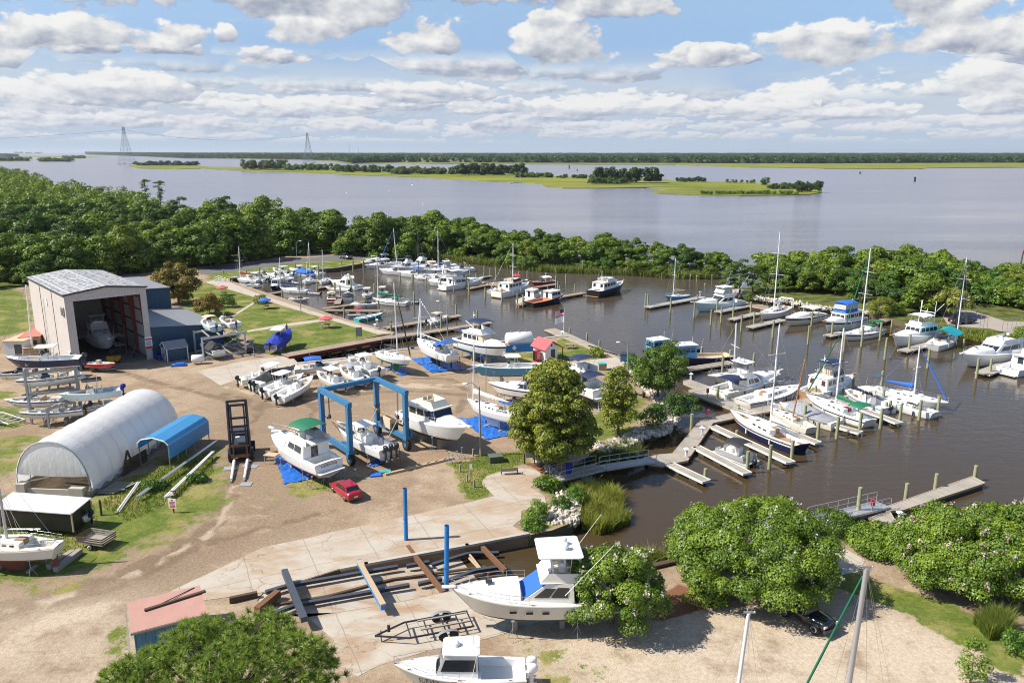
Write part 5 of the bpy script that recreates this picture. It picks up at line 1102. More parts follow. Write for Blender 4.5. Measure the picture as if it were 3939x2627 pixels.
# ---------- kinds
def b_cc(root,L,o):
 B=get(o,'B',min(3.4,.30*L+.55));H_=make_hull(root,L,B,.125*L+.25,.085*L+.12,.28,get(o,'hull',WHITE),get(o,'bot',WHITE),o.get('stripe'),boot=o.get('boot'),cap=o.get('cap'))
 z=H_.sh(.4)-.62;make_deck(root,H_,(.05,.84,z),get(o,'deck',WHITE),get(o,'sole',NONSKID),cw=.30);x=-.02*L
 c=House(x-.35,x+.75,.42,.36,z,z+1.15,.35,.05,.9);mb=MB();c.body(mb);mb.build('console',WHITE,root);mb=MB();w=House(x+.05,x+.62,.40,.34,z+1.12,z+1.62,.28,.2,.85);w.pane(mb,'f',0,1,0,1);w.pane(mb,'s',.1,.95,0,1);w.pane(mb,'p',.1,.95,0,1);mb.build('windscreen',get(o,'glass',GLASS),root)
 mb=MB();mb.box((x-1.05,0,z+.42),(.55,.95,.84));mb.box((x-1.28,0,z+1.0),(.1,.9,.35));mb.build('leaning_post',get(o,'seat',WHITE),root)
 mb=MB();[mb.box((H_.x(t),s*(H_.b(t)-.55),z+.25),(L*.13,.42,.45))for t in(.66,)for s in(-1,1)];mb.box((H_.x(.79),0,z+.25),(L*.07,H_.b(.79)*1.1,.42));mb.build('bow_cushion',get(o,'cush',CUSH),root)
 mb=MB();mb.box((H_.x(.075),0,z+.35),(.45,B*.6,.55));mb.build('stern_bench',WHITE,root)
 if o.get('top'):ttop(root,x-1.35,x+.95,min(1.1,B*.36),z+.1,z+2.15,o['top'],o.get('frame'))
 if o.get('bimini'):canvas(root,x-1.3,x+.8,B*.40,z+1.85,o['bimini'],z0=H_.sh(.4))
 ne=get(o,'eng',1)
 for i in range(ne):outboard(root,H_.x(0)-.05,H_.sh(0)-.18,(i-(ne-1)/2)*.72,o.get('engc'),get(o,'es',1.0))
 if o.get('rail'):rail(root,H_,.62,1.0,.3)
 return H_
def b_bow(root,L,o):
 B=get(o,'B',min(2.7,.30*L+.5));H_=make_hull(root,L,B,.10*L+.30,.09*L+.12,.25,get(o,'hull',WHITE),get(o,'bot',WHITE),o.get('stripe'),boot=o.get('boot'));z=H_.sh(.4)-.55
 make_deck(root,H_,(.12,.86,z),get(o,'deck',WHITE),get(o,'sole',NONSKID),cw=.26)
 for s in(-1,1):
  mb=MB();mb.box((H_.x(.52),s*B*.27,z+.32),(.75,B*.26,.72));mb.build('dash',WHITE,root)
 mb=MB();w=House(H_.x(.46),H_.x(.64),B*.40,B*.27,H_.sh(.5)+.02,H_.sh(.5)+.48,.42,.1,.86);w.pane(mb,'f',0,1,0,1);w.pane(mb,'s',.1,1,0,1);w.pane(mb,'p',.1,1,0,1);mb.build('windscreen',GLASS,root)
 seats(root,H_.x(.36),z,B*.42,o.get('cush'));mb=MB();mb.box((H_.x(.17),0,z+.28),(.6,B*.66,.55));mb.box((H_.x(.74),0,z+.2),(L*.12,B*.5,.4));mb.build('bench_seat',get(o,'cush',CUSH),root)
 mb=MB();mb.box((H_.x(.06),0,H_.sh(0)+.03),(L*.10,B*.7,.12));mb.build('engine_hatch',WHITE,root)
 if o.get('bimini'):canvas(root,H_.x(.22),H_.x(.58),B*.42,z+1.75,o['bimini'],z0=H_.sh(.4))
 if o.get('arch'):
  mb=MB();x=H_.x(.38);hw=B*.44;mb.path([(x-.3,-hw,H_.sh(.4)),(x+.1,-hw*.9,z+1.9),(x+.1,hw*.9,z+1.9),(x-.3,hw,H_.sh(.4))],.045);mb.build('tow_arch',ALU,root)
 for i in range(get(o,'eng',0)):outboard(root,H_.x(0)-.05,H_.sh(0)-.18,0,o.get('engc'),get(o,'es',.9))
 if not get(o,'eng',0):mb=MB();mb.box((H_.x(0)-.22,0,.22),(.5,B*.72,.06));mb.build('swim_platform',WHITE,root)
 return H_
def b_express(root,L,o):
 B=get(o,'B',.235*L+1.0);H_=make_hull(root,L,B,.115*L+.35,.085*L+.3,.4,get(o,'hull',WHITE),get(o,'bot',BOTB),o.get('stripe'),boot=o.get('boot'));z=H_.sh(.3)-.75
 make_deck(root,H_,(.05,.40,z),cw=.32,m=get(o,'deck',WHITE));trunk(root,H_,.44,.86,.11*L*.45+.1)
 mb=MB();w=House(H_.x(.36),H_.x(.60),B*.41,B*.30,H_.sh(.45)+.02,H_.sh(.45)+.62,L*.11,.1,.82)
 for s,u0 in(('f',0),('s',.05),('p',.05)):w.pane(mb,s,u0,1,.0,1)
 mb.build('windscreen',GLASS,root)
 mb=MB();x=H_.x(.30);hw=B*.45;zt=z+2.35;mb.path([(x-.5,-hw,H_.sh(.3)),(x+.1,-hw*.9,zt),(x+.1,hw*.9,zt),(x-.5,hw,H_.sh(.3))],.07);mb.build('radar_arch',WHITE,root)
 seats(root,H_.x(.32),z,B*.36,o.get('cush'));mb=MB();mb.box((H_.x(.09),0,z+.3),(.6,B*.62,.6));mb.build('stern_seat',get(o,'cush',WHITE),root)
 if o.get('top'):canvas(root,H_.x(.16),H_.x(.46),B*.42,zt-.05,o['top'],z0=H_.sh(.3))
 if o.get('cover'):
  mb=MB();rs=[]
  for i in range(7):
   f=i/6;t=.02+f*.44;bb=H_.b(t)-.05;e=.25+.8*math.sin(math.pi*(f*.6+.2))*f;rs.append([(H_.x(t),y*bb,H_.sh(t)+e*zf+.02)for y,zf in((1,0),(.7,.7),(0,1),(-.7,.7),(-1,0))])
  mb.loft(rs,0,True,closed=False);mb.f=[f[::-1]for f in mb.f];mb.build('cockpit_cover',o['cover'],root)
 hatch(root,H_,.70,H_.sh(.7)+.22+L*.018,.45)
 mb=MB();mb.box((H_.x(0)-.35,0,.25),(.8,B*.74,.07));mb.build('swim_platform',WHITE,root);rail(root,H_,.5,1.0,.55)
 return H_
def b_sport(root,L,o):
 B=get(o,'B',.21*L+1.5);H_=make_hull(root,L,B,.125*L+.5,.075*L+.25,.55,get(o,'hull',WHITE),get(o,'bot',BOTB),o.get('stripe'),boot=o.get('boot'));z=H_.sh(.2)-.75;zs=H_.sh(.45)
 c0=get(o,'c0',.30);make_deck(root,H_,(.04,c0-.01,z),get(o,'deck',WHITE),cw=.34);trunk(root,H_,get(o,'c1',.62)-.03,.90,.05*L+.12)
 hs=House(H_.x(c0),H_.x(get(o,'c1',.62)),B*.42,B*.33,zs-.25,zs+1.35,L*get(o,'rf',.13),.05,.88);mb=MB();hs.body(mb);hs_o=mb.build('deckhouse',get(o,'house',WHITE),root)
 win(hs,hs_o,get(o,'glass',GLASS),'window',[(s,*q)for s in 'sp' for q in((.14,.50,.38,.84),(.54,.86,.38,.80))]+([]if o.get('fcover')else[('f',.06,.36,.34,.86),('f',.38,.62,.34,.86),('f',.64,.94,.34,.86)]))
 mb=MB();hs.pane(mb,'a',.30,.56,.10,.82);mb.build('cabin_door',GLASS,hs_o)
 if o.get('fcover'):mb=MB();hs.pane(mb,'f',.02,.98,.25,.95,off=.05);mb.build('window_cover',o['fcover'],root)
 zf=zs+1.38;f0,f1=H_.x(c0-.04),H_.x(get(o,'c1',.62))-L*.15
 fb_=House(f0,f1,B*.37,B*.31,zf,zf+.72,L*.05,.0,.95);mb=MB();mb.add(fb_.B+fb_.T,[(0,1,5,4),(1,2,6,5),(2,3,7,6)],0);mb.box(((f0+f1)/2,0,zf+.03),(f1-f0,B*.7,.06));mb.add([p+Vector((-.06*(i in(1,2)),.05*(-1 if p.y>0 else 1),0))for i,p in enumerate(fb_.B)]+[p+Vector((-.06*(i in(1,2)),.05*(-1 if p.y>0 else 1),0))for i,p in enumerate(fb_.T)],[(4,5,1,0),(5,6,2,1),(6,7,3,2)],0);mb.build('flybridge',get(o,'house',WHITE),root)
 mb=MB();mb.box((f1-L*.07,0,zf+.5),(.5,B*.4,.9));mb.box((f1-L*.07-.9,0,zf+.45),(.5,.55,.5));mb.box((f1-L*.07-1.12,0,zf+.85),(.1,.55,.5));mb.build('helm_station',get(o,'helm',WHITE),root)
 if o.get('fglass'):mb=MB();w=House(f0+(f1-f0)*.35,f1,B*.35,B*.30,zf+.72,zf+1.75,L*.05,.0,.95);[w.pane(mb,s,0,1,0,1)for s in 'sfp'];mb.build('bridge_enclosure',o['fglass'],root)
 if o.get('top'):ttop(root,f0+(f1-f0)*.12-get(o,'tx',0),f1-.1+get(o,'tx',0)*.5,B*get(o,'tw',.33),zf+.1,zf+2.05,o['top'])
 if o.get('bimini'):canvas(root,f0+(f1-f0)*.1,f1,B*.36,zf+1.75,o['bimini'],z0=zf+.5)
 if o.get('rig'):
  for s in(-1,1):mb=MB();mb.tube((H_.x(c0+.06),s*B*.42,zs+.6),(H_.x(c0)-L*.22,s*(B*.42+.7),zs+.6+L*.36),.03,.015,5);mb.build('outrigger',WHITEP,root)
 if o.get('dome'):mb=MB();zt=zf+(2.2 if o.get('top')else .9);[mb.ball((f0+(f1-f0)*.35,y,zt+.25),.28,10,sq=(1,1,.9))for y in((-.4,.4)if o['dome']>1 else(0,))];mb.build('radar_dome',WHITEP,root)
 if o.get('acover'):canvas(root,H_.x(.10),H_.x(c0+.02),B*.36,zs+1.2,o['acover'],'aft_cover',z0=zs)
 hatch(root,H_,.76,H_.sh(.76)+.05*L+.12,.5)
 mb=MB();mb.box((H_.x(0)-.32,0,.25),(.7,B*.76,.07));mb.build('swim_platform',get(o,'plat',WHITE),root);rail(root,H_,.52,1.0,.65)
 mb=MB();mb.box((H_.x(1)+.12,0,H_.sh(1)+.05),(1.0,.35,.10));mb.build('bow_pulpit',WHITE,root)
 if o.get('ports'):[(lambda mb:(mb.box((H_.x(t),s*(H_.b(t)*.985),H_.sh(t)*.58),(.5,.05,.16)),mb.build('hull_port',BLKP,root)))(MB())for t in(.42,.52,.62)for s in(-1,1)]
 return H_
def b_trawler(root,L,o):
 B=get(o,'B',.2*L+1.7);H_=make_hull(root,L,B,.135*L+.55,.085*L+.45,.7,get(o,'hull',WHITE),get(o,'bot',BOTR),o.get('stripe',NAVY),boot=o.get('boot'),cap=o.get('cap'));zs=H_.sh(.4);h0,h1=get(o,'h0',.20),get(o,'h1',.66)
 make_deck(root,H_,(.04,h0-.01,H_.sh(.1)-.7)if h0>.1 else None,get(o,'deck',WHITE),o.get('sole',TEAK),cw=.3);trunk(root,H_,h1-.02,.88,.045*L+.1)
 hs=House(H_.x(h0),H_.x(h1),B*.40,B*.34,zs-.15,zs+1.55,get(o,'rf',.55),.1,.93);mb=MB();hs.body(mb);ho=mb.build('deckhouse',get(o,'house',WHITE),root);k=get(o,'nw',4)
 win(hs,ho,get(o,'glass',GLASS),'window',[(s,.08+.86*i/k,.08+.86*i/k+.86/k*.82,.42,.84)for s in 'sp' for i in range(k)]+([]if o.get('fcover')else[('f',.05+.31*i,.33+.31*i,.42,.88)for i in range(3)])+[('a',.1+.6*i,.3+.6*i,.4,.85)for i in range(2)])
 if o.get('fcover'):mb=MB();hs.pane(mb,'f',.02,.98,.30,.95,off=.05);hs.pane(mb,'s',.80,.99,.35,.95,off=.05);hs.pane(mb,'p',.80,.99,.35,.95,off=.05);mb.build('window_cover',o['fcover'],root)
 zf=zs+1.62;f0,f1=H_.x(h0)+.1,H_.x(h1)-get(o,'rf',.55)-.25;mid=f0+(f1-f0)*get(o,'fm',.35)
 mb=MB();mb.box(((f0+f1)/2+.1,0,zf),(f1-f0+.5,B*.78,.09));mb.build('house_roof',get(o,'roof',WHITE),root)
 w=House(mid,f1+.1,B*.34,B*.28,zf+.05,zf+.78,.45,0,.96);mb=MB();mb.add(w.B+w.T,[(0,1,5,4),(1,2,6,5),(2,3,7,6)]);mb.add([p*.97 for p in w.B]+[Vector((p.x-.06,p.y*.94,p.z))for p in w.T],[(4,5,1,0),(5,6,2,1),(6,7,3,2)]);mb.build('flybridge',get(o,'house',WHITE),root);seats(root,mid+.6,zf,.7,o.get('cush'),2)
 if o.get('bimini'):canvas(root,mid-.3,f1+.1,B*.36,zf+1.85,o['bimini'],z0=zf+.6)
 if o.get('fglass'):mb=MB();w2=House(mid,f1+.1,B*.345,B*.28,zf+.78,zf+1.8,.3,0,.97);[w2.pane(mb,s,0,1,0,1)for s in 'sfpa'];mb.build('bridge_enclosure',o['fglass'],root)
 if o.get('skirt'):mb=MB();w2=House(mid-.02,f1+.14,B*.355,B*.29,zf+.1,zf+.8,.45,0,.97);[w2.pane(mb,s,0,1,0,1)for s in 'sfp'];mb.build('bridge_skirt',o['skirt'],root)
 if o.get('mast',1):mb=MB();xm=mid-.35;mb.tube((xm,0,zf),(xm-.1,0,zf+get(o,'mh',3.0)),.07,.04);mb.bar((xm-.06,-.6,zf+get(o,'mh',3.0)*.75),(xm-.06,.6,zf+get(o,'mh',3.0)*.75),.05,.05);mb.tube((xm,0,zf+.4),(xm-2.2,0,zf+1.3),.05);mb.build('mast',MASTW,root);mb=MB();mb.ball((xm+.15,0,zf+get(o,'mh',3.0)*.8),.24,9,sq=(1,1,.6));mb.build('radar_dome',WHITEP,root)
 if o.get('transom'):mb=MB();mb.box((H_.x(0)-.03,0,H_.sh(0)*.55),(.06,B*.78,H_.sh(0)*.75));mb.build('transom_panel',o['transom'],root)
 if o.get('aft'):canvas(root,H_.x(.03),H_.x(h0+.03),B*.40,zs+1.35,o['aft'],'aft_canvas',z0=zs)
 if o.get('tower'):
  mb=MB()
  for s in(-1,1):mb.tube((mid-.3,s*B*.36,zs),(mid-.8,s*B*.30,zf+4.4),.09,.05);mb.tube((mid-.6,s*B*.3,zf+2.2),(mid-2.0,s*B*.5,zf+4.0),.05)
  mb.bar((mid-.6,-B*.34,zf+2.3),(mid-.6,B*.34,zf+2.3),.1,.1);mb.build('stabiliser_rig',MASTW,root)
 rail(root,H_,.18,1.0,.75);mb=MB();mb.box((H_.x(0)-.3,0,.25),(.65,B*.76,.07));mb.build('swim_platform',get(o,'plat',TEAK),root);mb=MB();mb.box((H_.x(1)+.1,0,H_.sh(1)+.06),(1.1,.4,.10));mb.build('bow_pulpit',get(o,'pulp',TEAK),root)
 return H_
def b_pilot(root,L,o):
 B=get(o,'B',.26*L+.7);H_=make_hull(root,L,B,.11*L+.45,.075*L+.2,.4,get(o,'hull',WHITE),get(o,'bot',BOTR),o.get('stripe'),boot=o.get('boot'),cap=o.get('cap'));h0,h1=get(o,'h0',.45),get(o,'h1',.75);zs=H_.sh(.5);lo=H_.sh(.3)-.55
 make_deck(root,H_,(.04,h0-.02,lo),get(o,'deck',WHITE),get(o,'sole',NONSKID),cw=.22)
 if h1<.8:trunk(root,H_,h1-.02,.9,.03*L+.1,m=o.get('trunk',WHITE))
 hh=get(o,'hh',1.75);hs=House(H_.x(h0),H_.x(h1),B*.38,B*.33,zs-.35,zs-.35+hh+.3,get(o,'rf',.45),.05,.93);mb=MB();hs.body(mb);ho=mb.build('wheelhouse',get(o,'house',WHITE),root);win(hs,ho,GLASS,'window',[(s,*((.05,.93,.42,.84)if o.get('long')and i==0 else(.08+.30*i,.33+.30*i,.55,.86)))for s in 'sp' for i in range(1 if o.get('long')else 3)]+[('f',.06+.31*i,.34+.31*i,.30 if o.get('long')else .55,.88)for i in range(3)])
 mb=MB();hs.pane(mb,'a',.3,.55,.05,.85);mb.build('cabin_door',get(o,'door',GLASS),ho)
 o_=rounded(H_.x(h0)-get(o,'oh',.35),H_.x(h1)-get(o,'rf',.45)+.15,B*.38,B*.34,zs-.05+hh,.10).build('house_roof',get(o,'roof',WHITE),root)
 mb=MB();mb.ball((H_.x((h0+h1)/2),0,zs+hh+.2),.28,9,sq=(1,1,.7));mb.tube((H_.x(h0)+.3,.3,zs+hh),(H_.x(h0)+.3,.3,zs+hh+1.3),.025);mb.build('radar_dome',WHITEP,root)
 for i in range(get(o,'eng',0)):outboard(root,H_.x(0)-.05,H_.sh(0)-.15,(i-(o['eng']-1)/2)*.75,o.get('engc'),get(o,'es',1.05))
 rail(root,H_,.5,1.0,.5);return H_
def b_sail(root,L,o):
 B=get(o,'B',.24*L+.85);H_=make_hull(root,L,B,.085*L+.42,.065*L+.35,.45,get(o,'hull',WHITE),get(o,'bot',BOTB),o.get('stripe'),True,get(o,'transom',.62),o.get('cap'),o.get('boot'));zs=H_.sh(.45)
 c0,c1=get(o,'c0',.06),get(o,'c1',.30);make_deck(root,H_,(c0,c1,H_.sh(.2)-.5),get(o,'deck',WHITE),get(o,'sole',NONSKID),cw=get(o,'cw',.55))
 k0,k1=c1+.01,get(o,'k1',.70);kh=get(o,'kh',.032*L+.12);hs=House(H_.x(k0),H_.x(k1),B*.33,B*.20,zs,zs+kh,.5,.03,.88);mb=MB();hs.body(mb);ho=mb.build('cabin_trunk',get(o,'house',WHITE),root)
 mb=MB()
 for s in 'sp':[hs.pane(mb,s,u,u+.12,.35,.72)for u in(.14,.36,.58)]
 mb.build('portlight',GLASS,ho);mb=MB();mb.box((H_.x(k0)+.02,0,zs+kh*.5),(.06,.6,kh));mb.box((H_.x(k0)+.45,0,zs+kh+.05),(.8,.66,.07));mb.build('companionway',get(o,'wash',TEAK),root)
 hatch(root,H_,.58,zs+kh+.06,.45);hatch(root,H_,.80,H_.sh(.8)+.08,.42)
 mb=MB();mb.tube((H_.x(.14),0,H_.sh(.2)-.5),(H_.x(.14),0,H_.sh(.2)+.35),.06);a_=[(H_.x(.14)-.05,.38*math.cos(q),H_.sh(.2)+.25+.38*math.sin(q))for q in[6.28319*i/12 for i in range(13)]];mb.path(a_,.022);mb.build('steering_wheel',STEEL,root)
 tm=get(o,'tm',.56);xm=H_.x(tm);zb=zs+(kh if tm<k1 else 0)
 if o.get('masttop')is not None:
  inv=Matrix.Rotation(-root.rotation_euler.z,4,'Z')@Matrix.Translation(-Vector(root.location));tp=inv@o['masttop']
  if o.get('mastbase')is not None:mbp=inv@o['mastbase'];xm=mbp.x
  base=Vector((xm,0,zb-.1));tp.y*=.6;r=get(o,'mr',.012*L*.8+.035);mb=MB();mb.tube(base,tp,r,r*.75,8);mo=mb.build('mast',get(o,'mastm',MASTW),root);d=tp-base
  mb=MB();hb=B*.42
  for f in((.45,.72)if d.length>11 else(.55,)):c=base+d*f;mb.bar(c-Vector((0,hb*(1.15-f*.5),0)),c+Vector((0,hb*(1.15-f*.5),0)),.07,.05)
  mb.build('spreader',get(o,'mastm',MASTW),mo)
  mb=MB();bw=Vector((H_.x(.985),0,H_.sh(1)+.05));st_=Vector((H_.x(.01),0,H_.sh(0)+.05));rw=get(o,'rw',.013)
  mb.tube(tp,st_,rw,n=4,cap=False)
  for s in(-1,1):
   for dx in(-.45,.0,.45):mb.tube(base+d*(.97 if dx==0 else .6),(xm+dx,s*H_.b(tm)*.93,H_.sh(tm)),rw,n=4,cap=False)
  if not o.get('furl'):mb.tube(tp,bw,rw,n=4,cap=False)
  mb.build('rigging',STEEL,root)
  if o.get('furl'):mb=MB();a0=bw.lerp(tp,.03);mb.tube(a0,bw.lerp(tp,.5),.11,.10,7);mb.tube(bw.lerp(tp,.5),bw.lerp(tp,.94),.10,.04,7);mb.build('furled_sail',o['furl'],root)
  mb=MB();mb.ball(tp+Vector((0,0,.1)),.08,6);mb.tube(tp,tp+Vector((0,0,.7)),.012,n=4);mb.build('masthead',STEEL,mo)
  if get(o,'boom',1):
   bz=zb+get(o,'bz',.85);be=Vector((H_.x(get(o,'be',.16)),0,bz+.12));bs_=Vector((xm-.12,0,bz));mb=MB();mb.tube(bs_,be,.07,.06,7);mb.build('boom',get(o,'boomm',MASTW),root)
   if o.get('cover'):
    mb=MB();rs=[]
    for i in range(9):
     f=i/8;c=bs_.lerp(be,f);h=.52*(1-f)+.16;w_=.19*(1-f*.5)+.03*math.sin(i*2.3);rs.append([(c.x,w_*math.sin(q),c.z+h*.5-.08+h*.55*math.cos(q))for q in[6.28319*j/8 for j in range(8)]])
    mb.loft(rs,0,True);mb.build('sail_cover',o['cover'],root)
 if o.get('dodger'):canvas(root,H_.x(c1)-.6,H_.x(c1)+.9,B*.32,zs+kh+.5,o['dodger'],'dodger',.15,z0=zs);mb=MB();w=House(H_.x(c1)+.1,H_.x(c1)+1.15,B*.32,B*.28,zs+kh*.7,zs+kh+.5,.4,0,.9);w.pane(mb,'f',0,1,0,1);mb.build('dodger_window',o.get('dwin',CLEAR),root)
 if o.get('bimini'):canvas(root,H_.x(c0),H_.x(c1)-.7,B*.36,zs+1.55,o['bimini'],z0=zs)
 if o.get('solar'):mb=MB();mb.box((H_.x(.05),0,zs+1.9),(1.0,B*.6,.05));mb.build('solar_panel',GLASS,root);mb=MB();mb.path([(H_.x(.04),-B*.28,H_.sh(0)),(H_.x(.05),-B*.28,zs+1.86),(H_.x(.05),B*.28,zs+1.86),(H_.x(.04),B*.28,H_.sh(0))],.03);mb.build('stern_arch',STEEL,root)
 if o.get('archw'):mb=MB();x=H_.x(.06);hw=B*.40
 if o.get('archw'):
  for q in(0,.7):mb=MB();mb.path([(x+q,-hw,H_.sh(.1)),(x-.4+q,-hw*.85,zs+2.0),(x-.4+q,hw*.85,zs+2.0),(x+q,hw,H_.sh(.1))],.08,6);mb.build('stern_arch',WHITE,root)
 if o.get('awning')is not None:mb=MB();x0,x1=H_.x(.36),H_.x(.74);rs=[[(x0+(x1-x0)*i/4,y*B*.62,zs+2.2-abs(y)*.9-.15*math.sin(math.pi*i/4))for y in(-1,-.5,0,.5,1)]for i in range(5)];mb.loft(rs,0,False,closed=False);mb.loft([[(x,y,z-.03)for x,y,z in r][::-1]for r in rs],0,closed=False);mb.build('awning',o['awning'],root)
 rail(root,H_,.82,1.0,.6,name='pulpit');rail(root,H_,.02,.84,.55,name='lifelines',r=.010,closed=False)
 if o.get('keel'):
  mb=MB();kd=get(o,'kd',1.25);mb.loft([[(H_.x(.36),0,-.2),(H_.x(.5),.14,-.25),(H_.x(.64),0,-.2),(H_.x(.5),-.14,-.25)],[(H_.x(.36),0,-.2-kd),(H_.x(.47),.16,-.2-kd),(H_.x(.58),0,-.2-kd),(H_.x(.47),-.16,-.2-kd)]],0);mb.build('keel',get(o,'bot',BOTB),root)
  mb=MB();mb.box((H_.x(.06),0,-.5),(.45,.08,1.2));mb.build('rudder',get(o,'bot',BOTB),root)
 return H_
def b_skiff(root,L,o):
 B=get(o,'B',.33*L);H_=make_hull(root,L,B,.11*L+.15,.08*L+.1,.18,get(o,'hull',WHITE),get(o,'bot',WHITE),o.get('stripe'),cap=o.get('cap'));z=H_.sh(.3)-.38;make_deck(root,H_,(.04,.85,z),get(o,'deck',WHITE),get(o,'sole',NONSKID),cw=.16)
 mb=MB();[mb.box((H_.x(t),0,z+.28),(.35,H_.b(t)*1.75,.06))for t in(.25,.5,.7)];mb.build('thwart',get(o,'cush',WHITE),root)
 if o.get('console'):mb=MB();mb.box((H_.x(.42),0,z+.45),(.6,.6,.9));mb.build('console',o['console'],root)
 for i in range(get(o,'eng',1)):outboard(root,H_.x(0)-.02,H_.sh(0)-.15,0,o.get('engc'),get(o,'es',.8))
 if o.get('bimini'):canvas(root,H_.x(.2),H_.x(.6),B*.42,z+1.7,o['bimini'],z0=H_.sh(.4))
 return H_
def b_pontoon(root,L,o):
 B=2.5;mb=MB()
 for s in(-1,1):mb.tube((-L/2,s*.85,.08),(L/2-.7,s*.85,.08),.32,n=10);mb.tube((L/2-.7,s*.85,.08),(L/2,s*.85,.25),.32,.05,10)
 mb.build('hull',ALU,root);mb=MB();mb.box((-.1,0,.46),(L*.94,B,.10));mb.build('deck',get(o,'deck',NONSKID),root)
 mb=MB()
 for s in(-1,1):mb.box((-.2,s*(B/2-.05),.88),(L*.74,.05,.68))
 mb.box((L*.37-.2,.75,.88),(.05,.9,.68));mb.box((L*.37-.2,-.75,.88),(.05,.9,.68));mb.box((-L*.37-.2,.3,.88),(.05,1.8,.68));mb.build('fence_panel',get(o,'fence',ALU),root)
 mb=MB();mb.box((L*.25,.85,.75),(L*.2,.55,.5));mb.box((L*.25,-.85,.75),(L*.2,.55,.5));mb.box((-L*.30,.2,.75),(.6,1.6,.5));mb.box((-L*.33,.2,1.1),(.15,1.6,.4));mb.build('seat',get(o,'cush',OFFW),root);mb=MB();mb.box((-.1,-.7,1.0),(.6,.7,1.0));mb.build('console',WHITE,root)
 canvas(root,-L*.28,L*.12,B*.5,2.35,get(o,'bimini',BLACKC),z0=1.2);outboard(root,-L/2+.15,.35,0,o.get('engc'));return None
def b_covered(root,L,o):
 B=get(o,'B',.36*L);H_=make_hull(root,L,B,.12*L+.2,.09*L+.15,.28,get(o,'hull',WHITE),get(o,'bot',WHITE),o.get('stripe'));mb=MB();rs=[];pk=get(o,'peak',.7);tp=get(o,'tp',.4);t0,t1=get(o,'t0',0.0),get(o,'t1',1.0)
 for i in range(13):
  f=i/12;t=t0+(t1-t0)*f;b=max(.03,H_.b(t)+.03);z=H_.sh(t);e=.08+pk*max(0,1-abs(t-tp)/.55)**1.2+.05*math.sin(i*2.7);dp=get(o,'drop',.35)
  rs.append([(H_.x(t),y*b,z+zz_)for y,zz_ in((1.0,-dp-.08*math.sin(i*1.9)),(1.02,.0),(.8,e*.35),(.4,e*(.75+.1*math.sin(i*3.1))),(0,e),(-.4,e*(.75+.1*math.cos(i*2.1))),(-.8,e*.35),(-1.02,.0),(-1.0,-dp-.08*math.cos(i*2.3)))])
 mb.loft(rs,0,False,closed=False);mb.add(rs[0],[tuple(range(9))]);mb.add(rs[-1],[tuple(range(9))[::-1]]);mb.f=[f[::-1]for f in mb.f];mb.build('boat_cover',get(o,'cover',ROYAL),root)
 if not o.get('cover_all'):make_deck(root,H_,None)
 if o.get('top'):ttop(root,H_.x(.28),H_.x(.28)+2.4,B*.36,H_.sh(.3)+.3,H_.sh(.3)+1.75,o['top'])
 ne=get(o,'eng',1)
 for i in range(ne):outboard(root,H_.x(0)-.05,H_.sh(0)-.18,(i-(ne-1)/2)*.7,o.get('engc'))
 return H_
KINDS=dict(cc=b_cc,bow=b_bow,express=b_express,sport=b_sport,trawler=b_trawler,pilot=b_pilot,sail=b_sail,skiff=b_skiff,pontoon=b_pontoon,covered=b_covered)
NAMES=dict(cc=('center_console_boat','motorboat'),bow=('runabout','motorboat'),express=('express_cruiser','motorboat'),sport=('flybridge_cruiser','motor yacht'),trawler=('trawler_yacht','motor yacht'),pilot=('pilothouse_boat','motorboat'),sail=('sailboat','sailboat'),skiff=('skiff','small boat'),pontoon=('pontoon_boat','motorboat'),covered=('covered_boat','motorboat'))
STANDS=[]
def boat(kind,Z,bow,stern,z,label,**o):
 a,b=Z(*bow,z),Z(*stern,z);d=a-b;L=d.length*get(o,'k',1.06);L=get(o,'L',L)
 c=(a+b)/2
 if o.get('anchor')=='bow':c=a-d.normalized()*L*.47
 if o.get('anchor')=='stern':c=b+d.normalized()*L*.47
 nm,cat=NAMES[kind];root=thing(o.get('name',nm),label,cat,(c.x,c.y,z),math.atan2(d.y,d.x),o.get('group'))
 if o.get('pitch'):root.rotation_euler=(0,-R(o['pitch']),root.rotation_euler.z)
 if o.get('mast_px'):
  (bx,by),(tx,ty)=o['mast_px'];zb=z+1.3;base=Z(bx,by,zb);o['masttop']=top(base,Z,tx,ty);o['mastbase']=base
  inv=Matrix.Rotation(-root.rotation_euler.z,4,'Z')@Matrix.Translation(-Vector(root.location));off=(inv@base).y
  o['masttop']=o['masttop']-Matrix.Rotation(root.rotation_euler.z,3,'Z')@Vector((0,off,0))
 H_=KINDS[kind](root,L,o)
 if H_ and L<16:
  if z<0:
   sd=random.choice((-1,1))
   for t in(.25,.55):mb=MB();x_,y_,z_=H_.x(t),sd*(H_.b(t)+.12),H_.sh(t);mb.tube((x_,y_,z_-.75),(x_,y_,z_-.15),.11,.09,7);mb.tube((x_,y_,z_-.15),(x_,y_-sd*.2,z_+.05),.012,n=4);mb.build('fender',random.choice((WHITEP,NAVY,WHITEP)),root)
  if kind not in('sail','skiff','covered'):mb=MB();xa=H_.x(random.uniform(.35,.5));ya=random.choice((-1,1))*H_.b(.45)*.8;mb.tube((xa,ya,H_.sh(.4)),(xa-.5,ya,H_.sh(.4)+random.uniform(2.2,3.6)),.02,.01,5);mb.build('antenna',WHITEP,root)
  mb=MB();[mb.box((H_.x(t),s*(H_.b(t)-.08),H_.sh(t)+.07),(.22,.05,.06))for t in(.12,.5,.88)for s in(-1,1)];o_c=mb.build('cleats',STEEL,root);o_c['kind']='stuff'
 if z>.5 and H_ and get(o,'stands',1):STANDS.append((root,H_,z))
 return root
 # ================================================================== BOATS
W=ZW
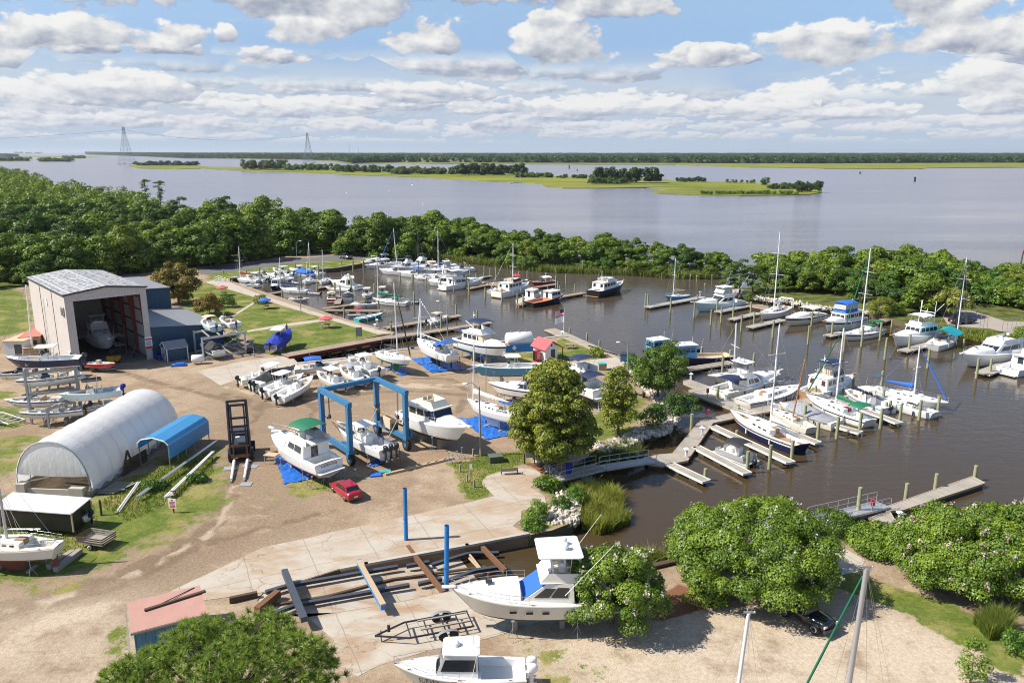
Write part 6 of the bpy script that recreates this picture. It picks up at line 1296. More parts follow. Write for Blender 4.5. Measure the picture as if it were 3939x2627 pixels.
# --- upper left slips along the lawn
boat('sail',zB,(368,556),(588,580),W,'white sailboat with maroon boom cover nearest the head of the lawn walkway',cover=MAROON,mast_px=((447,515),(433,243)),tm=.6)
boat('cc',zB,(480,545),(665,572),W,'white boat with white hard top moored behind the maroon covered sailboat',top=WHITE,eng=2)
boat('bow',zB,(405,610),(590,612),W,'low blue and white runabout at the start of the lawn walkway',stripe=MBLUE,hull=PALEB)
boat('express',zB,(652,525),(880,550),W,'white express cruiser in the row under the far seawall, leftmost of that row',L=9)
boat('cc',zB,(730,488),(908,528),W,'white walkaround behind the leftmost express cruiser, black outboard at its stern',eng=1,top=WHITE)
boat('covered',zB,(885,480),(1062,512),W,'white cruiser under a blue cockpit canvas by the far seawall',cover=BLUEC,t0=.0,t1=.55,tp=.3,eng=0)
boat('cc',zB,(1050,484),(1175,510),W,'white center console with rounded white top right of the blue canvas cruiser',top=WHITE)
boat('pilot',zB,(700,652),(825,606),W,'small white pilothouse boat with navy hull and square windows',hull=NAVY,h0=.2,h1=.72,L=7.4)
boat('cc',zB,(838,625),(932,592),W,'small white center console between the navy pilothouse boat and the blue covered mast boat',top=WHITE,L=6.2)
boat('sail',zB,(1020,606),(1085,548),W,'small sailboat with blue mast cover seen bow on, its deck light grey',cover=BLUEC,mast_px=((1036,515),(1016,207)),L=8.2,deck=GREYW)
boat('sail',zB,(1172,606),(1232,556),W,'bare white sailboat right of the blue covered bow-on sailboat',mast_px=((1197,545),(1190,270)),L=8,boom=0)
boat('sail',zB,(795,655),(1045,674),W,'white sloop with navy mainsail cover lying along the first finger pier',cover=NAVYC,mast_px=((872,590),(865,328)),tm=.65,stripe=GREYW)
boat('skiff',zB,(1040,682),(1160,688),W,'dark grey tender with black outboard behind the navy covered sloop',hull=GREYC,sole=BLACKC)
boat('bow',zB,(1058,746),(885,742),W,'small white runabout tied to the walkway beside the clipped bush')
boat('sport',zB,(1250,603),(1525,638),W,'white flybridge cruiser moored on the middle finger pier of the lawn basin',L=10.5,bot=WHITE,dome=1)
boat('skiff',zB,(1208,645),(1440,658),W,'long white skiff in front of the white flybridge cruiser',L=7)
boat('bow',zB,(1285,688),(1258,782),W,'dark red runabout with tan canopy seen from astern',hull=MAROON,bimini=TAN,L=6.6,B=2.5)
boat('covered',zB,(1422,672),(1414,772),W,'white cruiser with black cockpit canopy seen from astern',cover=BLACKC,t0=.02,t1=.6,tp=.35,L=7.6,B=2.8,eng=0)
boat('cc',zB,(1572,738),(1618,680),W,'left one of two small white center consoles with white tops side by side',top=WHITE,L=6.4)
boat('cc',zB,(1712,722),(1765,672),W,'right one of two small white center consoles with white tops side by side',top=WHITE,L=6.2)
boat('sail',zB,(1658,762),(1972,790),W,'white sailboat with green sail cover and green dodger',cover=GREENC,dodger=GREENC,stripe=GREENC,mast_px=((1786,690),(1779,310)),tm=.62)
boat('skiff',zB,(1975,760),(2070,766),W,'dark brown small boat with raised outboard behind the green covered sailboat',hull=WOODD,sole=WOODG)
boat('bow',zB,(1692,800),(1495,792),W,'white runabout flying a small flag at the outer finger pier',L=7)
boat('skiff',zB,(1738,890),(1515,932),W,'white and teal open skiff tied to the lawn walkway',hull=TEALH,eng=0,L=7.4)
boat('skiff',zB,(1445,892),(1548,884),W,'little boat with red canvas and dark outboard behind the teal skiff',name='covered_dinghy',L=4.2,cush=REDC,bimini=REDC)
# --- back row under the seawall
boat('express',zC,(318,294),(500,268),W,'white cruiser with blue trim at the left end of the back row',L=9,stripe=MBLUE)
boat('express',zC,(362,320),(612,300),W,'white express cruiser with arch, second of the back row',L=9.5,top=GREYW)
boat('express',zC,(494,358),(758,372),W,'white express cruiser with long black windshield and blue anchor cover in the back row',L=10,cover=BLACKC)
boat('sail',zC,(560,296),(720,290),W,'sailboat in the back row with the tallest silver mast and blue furled sail',mast_px=((648,255),(618,-48)),furl=BLUEC,L=10.5)
boat('express',zC,(645,378),(930,398),W,'white cruiser with blue and tan canopies in the back row',L=10,top=BLUEC)
boat('sport',zC,(760,318),(935,296),W,'white cruiser with dark canvas against the seawall corner',L=9.5,bimini=BLACKC,bot=WHITE)
boat('sail',zC,(803,402),(936,414),W,'white sailboat with slim dark mast in the middle of the back row',mast_px=((868,360),(863,0)),mastm=BLKST,tm=.6,boom=0)
boat('sail',zC,(960,350),(1108,345),W,'sailboat with blue mainsail cover behind the big white flybridge cruiser',mast_px=((1055,340),(1052,-9)),cover=ROYAL,L=9.5)
boat('sport',zC,(982,466),(1135,470),W,'white flybridge cruiser with red bottom paint in front of the big white cruiser',L=9.5,bot=BOTR,top=WHITE)
boat('sport',zC,(1222,385),(1062,395),W,'white flybridge cruiser with enclosed bridge at the back of the cluster',L=11,top=WHITE,fglass=CLEAR,bot=WHITE)
boat('sport',zC,(1428,462),(1072,508),W,'biggest white cruiser of the far cluster, with swim platform toward the yard',L=13.6,fglass=CLEAR,top=WHITE,c0=.2,c1=.6,bot=WHITE)
boat('sail',zC,(1700,505),(1480,548),W,'white sailboat with bare mast behind the trawler with maroon canvas',mast_px=((1623,450),(1625,78)),L=9,boom=0)
boat('trawler',zC,(1848,512),(1556,578),W,'white trawler with maroon bridge canvas and red boot stripe',L=13.6,skirt=MAROON,stripe=None,bot=BOTR,mast=0)
boat('cc',zC,(1640,440),(1800,440),W,'dark boat with bright red bimini behind the maroon canvas trawler',hull=NAVY,bimini=REDC,L=7)
boat('bow',zC,(1890,465),(2056,452),W,'red hulled boat with white canopy at the end of the finger pier',hull=MAROON,stripe=REDP,bimini=WHITEP,L=7.5)
boat('pilot',zC,(1968,575),(1755,642),W,'white work boat with green and blue stern boxes',hull=OFFW,L=10,h0=.42,h1=.72)
boat('pilot',zC,(2132,608),(1875,655),W,'black hulled pilot boat with orange deck',hull=BLKP,deck=ORNG,sole=ORNG,L=12,h0=.52,h1=.82,B=3.8)
boat('trawler',zD,(215,508),(-30,570),W,'dark hulled white topped yacht moored alone at the outer dock',hull=BLKP,stripe=BLKP,bot=BOTK,h0=.15,h1=.62,L=14.5,mast=1,mh=1.6)
boat('cc',zC,(1106,778),(938,822),W,'white center console with tan bimini at the dock by the boatyard',bimini=TAN,L=6.8)
for Z,bw,st,kd,lb,kw in((zB,(600,560),(690,575),'skiff','grey tender between the maroon covered sailboat and the navy pilothouse boat',dict(hull=GREYC,L=4.5)),(zB,(935,470),(1010,496),'cc','small white center console in front of the blue canvas cruiser',dict(top=WHITE,L=6.5)),(zB,(1060,545),(1130,575),'bow','small white runabout between the two bow-on sailboats',dict(L=6,bimini=BLUEC)),(zB,(1330,590),(1420,600),'bow','white runabout hidden behind the white flybridge cruiser of the lawn basin',dict(L=7)),(zB,(560,520),(660,530),'express','white cruiser close under the seawall behind the maroon covered sailboat',dict(L=8)),(zC,(420,262),(560,255),'express','white cruiser with grey canvas deep in the left end of the back row',dict(L=9,top=GREYW)),(zC,(640,335),(800,325),'sport','white flybridge boat with black bridge canvas in the middle of the back row',dict(L=9.5,bimini=BLACKC,bot=WHITE)),(zC,(830,335),(985,330),'express','white cruiser with tan canvas top in the back row',dict(L=9.5,top=TAN)),(zC,(1000,318),(1130,308),'express','white express cruiser nearest the seawall corner',dict(L=9)),(zC,(940,392),(1075,402),'cc','white boat with tan cushions squeezed beside the biggest white cruiser',dict(top=WHITE,L=8)),(zC,(1140,345),(1290,338),'express','white cruiser behind the enclosed bridge flybridge cruiser',dict(L=9))):
 boat(kd,Z,bw,st,W,lb,**kw)
 # --- right bank
boat('sail',zD,(612,594),(818,580),W,'small white sailboat with bright blue hull on the lone finger pier',hull=MBLUE,mast_px=((688,545),(712,226)),tm=.6,cover=TAN)
boat('sport',zD,(868,708),(1262,650),W,'big sport fishing yacht with pale blue hull and black windshield',hull=PALEB,fglass=CLEAR,top=WHITE,L=15.2,rf=.2,rig=1,c0=.24,bot=BOTB)
boat('sail',zD,(1422,802),(1745,690),W,'large white sailboat with white stern arch and the tallest mast on the right bank',mast_px=((1530,685),(1589,-28)),cover=WHITEP,archw=1,L=14,sole=TEAK,mr=.13)
boat('express',zD,(1690,838),(2005,768),W,'white classic motor yacht with navy sheer stripe and long hard top',stripe=NAVY,L=13,top=OFFW,hull=OFFW)
boat('trawler',zD,(1990,908),(2400,800),W,'white trawler with bright blue bridge enclosure',bimini=BLUEC,fglass=CLEAR,skirt=BLUEC,L=14,mast=1,mh=2.4,h0=.12)
boat('sail',zF,(272,948),(640,874),W,'white sailboat with green dodger and green furled genoa',mast_px=((405,838),(502,12)),furl=GREENC,dodger=GREENC,bimini=GREENC,stripe=NAVY,L=12.5,boom=0,mr=.14)
boat('trawler',zF,(770,1008),(1150,925),W,'white trawler with tall paravane poles and half open hard top',tower=1,stripe=None,L=13.5,bimini=WHITEP,hull=WHITE,h0=.1,h1=.55,mast=1)
boat('sail',zF,(1462,905),(1075,1085),W,'white sailboat under a teal awning seen from its stern',awning=TEALC,mast_px=((1335,850),(1424,105)),furl=NAVYC,L=12.5,dodger=NAVYC,boom=0,mr=.13)
boat('sport',zF,(1452,1222),(1998,1090),W,'largest white motor yacht with three raked front windows',L=17.2,c0=.10,c1=.62,rf=.16,top=None,fglass=None,dome=1,B=5.0,acover=None)
boat('sport',zF,(2350,1190),(1925,1290),W,'white cruiser with swim platform cut by the right frame edge',L=13)
# --- main dock
boat('pilot',zD,(475,1130),(800,1085),W,'light blue work boat with square wheelhouse, the farther of two',hull=NAVY,house=LBLUE,h0=.60,h1=.88,L=11.5,roof=WHITE,sole=TAN,deck=NAVY,trunk=NAVY,hh=2.3,rf=.25)
boat('pilot',zD,(730,1180),(1085,1152),W,'light blue work boat with long tan deck, the nearer of two',hull=NAVY,house=LBLUE,h0=.60,h1=.90,L=12,roof=OFFW,sole=TAN,deck=TAN,trunk=TAN,hh=2.3,rf=.35)
boat('sport',zE,(1145,600),(560,738),W,'white sport fishing boat with navy cockpit canvas and tan hull on the main dock',hull=OFFW,acover=NAVYC,fglass=CLEAR,top=WHITE,dome=2,rig=1,L=14,bot=BOTR,c0=.32)
boat('sail',zE,(505,585),(1085,548),W,'white sailboat with solar panel behind the sport fishing boat',mast_px=((690,480),(715,-20)),solar=1,L=12,boom=0)
boat('sail',zE,(1362,694),(805,836),W,'broad white motorsailer with navy rail stripe and no mast cover',stripe=NAVY,L=13,kh=.55,deck=WHITE,transom=.75)
boat('trawler',zE,(1892,630),(1455,762),W,'white trawler with navy bimini and brown wooden transom',L=11.8,bimini=NAVYC,skirt=NAVYC,transom=TEAK,stripe=None,glass=mat('maroon_glass',(.09,.03,.03),.2),mast=1,mh=3.2,hull=GREYW)
boat('sail',zE,(1050,890),(1512,1108),W,'small beige sloop with varnished wooden mast and bowsprit',hull=OFFW,house=OFFW,deck=OFFW,mast_px=((1188,930),(1340,368)),mastm=VARN,L=8.6,boom=0,cap=TEAK)
boat('covered',zE,(1215,878),(1690,1032),W,'wide work boat under a grey tarpaulin',cover=GREYC,hull=OFFW,tp=.55,peak=1.1,drop=.1,t0=.05,t1=.80,cover_all=None,L=9.2,eng=0)
boat('sail',zE,(1475,800),(2030,1018),W,'white sailboat with dark green mainsail cover and green bimini',cover=GREENC,bimini=GREENC,mast_px=((1672,820),(1754,45)),stripe=NAVY,L=11.8,furl=GREENC,wash=MAROON)
boat('sail',zE,(692,968),(1352,1284),W,'navy blue hulled sailboat with teak deck edges',hull=NAVY,stripe=WHITE,cap=TEAK,mast_px=((955,1070),(1056,15)),L=13.6,bot=BOTR,sole=TEAK,boomm=MASTW,cover=WHITEP,mr=.13)
boat('pontoon',zE,(530,1285),(905,1432),W,'white pontoon boat with dark bimini on the near finger pier',k=1.0)
boat('cc',zN,(868,600),(1335,790),W,'white center console with curved hard top and blue grey hull graphics',top=WHITE,hull=WHITE,stripe=MBLUE,L=9,eng=1,frame=BLKST)
boat('skiff',zN,(1300,520),(1080,505),W,'white tender lying on the end of the main dock',L=4.5,engc=WHITEP)
boat('sail',zN,(1345,690),(1850,838),W,'white sailboat with pale dodger and green chair in the cockpit',L=9.4,dodger=OFFW,tm=.6)
boat('sail',zN,(1985,735),(1365,590),W,'white sailboat with bright blue sail cover and blue furled genoa',cover=BLUEC,furl=BLUEC,mast_px=((1738,560),(1812,-60)),L=10.6,solar=1,wash=TEAK)
# --- boats on land: racks at the left
boat('cc',zO,(200,545),(960,500),7.5,'navy hulled center console with white top on the highest rack tier',hull=NAVY,bot=OFFW,top=WHITE,L=8.6,stands=0,rail=1)
boat('bow',zO,(300,800),(950,700),4.7,'white bowrider with navy stripe on the middle rack tier',stripe=NAVY,bot=OFFW,L=7.6,arch=1,stands=0)
boat('bow',zO,(70,700),(520,640),2.4,'white runabout with dark purple foredeck behind the tall rack',stripe=NAVY,L=7,deck=NAVY,stands=0)
boat('bow',zO,(180,1045),(700,1020),1.3,'white bowrider with purple stripe on the lowest rack tier',stripe=mat('purple_stripe',(.06,.02,.14),.3),bot=WHITE,L=7,stands=0)
boat('cc',zO,(850,985),(1480,895),3.3,'pale blue skiff with black top and blue motor cover on the low rack',hull=PALEB,top=BLACKC,bot=OFFW,engc=ROYAL,L=7,stands=0)
boat('skiff',zO,(285,1215),(1060,1135),1.1,'white bass boat on a trailer below the tall rack',L=7.2,hull=GREYW,stripe=NAVY,console=WHITE,sole=GREYC)
boat('bow',zO,(1060,1130),(1380,1050),.9,'small white and dark red boat half hidden behind the white tent',stripe=MAROON,hull=WHITE,L=5,stands=0)
boat('skiff',zO,(1440,545),(1185,530),.9,'small red and white skiff on a trailer in front of the boat shed',hull=REDP,L=5.2,console=CUSH,stands=0)
boat('bow',zO,(330,590),(950,575),1.2,'white boat with black outboard hidden behind the upper rack boats',eng=1,L=8,stripe=MAROON,stands=0)
# two tier rack by the annex
boat('cc',zA,(1612,715),(1765,790),4.2,'white center console with tan bimini on top of the two tier rack',bimini=TAN,L=6.6,hull=PALEB,stands=0)
boat('bow',zA,(1760,690),(1925,768),4.2,'white dual console with dark outboard on top of the two tier rack',eng=1,L=7.2,stands=0)
boat('covered',zA,(1600,905),(1790,985),.9,'white wake boat with black canvas under the two tier rack',cover=BLACKC,t0=.05,t1=.62,tp=.35,peak=1.2,L=7.2,stands=0,eng=0,stripe=TEALH)
boat('covered',zB,(895,1070),(695,1180),1.3,'center console wrapped in a royal blue cover with white top sticking out',cover=ROYAL,top=WHITE,cover_all=1,drop=.95,peak=1.1,L=8.6,B=2.9,pitch=5)
# row by the concrete pad
boat('bow',zB,(1300,1372),(975,1405),.9,'white bowrider with blue bimini beside the lift slip',bimini=BLUEC,eng=1,L=7.2,engc=WHITEP,stripe=OFFW)
boat('cc',zB,(780,1440),(470,1490),.9,'cream open boat with white top at the back of the outboard row',hull=OFFW,top=None,L=6.6,pitch=2)
boat('covered',zB,(930,1420),(560,1545),1.0,'pale green center console under a black mesh cover with white top',cover=BLACKC,top=WHITE,hull=SEAF,t0=.12,t1=.98,tp=.4,peak=1.0,drop=.06,eng=2,L=8.4,pitch=3)
boat('cc',zH,(700,310),(320,430),.9,'white walkaround with small white hard top in the outboard row',top=WHITE,L=7.6,pitch=3)
boat('cc',zH,(800,345),(455,485),.9,'white center console without top at the near end of the outboard row',L=7.8,pitch=5,glass=CLEAR)
boat('cc',zB,(1140,1462),(1378,1545),1.0,'white center console with white top behind the blue travel lift beam',top=WHITE,L=7.0,pitch=2,hull=OFFW)
boat('cc',zB,(1345,1402),(1570,1502),1.0,'white center console with grey bimini, middle of the three behind the lift',bimini=GREYC,L=7.4,pitch=2)
boat('cc',zB,(1440,1335),(1685,1430),1.2,'white walkaround fishing boat with hard top and rounded bow rail',top=WHITE,L=8.8,rail=1,es=1.1)
boat('sail',zB,(1962,1335),(1758,1270),1.8,'white sailboat with green bottom paint standing on a blue tarp',bot=BOTG,boot=GREENC,keel=1,mast_px=((1882,1235),(1846,580)),cover=BLACKC,L=8.6,stripe=None,furl=BLACKC,tm=.56)
boat('sail',zG,(435,385),(740,520),1.9,'large white sailboat with blue bimini and solar panels on a blue tarp',keel=1,kd=1.5,bot=BOTK,bimini=BLUEC,dodger=BLUEC,solar=1,mast_px=((530,330),(527,0)),L=12.5,tm=.6,B=3.9,stern_boxes=1,furl=WHITEP)
boat('trawler',zG,(1112,470),(850,395),2.0,'white trawler with navy bimini and teal bottom paint on stands',bot=BOTT,boot=BOTT,bimini=NAVYC,aft=NAVYC,L=12,stripe=NAVY,fcover=TAN,mh=3.2)
boat('cc',zG,(900,632),(1490,600),1.7,'big center console with mid blue hull and triple outboards',hull=MBLUE,bot=BOTK,cap=WHITE,top=WHITE,eng=3,L=11.8,B=3.3,es=1.15)
boat('express',zG,(1130,770),(1450,800),1.3,'white cruiser with navy hull half hidden behind the cypress',hull=WHITE,bot=BOTK,stripe=NAVY,L=9.5,stands=1)
boat('sail',zG,(880,895),(1225,1000),1.8,'white sailboat with white sail cover on a blue tarp beside the lamp post',keel=1,bot=WHITE,cover=WHITEP,mast_px=((1003,790),(1009,318)),L=8.8,wash=VARN,tm=.56)
boat('trawler',zG,(790,1165),(400,1010),1.8,'white trawler with navy windshield cover standing on jack stands',fcover=NAVYC,bot=BOTK,stripe=None,L=11.5,hull=WHITE,mast=0,house=OFFW,nw=3,pulp=WHITE)
boat('sport',zG,(1560,640),(1930,800),1.8,'white motor yacht with navy aft canopy behind the cypress',L=13,bimini=NAVYC,acover=NAVYC,bot=BOTK)
boat('cc',zH,(1090,850),(1500,1040),1.3,'white center console with triple dark outboards under the travel lift',top=WHITE,eng=3,bot=BOTK,L=10.6,B=3.1,es=1.15,boot=NAVY)
nep=boat('sport',zH,(440,960),(905,1190),1.4,'white flybridge cruiser with green bimini in front of the travel lift',hull=WHITE,bot=BOTB,bimini=GREENC,helm=WHITE,L=11.6,B=4.0,c0=.20,c1=.60,boot=REDC,rf=.10,glass=mat('window_screen_grey',(.05,.06,.06),.4))
spf=boat('sport',zK,(1475,880),(2420,838),1.5,'white sport fishing boat with blue windshield cover and white hard top by the crape myrtle',anchor='bow',hull=AGED,bot=BOTB,top=WHITE,fcover=BLUEC,rig=1,dome=2,ports=1,L=11.6,B=4.0,c0=.24,c1=.60,house=AGED,deck=AGED,rf=.19,tx=.5,tw=.42)
svy=boat('pilot',zK,(1090,1415),(1930,1400),1.0,'white survey pilothouse boat with white outboards at the bottom of the yard',hull=AGED,top=None,eng=2,engc=WHITEP,L=8.4,B=2.8,h0=.36,h1=.70,boot=REDC,hh=1.6,rf=.75,oh=.1,long=1)
old=boat('sail',zI,(-260,1500),(500,1530),1.5,'old cream sailboat with flaking red keel at the left edge',anchor='stern',hull=AGED,house=OFFW,deck=OFFW,bot=BOTR,cap=TEAK,keel=1,kd=1.3,L=9.2,mast_px=((105,1360),(0,700)),wash=TEAK,transom=.5,mastm=ALU,boom=1)
boat('skiff',zI,(390,1200),(735,1220),.9,'small white boat with folded motor behind the dark trailer',L=4.8,hull=WHITE,stands=0)
boat('sail',zU,(1220,372),(1185,374),W,'white sailboat anchored far off by the marsh island',L=11,mast_px=((1205,360),(1205,285)),boom=0)
boat('sport',zA,(880,935),(640,720),1.7,'grey primed sport fishing boat inside the boat shed',L=13,hull=GREYW,house=GREYW,deck=GREYW,bot=GREYW,glass=GREYC,anchor='bow',stands=0,top=GREYW)
# lettering the photograph shows
def hull_text(root,txt,size,loc,rot,m=INK):return text_mesh(txt,size,m,root,loc,rot)
L_n=11.6;text_mesh('NEPENTHE',.40,INKB,nep,(-L_n/2-.035,0,.86),(math.pi/2,0,-math.pi/2));text_mesh('USA',.14,INKB,nep,(-L_n/2-.035,-.9,.52),(math.pi/2,0,-math.pi/2))
text_mesh('SURVEY',.40,INK,svy,(-2.7,1.405,.62),(math.pi/2,0,math.pi));text_mesh('SURVEY',.40,INK,svy,(1.9,1.22,.90),(R(78),0,R(180-17)))
mb=MB();mb.box((.35,1.38,.82),(.34,.02,.30));mb.build('red_emblem',REDP,svy);mb=MB();mb.box((.35,1.40,.84),(.20,.02,.10));mb.box((.35,1.40,.76),(.06,.02,.14));mb.build('emblem_castle',WHITEP,svy)
mb=MB();[mb.box((1.05-.12*i,1.355,.86),(.09,.02,.10))for i in range(6)];[mb.box((.95-.12*i,1.355,.70),(.08,.02,.10))for i in range(4)];mb.build('registration_mark',INKB,svy)
# helper gear drawn on two boats
mb=MB();canv=[(-.9,-.5),(.9,-.6),(1.1,.5),(-.8,.6)];mb.loft([[(x*(1-.2*k),y*(1-.25*k),.35*k+.1*math.sin(x*7+k))for x,y in canv]for k in range(3)],0);tag(mb.build('covered_dinghy',GREYC,loc=nep.matrix_basis@Vector((-3.2,-.2,3.35)),rz=nep.rotation_euler.z),'dinghy under a pale grey cover on the aft deck of the green bimini cruiser','dinghy')
# ================================================================== DOCKS, PILINGS, YARD THINGS
PLK=planks('dock_planks',(.30,.265,.22),(.47,.43,.37),.16,0);PLKB=planks('brown_dock_planks',(.26,.19,.13),(.43,.34,.25),.16,0)
WRAIL=mat('white_dock_edge',(.70,.68,.64),.7,var=.1,dirt=.35);FLOAT=mat('dock_float',(.05,.045,.04),.8,var=.2)
def dock(Z,a,b,w,label,z=-.62,m=None,edge=None,group=None,th=.22,name='finger_pier',cat='dock',floats=True,edges=True):
 p,q=Z(*a,z),Z(*b,z);d=q-p;L=d.length;t=thing(name,label,cat,(p.x,p.y,z),math.atan2(d.y,d.x),group)
 mb=MB();mb.box((L/2,0,-th/2),(L,w,th));mb.build('deck',m or PLK,t)
 if edges:mb=MB();[mb.box((L/2,s*(w/2+.035),-.08),(L,.07,.26))for s in(-1,1)];mb.box((L+.035,0,-.08),(.07,w+.14,.26));mb.build('edge_board',edge or WRAIL,t)
 if floats:mb=MB();[mb.box((L*(i+.5)/max(2,int(L/2.4)),0,-th-.2),(1.3,w*.86,.4))for i in range(max(2,int(L/2.4)))];mb.build('float',FLOAT,t)
 return t
def poly_dock(pts,label,z=-.62,rz=0.0,m=None,name='walkway_dock'):
 c=Vector((sum(p.x for p in pts)/len(pts),sum(p.y for p in pts)/len(pts),z));Rm=Matrix.Rotation(-rz,3,'Z');loc=[Rm@(p-c)for p in pts];t=thing(name,label,'dock',c,rz)
 mb=MB();mb.prism([(p.x,p.y)for p in loc],-.24,0);mb.build('deck',m or PLK,t);k=len(loc);cen=Vector((0,0,0))
 mb=MB();mb.prism([(p.x*.97,p.y*.97)for p in loc],-.62,-.245);mb.build('float',FLOAT,t)
 mb=MB();[mb.bar(loc[i]*1.0+Vector((0,0,-.1)),loc[(i+1)%k]+Vector((0,0,-.1)),.08,.24)for i in range(k)];mb.build('edge_board',WOODT,t);return t
def hd(Z,a,b):p,q=Z(*a),Z(*b);d=q-p;return math.atan2(d.y,d.x)
E_=lambda pts,z=-.62:[zE(x,y,z)for x,y in pts]
poly_dock(E_([(-190,1330),(-30,1300),(95,1290),(262,1335),(250,1360),(0,1410),(-150,1395)]),'weathered landing dock at the foot of the long gangway',rz=hd(zE,(0,1400),(250,1350)))
poly_dock(E_([(98,1288),(370,962),(500,985),(266,1328)],-.615),'angled weathered walkway between the landing dock and the main pier',rz=hd(zE,(180,1300),(430,975)))
poly_dock(E_([(372,960),(700,880),(1140,790),(2157,608),(2242,643),(1200,845),(880,905),(502,984)],-.61),'long main pier with boats on both sides',rz=hd(zE,(430,970),(2200,625)))
poly_dock(E_([(205,560),(265,548),(480,622),(880,838),(745,868),(262,682),(262,650),(335,640),(205,585)],-.605),'brown edged branch pier beside the cypress cove',rz=hd(zE,(260,650),(800,860)))
G1='finger piers of the main pier'
for a,b,lb in(((495,1012),(1288,1378),'finger pier between the pontoon boat and the navy hulled sailboat'),((330,1218),(848,1488),'finger pier left of the pontoon boat'),((62,1390),(435,1566),'empty finger pier nearest the landing dock'),((900,925),(1560,1182),'finger pier between the navy hulled sailboat and the beige sloop'),((1560,960),(1985,1078),'finger pier between the grey tarpaulin boat and the green covered sailboat')):
 dock(zE,a,b,1.15,lb,group=G1)
dock(zN,(700,610),(1545,928),1.15,'finger pier between the green covered sailboat and the hard top center console',group=G1);dock(zN,(1500,610),(2040,820),1.1,'outermost finger pier beside the blue covered sailboat',group=G1)
dock(zE,(112,462),(678,375),1.6,'finger pier beside the nearer light blue work boat',m=PLKB)
G2='finger piers of the right bank'
for Z,a,b,w_,lb in((zD,(445,660),(945,570),1.8,'lone long finger pier with the small blue sailboat'),(zD,(1080,703),(1385,640),1.6,'finger pier right of the pale blue sport fishing yacht'),(zD,(1205,772),(1440,715),1.5,'short finger pier left of the tallest masted sailboat'),(zD,(1372,842),(1665,775),1.6,'finger pier right of the tallest masted sailboat'),(zF,(112,892),(260,858),1.5,'finger pier at the bow of the green dodger sailboat'),(zF,(868,1045),(1145,975),1.7,'finger pier between the paravane trawler and the teal awning sailboat'),(zF,(1672,1272),(2000,1140),2.1,'finger pier right of the largest motor yacht')):
 dock(Z,a,b,w_,lb,group=G2)
poly_dock([zD(x,y,-.5)for x,y in((1225,603),(1275,598),(1545,655),(1530,680),(1300,640))],'plank walkway along the rocky right shore',z=-.5,rz=hd(zD,(1240,605),(1540,665)),m=PLKB)
poly_dock([zF(x,y,-.4)for x,y in((600,742),(640,725),(830,690),(832,712),(700,748),(630,765))],'dark shore landing behind the green dodger sailboat',z=-.4,m=PLKB)
G3='piers of the far basin'
for Z,a,b,w_,lb in((zC,(540,848),(1215,736),1.9,'long pier with the tan bimini boat'),(zC,(440,962),(1490,798),2.0,'longest pier of the basin, running out from the lift slip'),(zC,(1300,492),(1480,458),1.4,'finger pier at the bow of the biggest white cruiser'),(zC,(1360,402),(1500,378),1.2,'farthest finger pier in the basin'),(zC,(1500,448),(1650,428),1.4,'finger pier behind the maroon canvas trawler'),(zC,(1850,490),(2092,452),1.4,'finger pier with the red hulled boat'),(zC,(2100,572),(2335,532),1.8,'finger pier leading to the dark hulled yacht'),(zC,(1750,638),(1900,605),1.4,'finger pier beside the black pilot boat')):
 dock(Z,a,b,w_,lb,group=G3,m=PLKB,edge=WOODT)
poly_dock([zC(x,y,-.6)for x,y in((1420,432),(1560,448),(1640,470),(1480,462))],'brown cross pier of the far basin',z=-.6,m=PLKB)
for Z,a,b,lb in((zB,(1190,812),(1452,776),'finger pier with the white flag runabout'),(zB,(1205,826),(1722,832),'outer finger pier parallel to the lawn walkway'),(zB,(680,676),(805,656),'finger pier beside the navy pilothouse boat'),(zB,(1130,622),(1245,602),'finger pier left of the white flybridge cruiser'),(zB,(400,622),(585,606),'finger pier beside the blue and white runabout'),(zB,(1318,770),(1345,690),'finger pier between the dark red runabout and the black canopy cruiser')):
 dock(Z,a,b,1.4,lb,group='finger piers along the lawn walkway',m=PLKB,edge=WOODT)
 # boardwalk on the quay edge
bwp=[zB(x,y,.1)for x,y in((305,563),(345,560),(1050,795),(1400,912),(1850,1033),(1835,1046),(1385,928),(600,684))]
poly_dock(bwp,'plank boardwalk along the quay beside the lawn',z=.11,rz=hd(zB,(345,560),(1850,1033)),m=PLKB,name='boardwalk')
# travel lift pier
pr=[zB(x,y,.2)for x,y in((862,1266),(1592,1086),(1716,1112))];back=[zB(x,y,.2)for x,y in((862,1266),(1592,1086))]
dv=(pr[2]-pr[0]);tl_=thing('lift_pier','timber travel lift pier with dark red edge beam beside the lawn','pier',pr[0],math.atan2(dv.y,dv.x));LL=dv.length
mb=MB();mb.box((LL/2+.3,1.3,0),(LL+.6,2.9,.24));mb.build('deck',PLKB,tl_);mb=MB();mb.box((LL/2+.3,-.25,-.05),(LL+.6,.3,.5));mb.box((LL+.55,1.3,-.15),(.3,2.8,.45));mb.build('edge_beam',mat('red_brown_beam',(.15,.045,.035),.85,var=.2),tl_)
for i in range(6):mb=MB();mb.tube((LL*(i+.6)/6,.2,-3),(LL*(i+.6)/6,.2,-.2),.22);mb.box((LL*(i+.6)/6,1.3,-.5),(.7,2.6,.6));mb.build('pier_pile',WOODD,tl_)
poly_dock([zB(x,y,-.2)for x,y in((1625,1086),(1850,1052),(2180,1020),(2190,1035),(1860,1085),(1640,1105))],'low ramp dock linking the lift pier and the longest pier',z=-.2,rz=hd(zB,(1625,1090),(2180,1025)),m=PLKB)
poly_dock([zG(x,y,-.1)for x,y in((1485,252),(1565,240),(1720,300),(1640,318))],'square gas dock with a flagpole in front of the kiosk lawn',z=-.1,rz=hd(zG,(1485,252),(1640,318)))
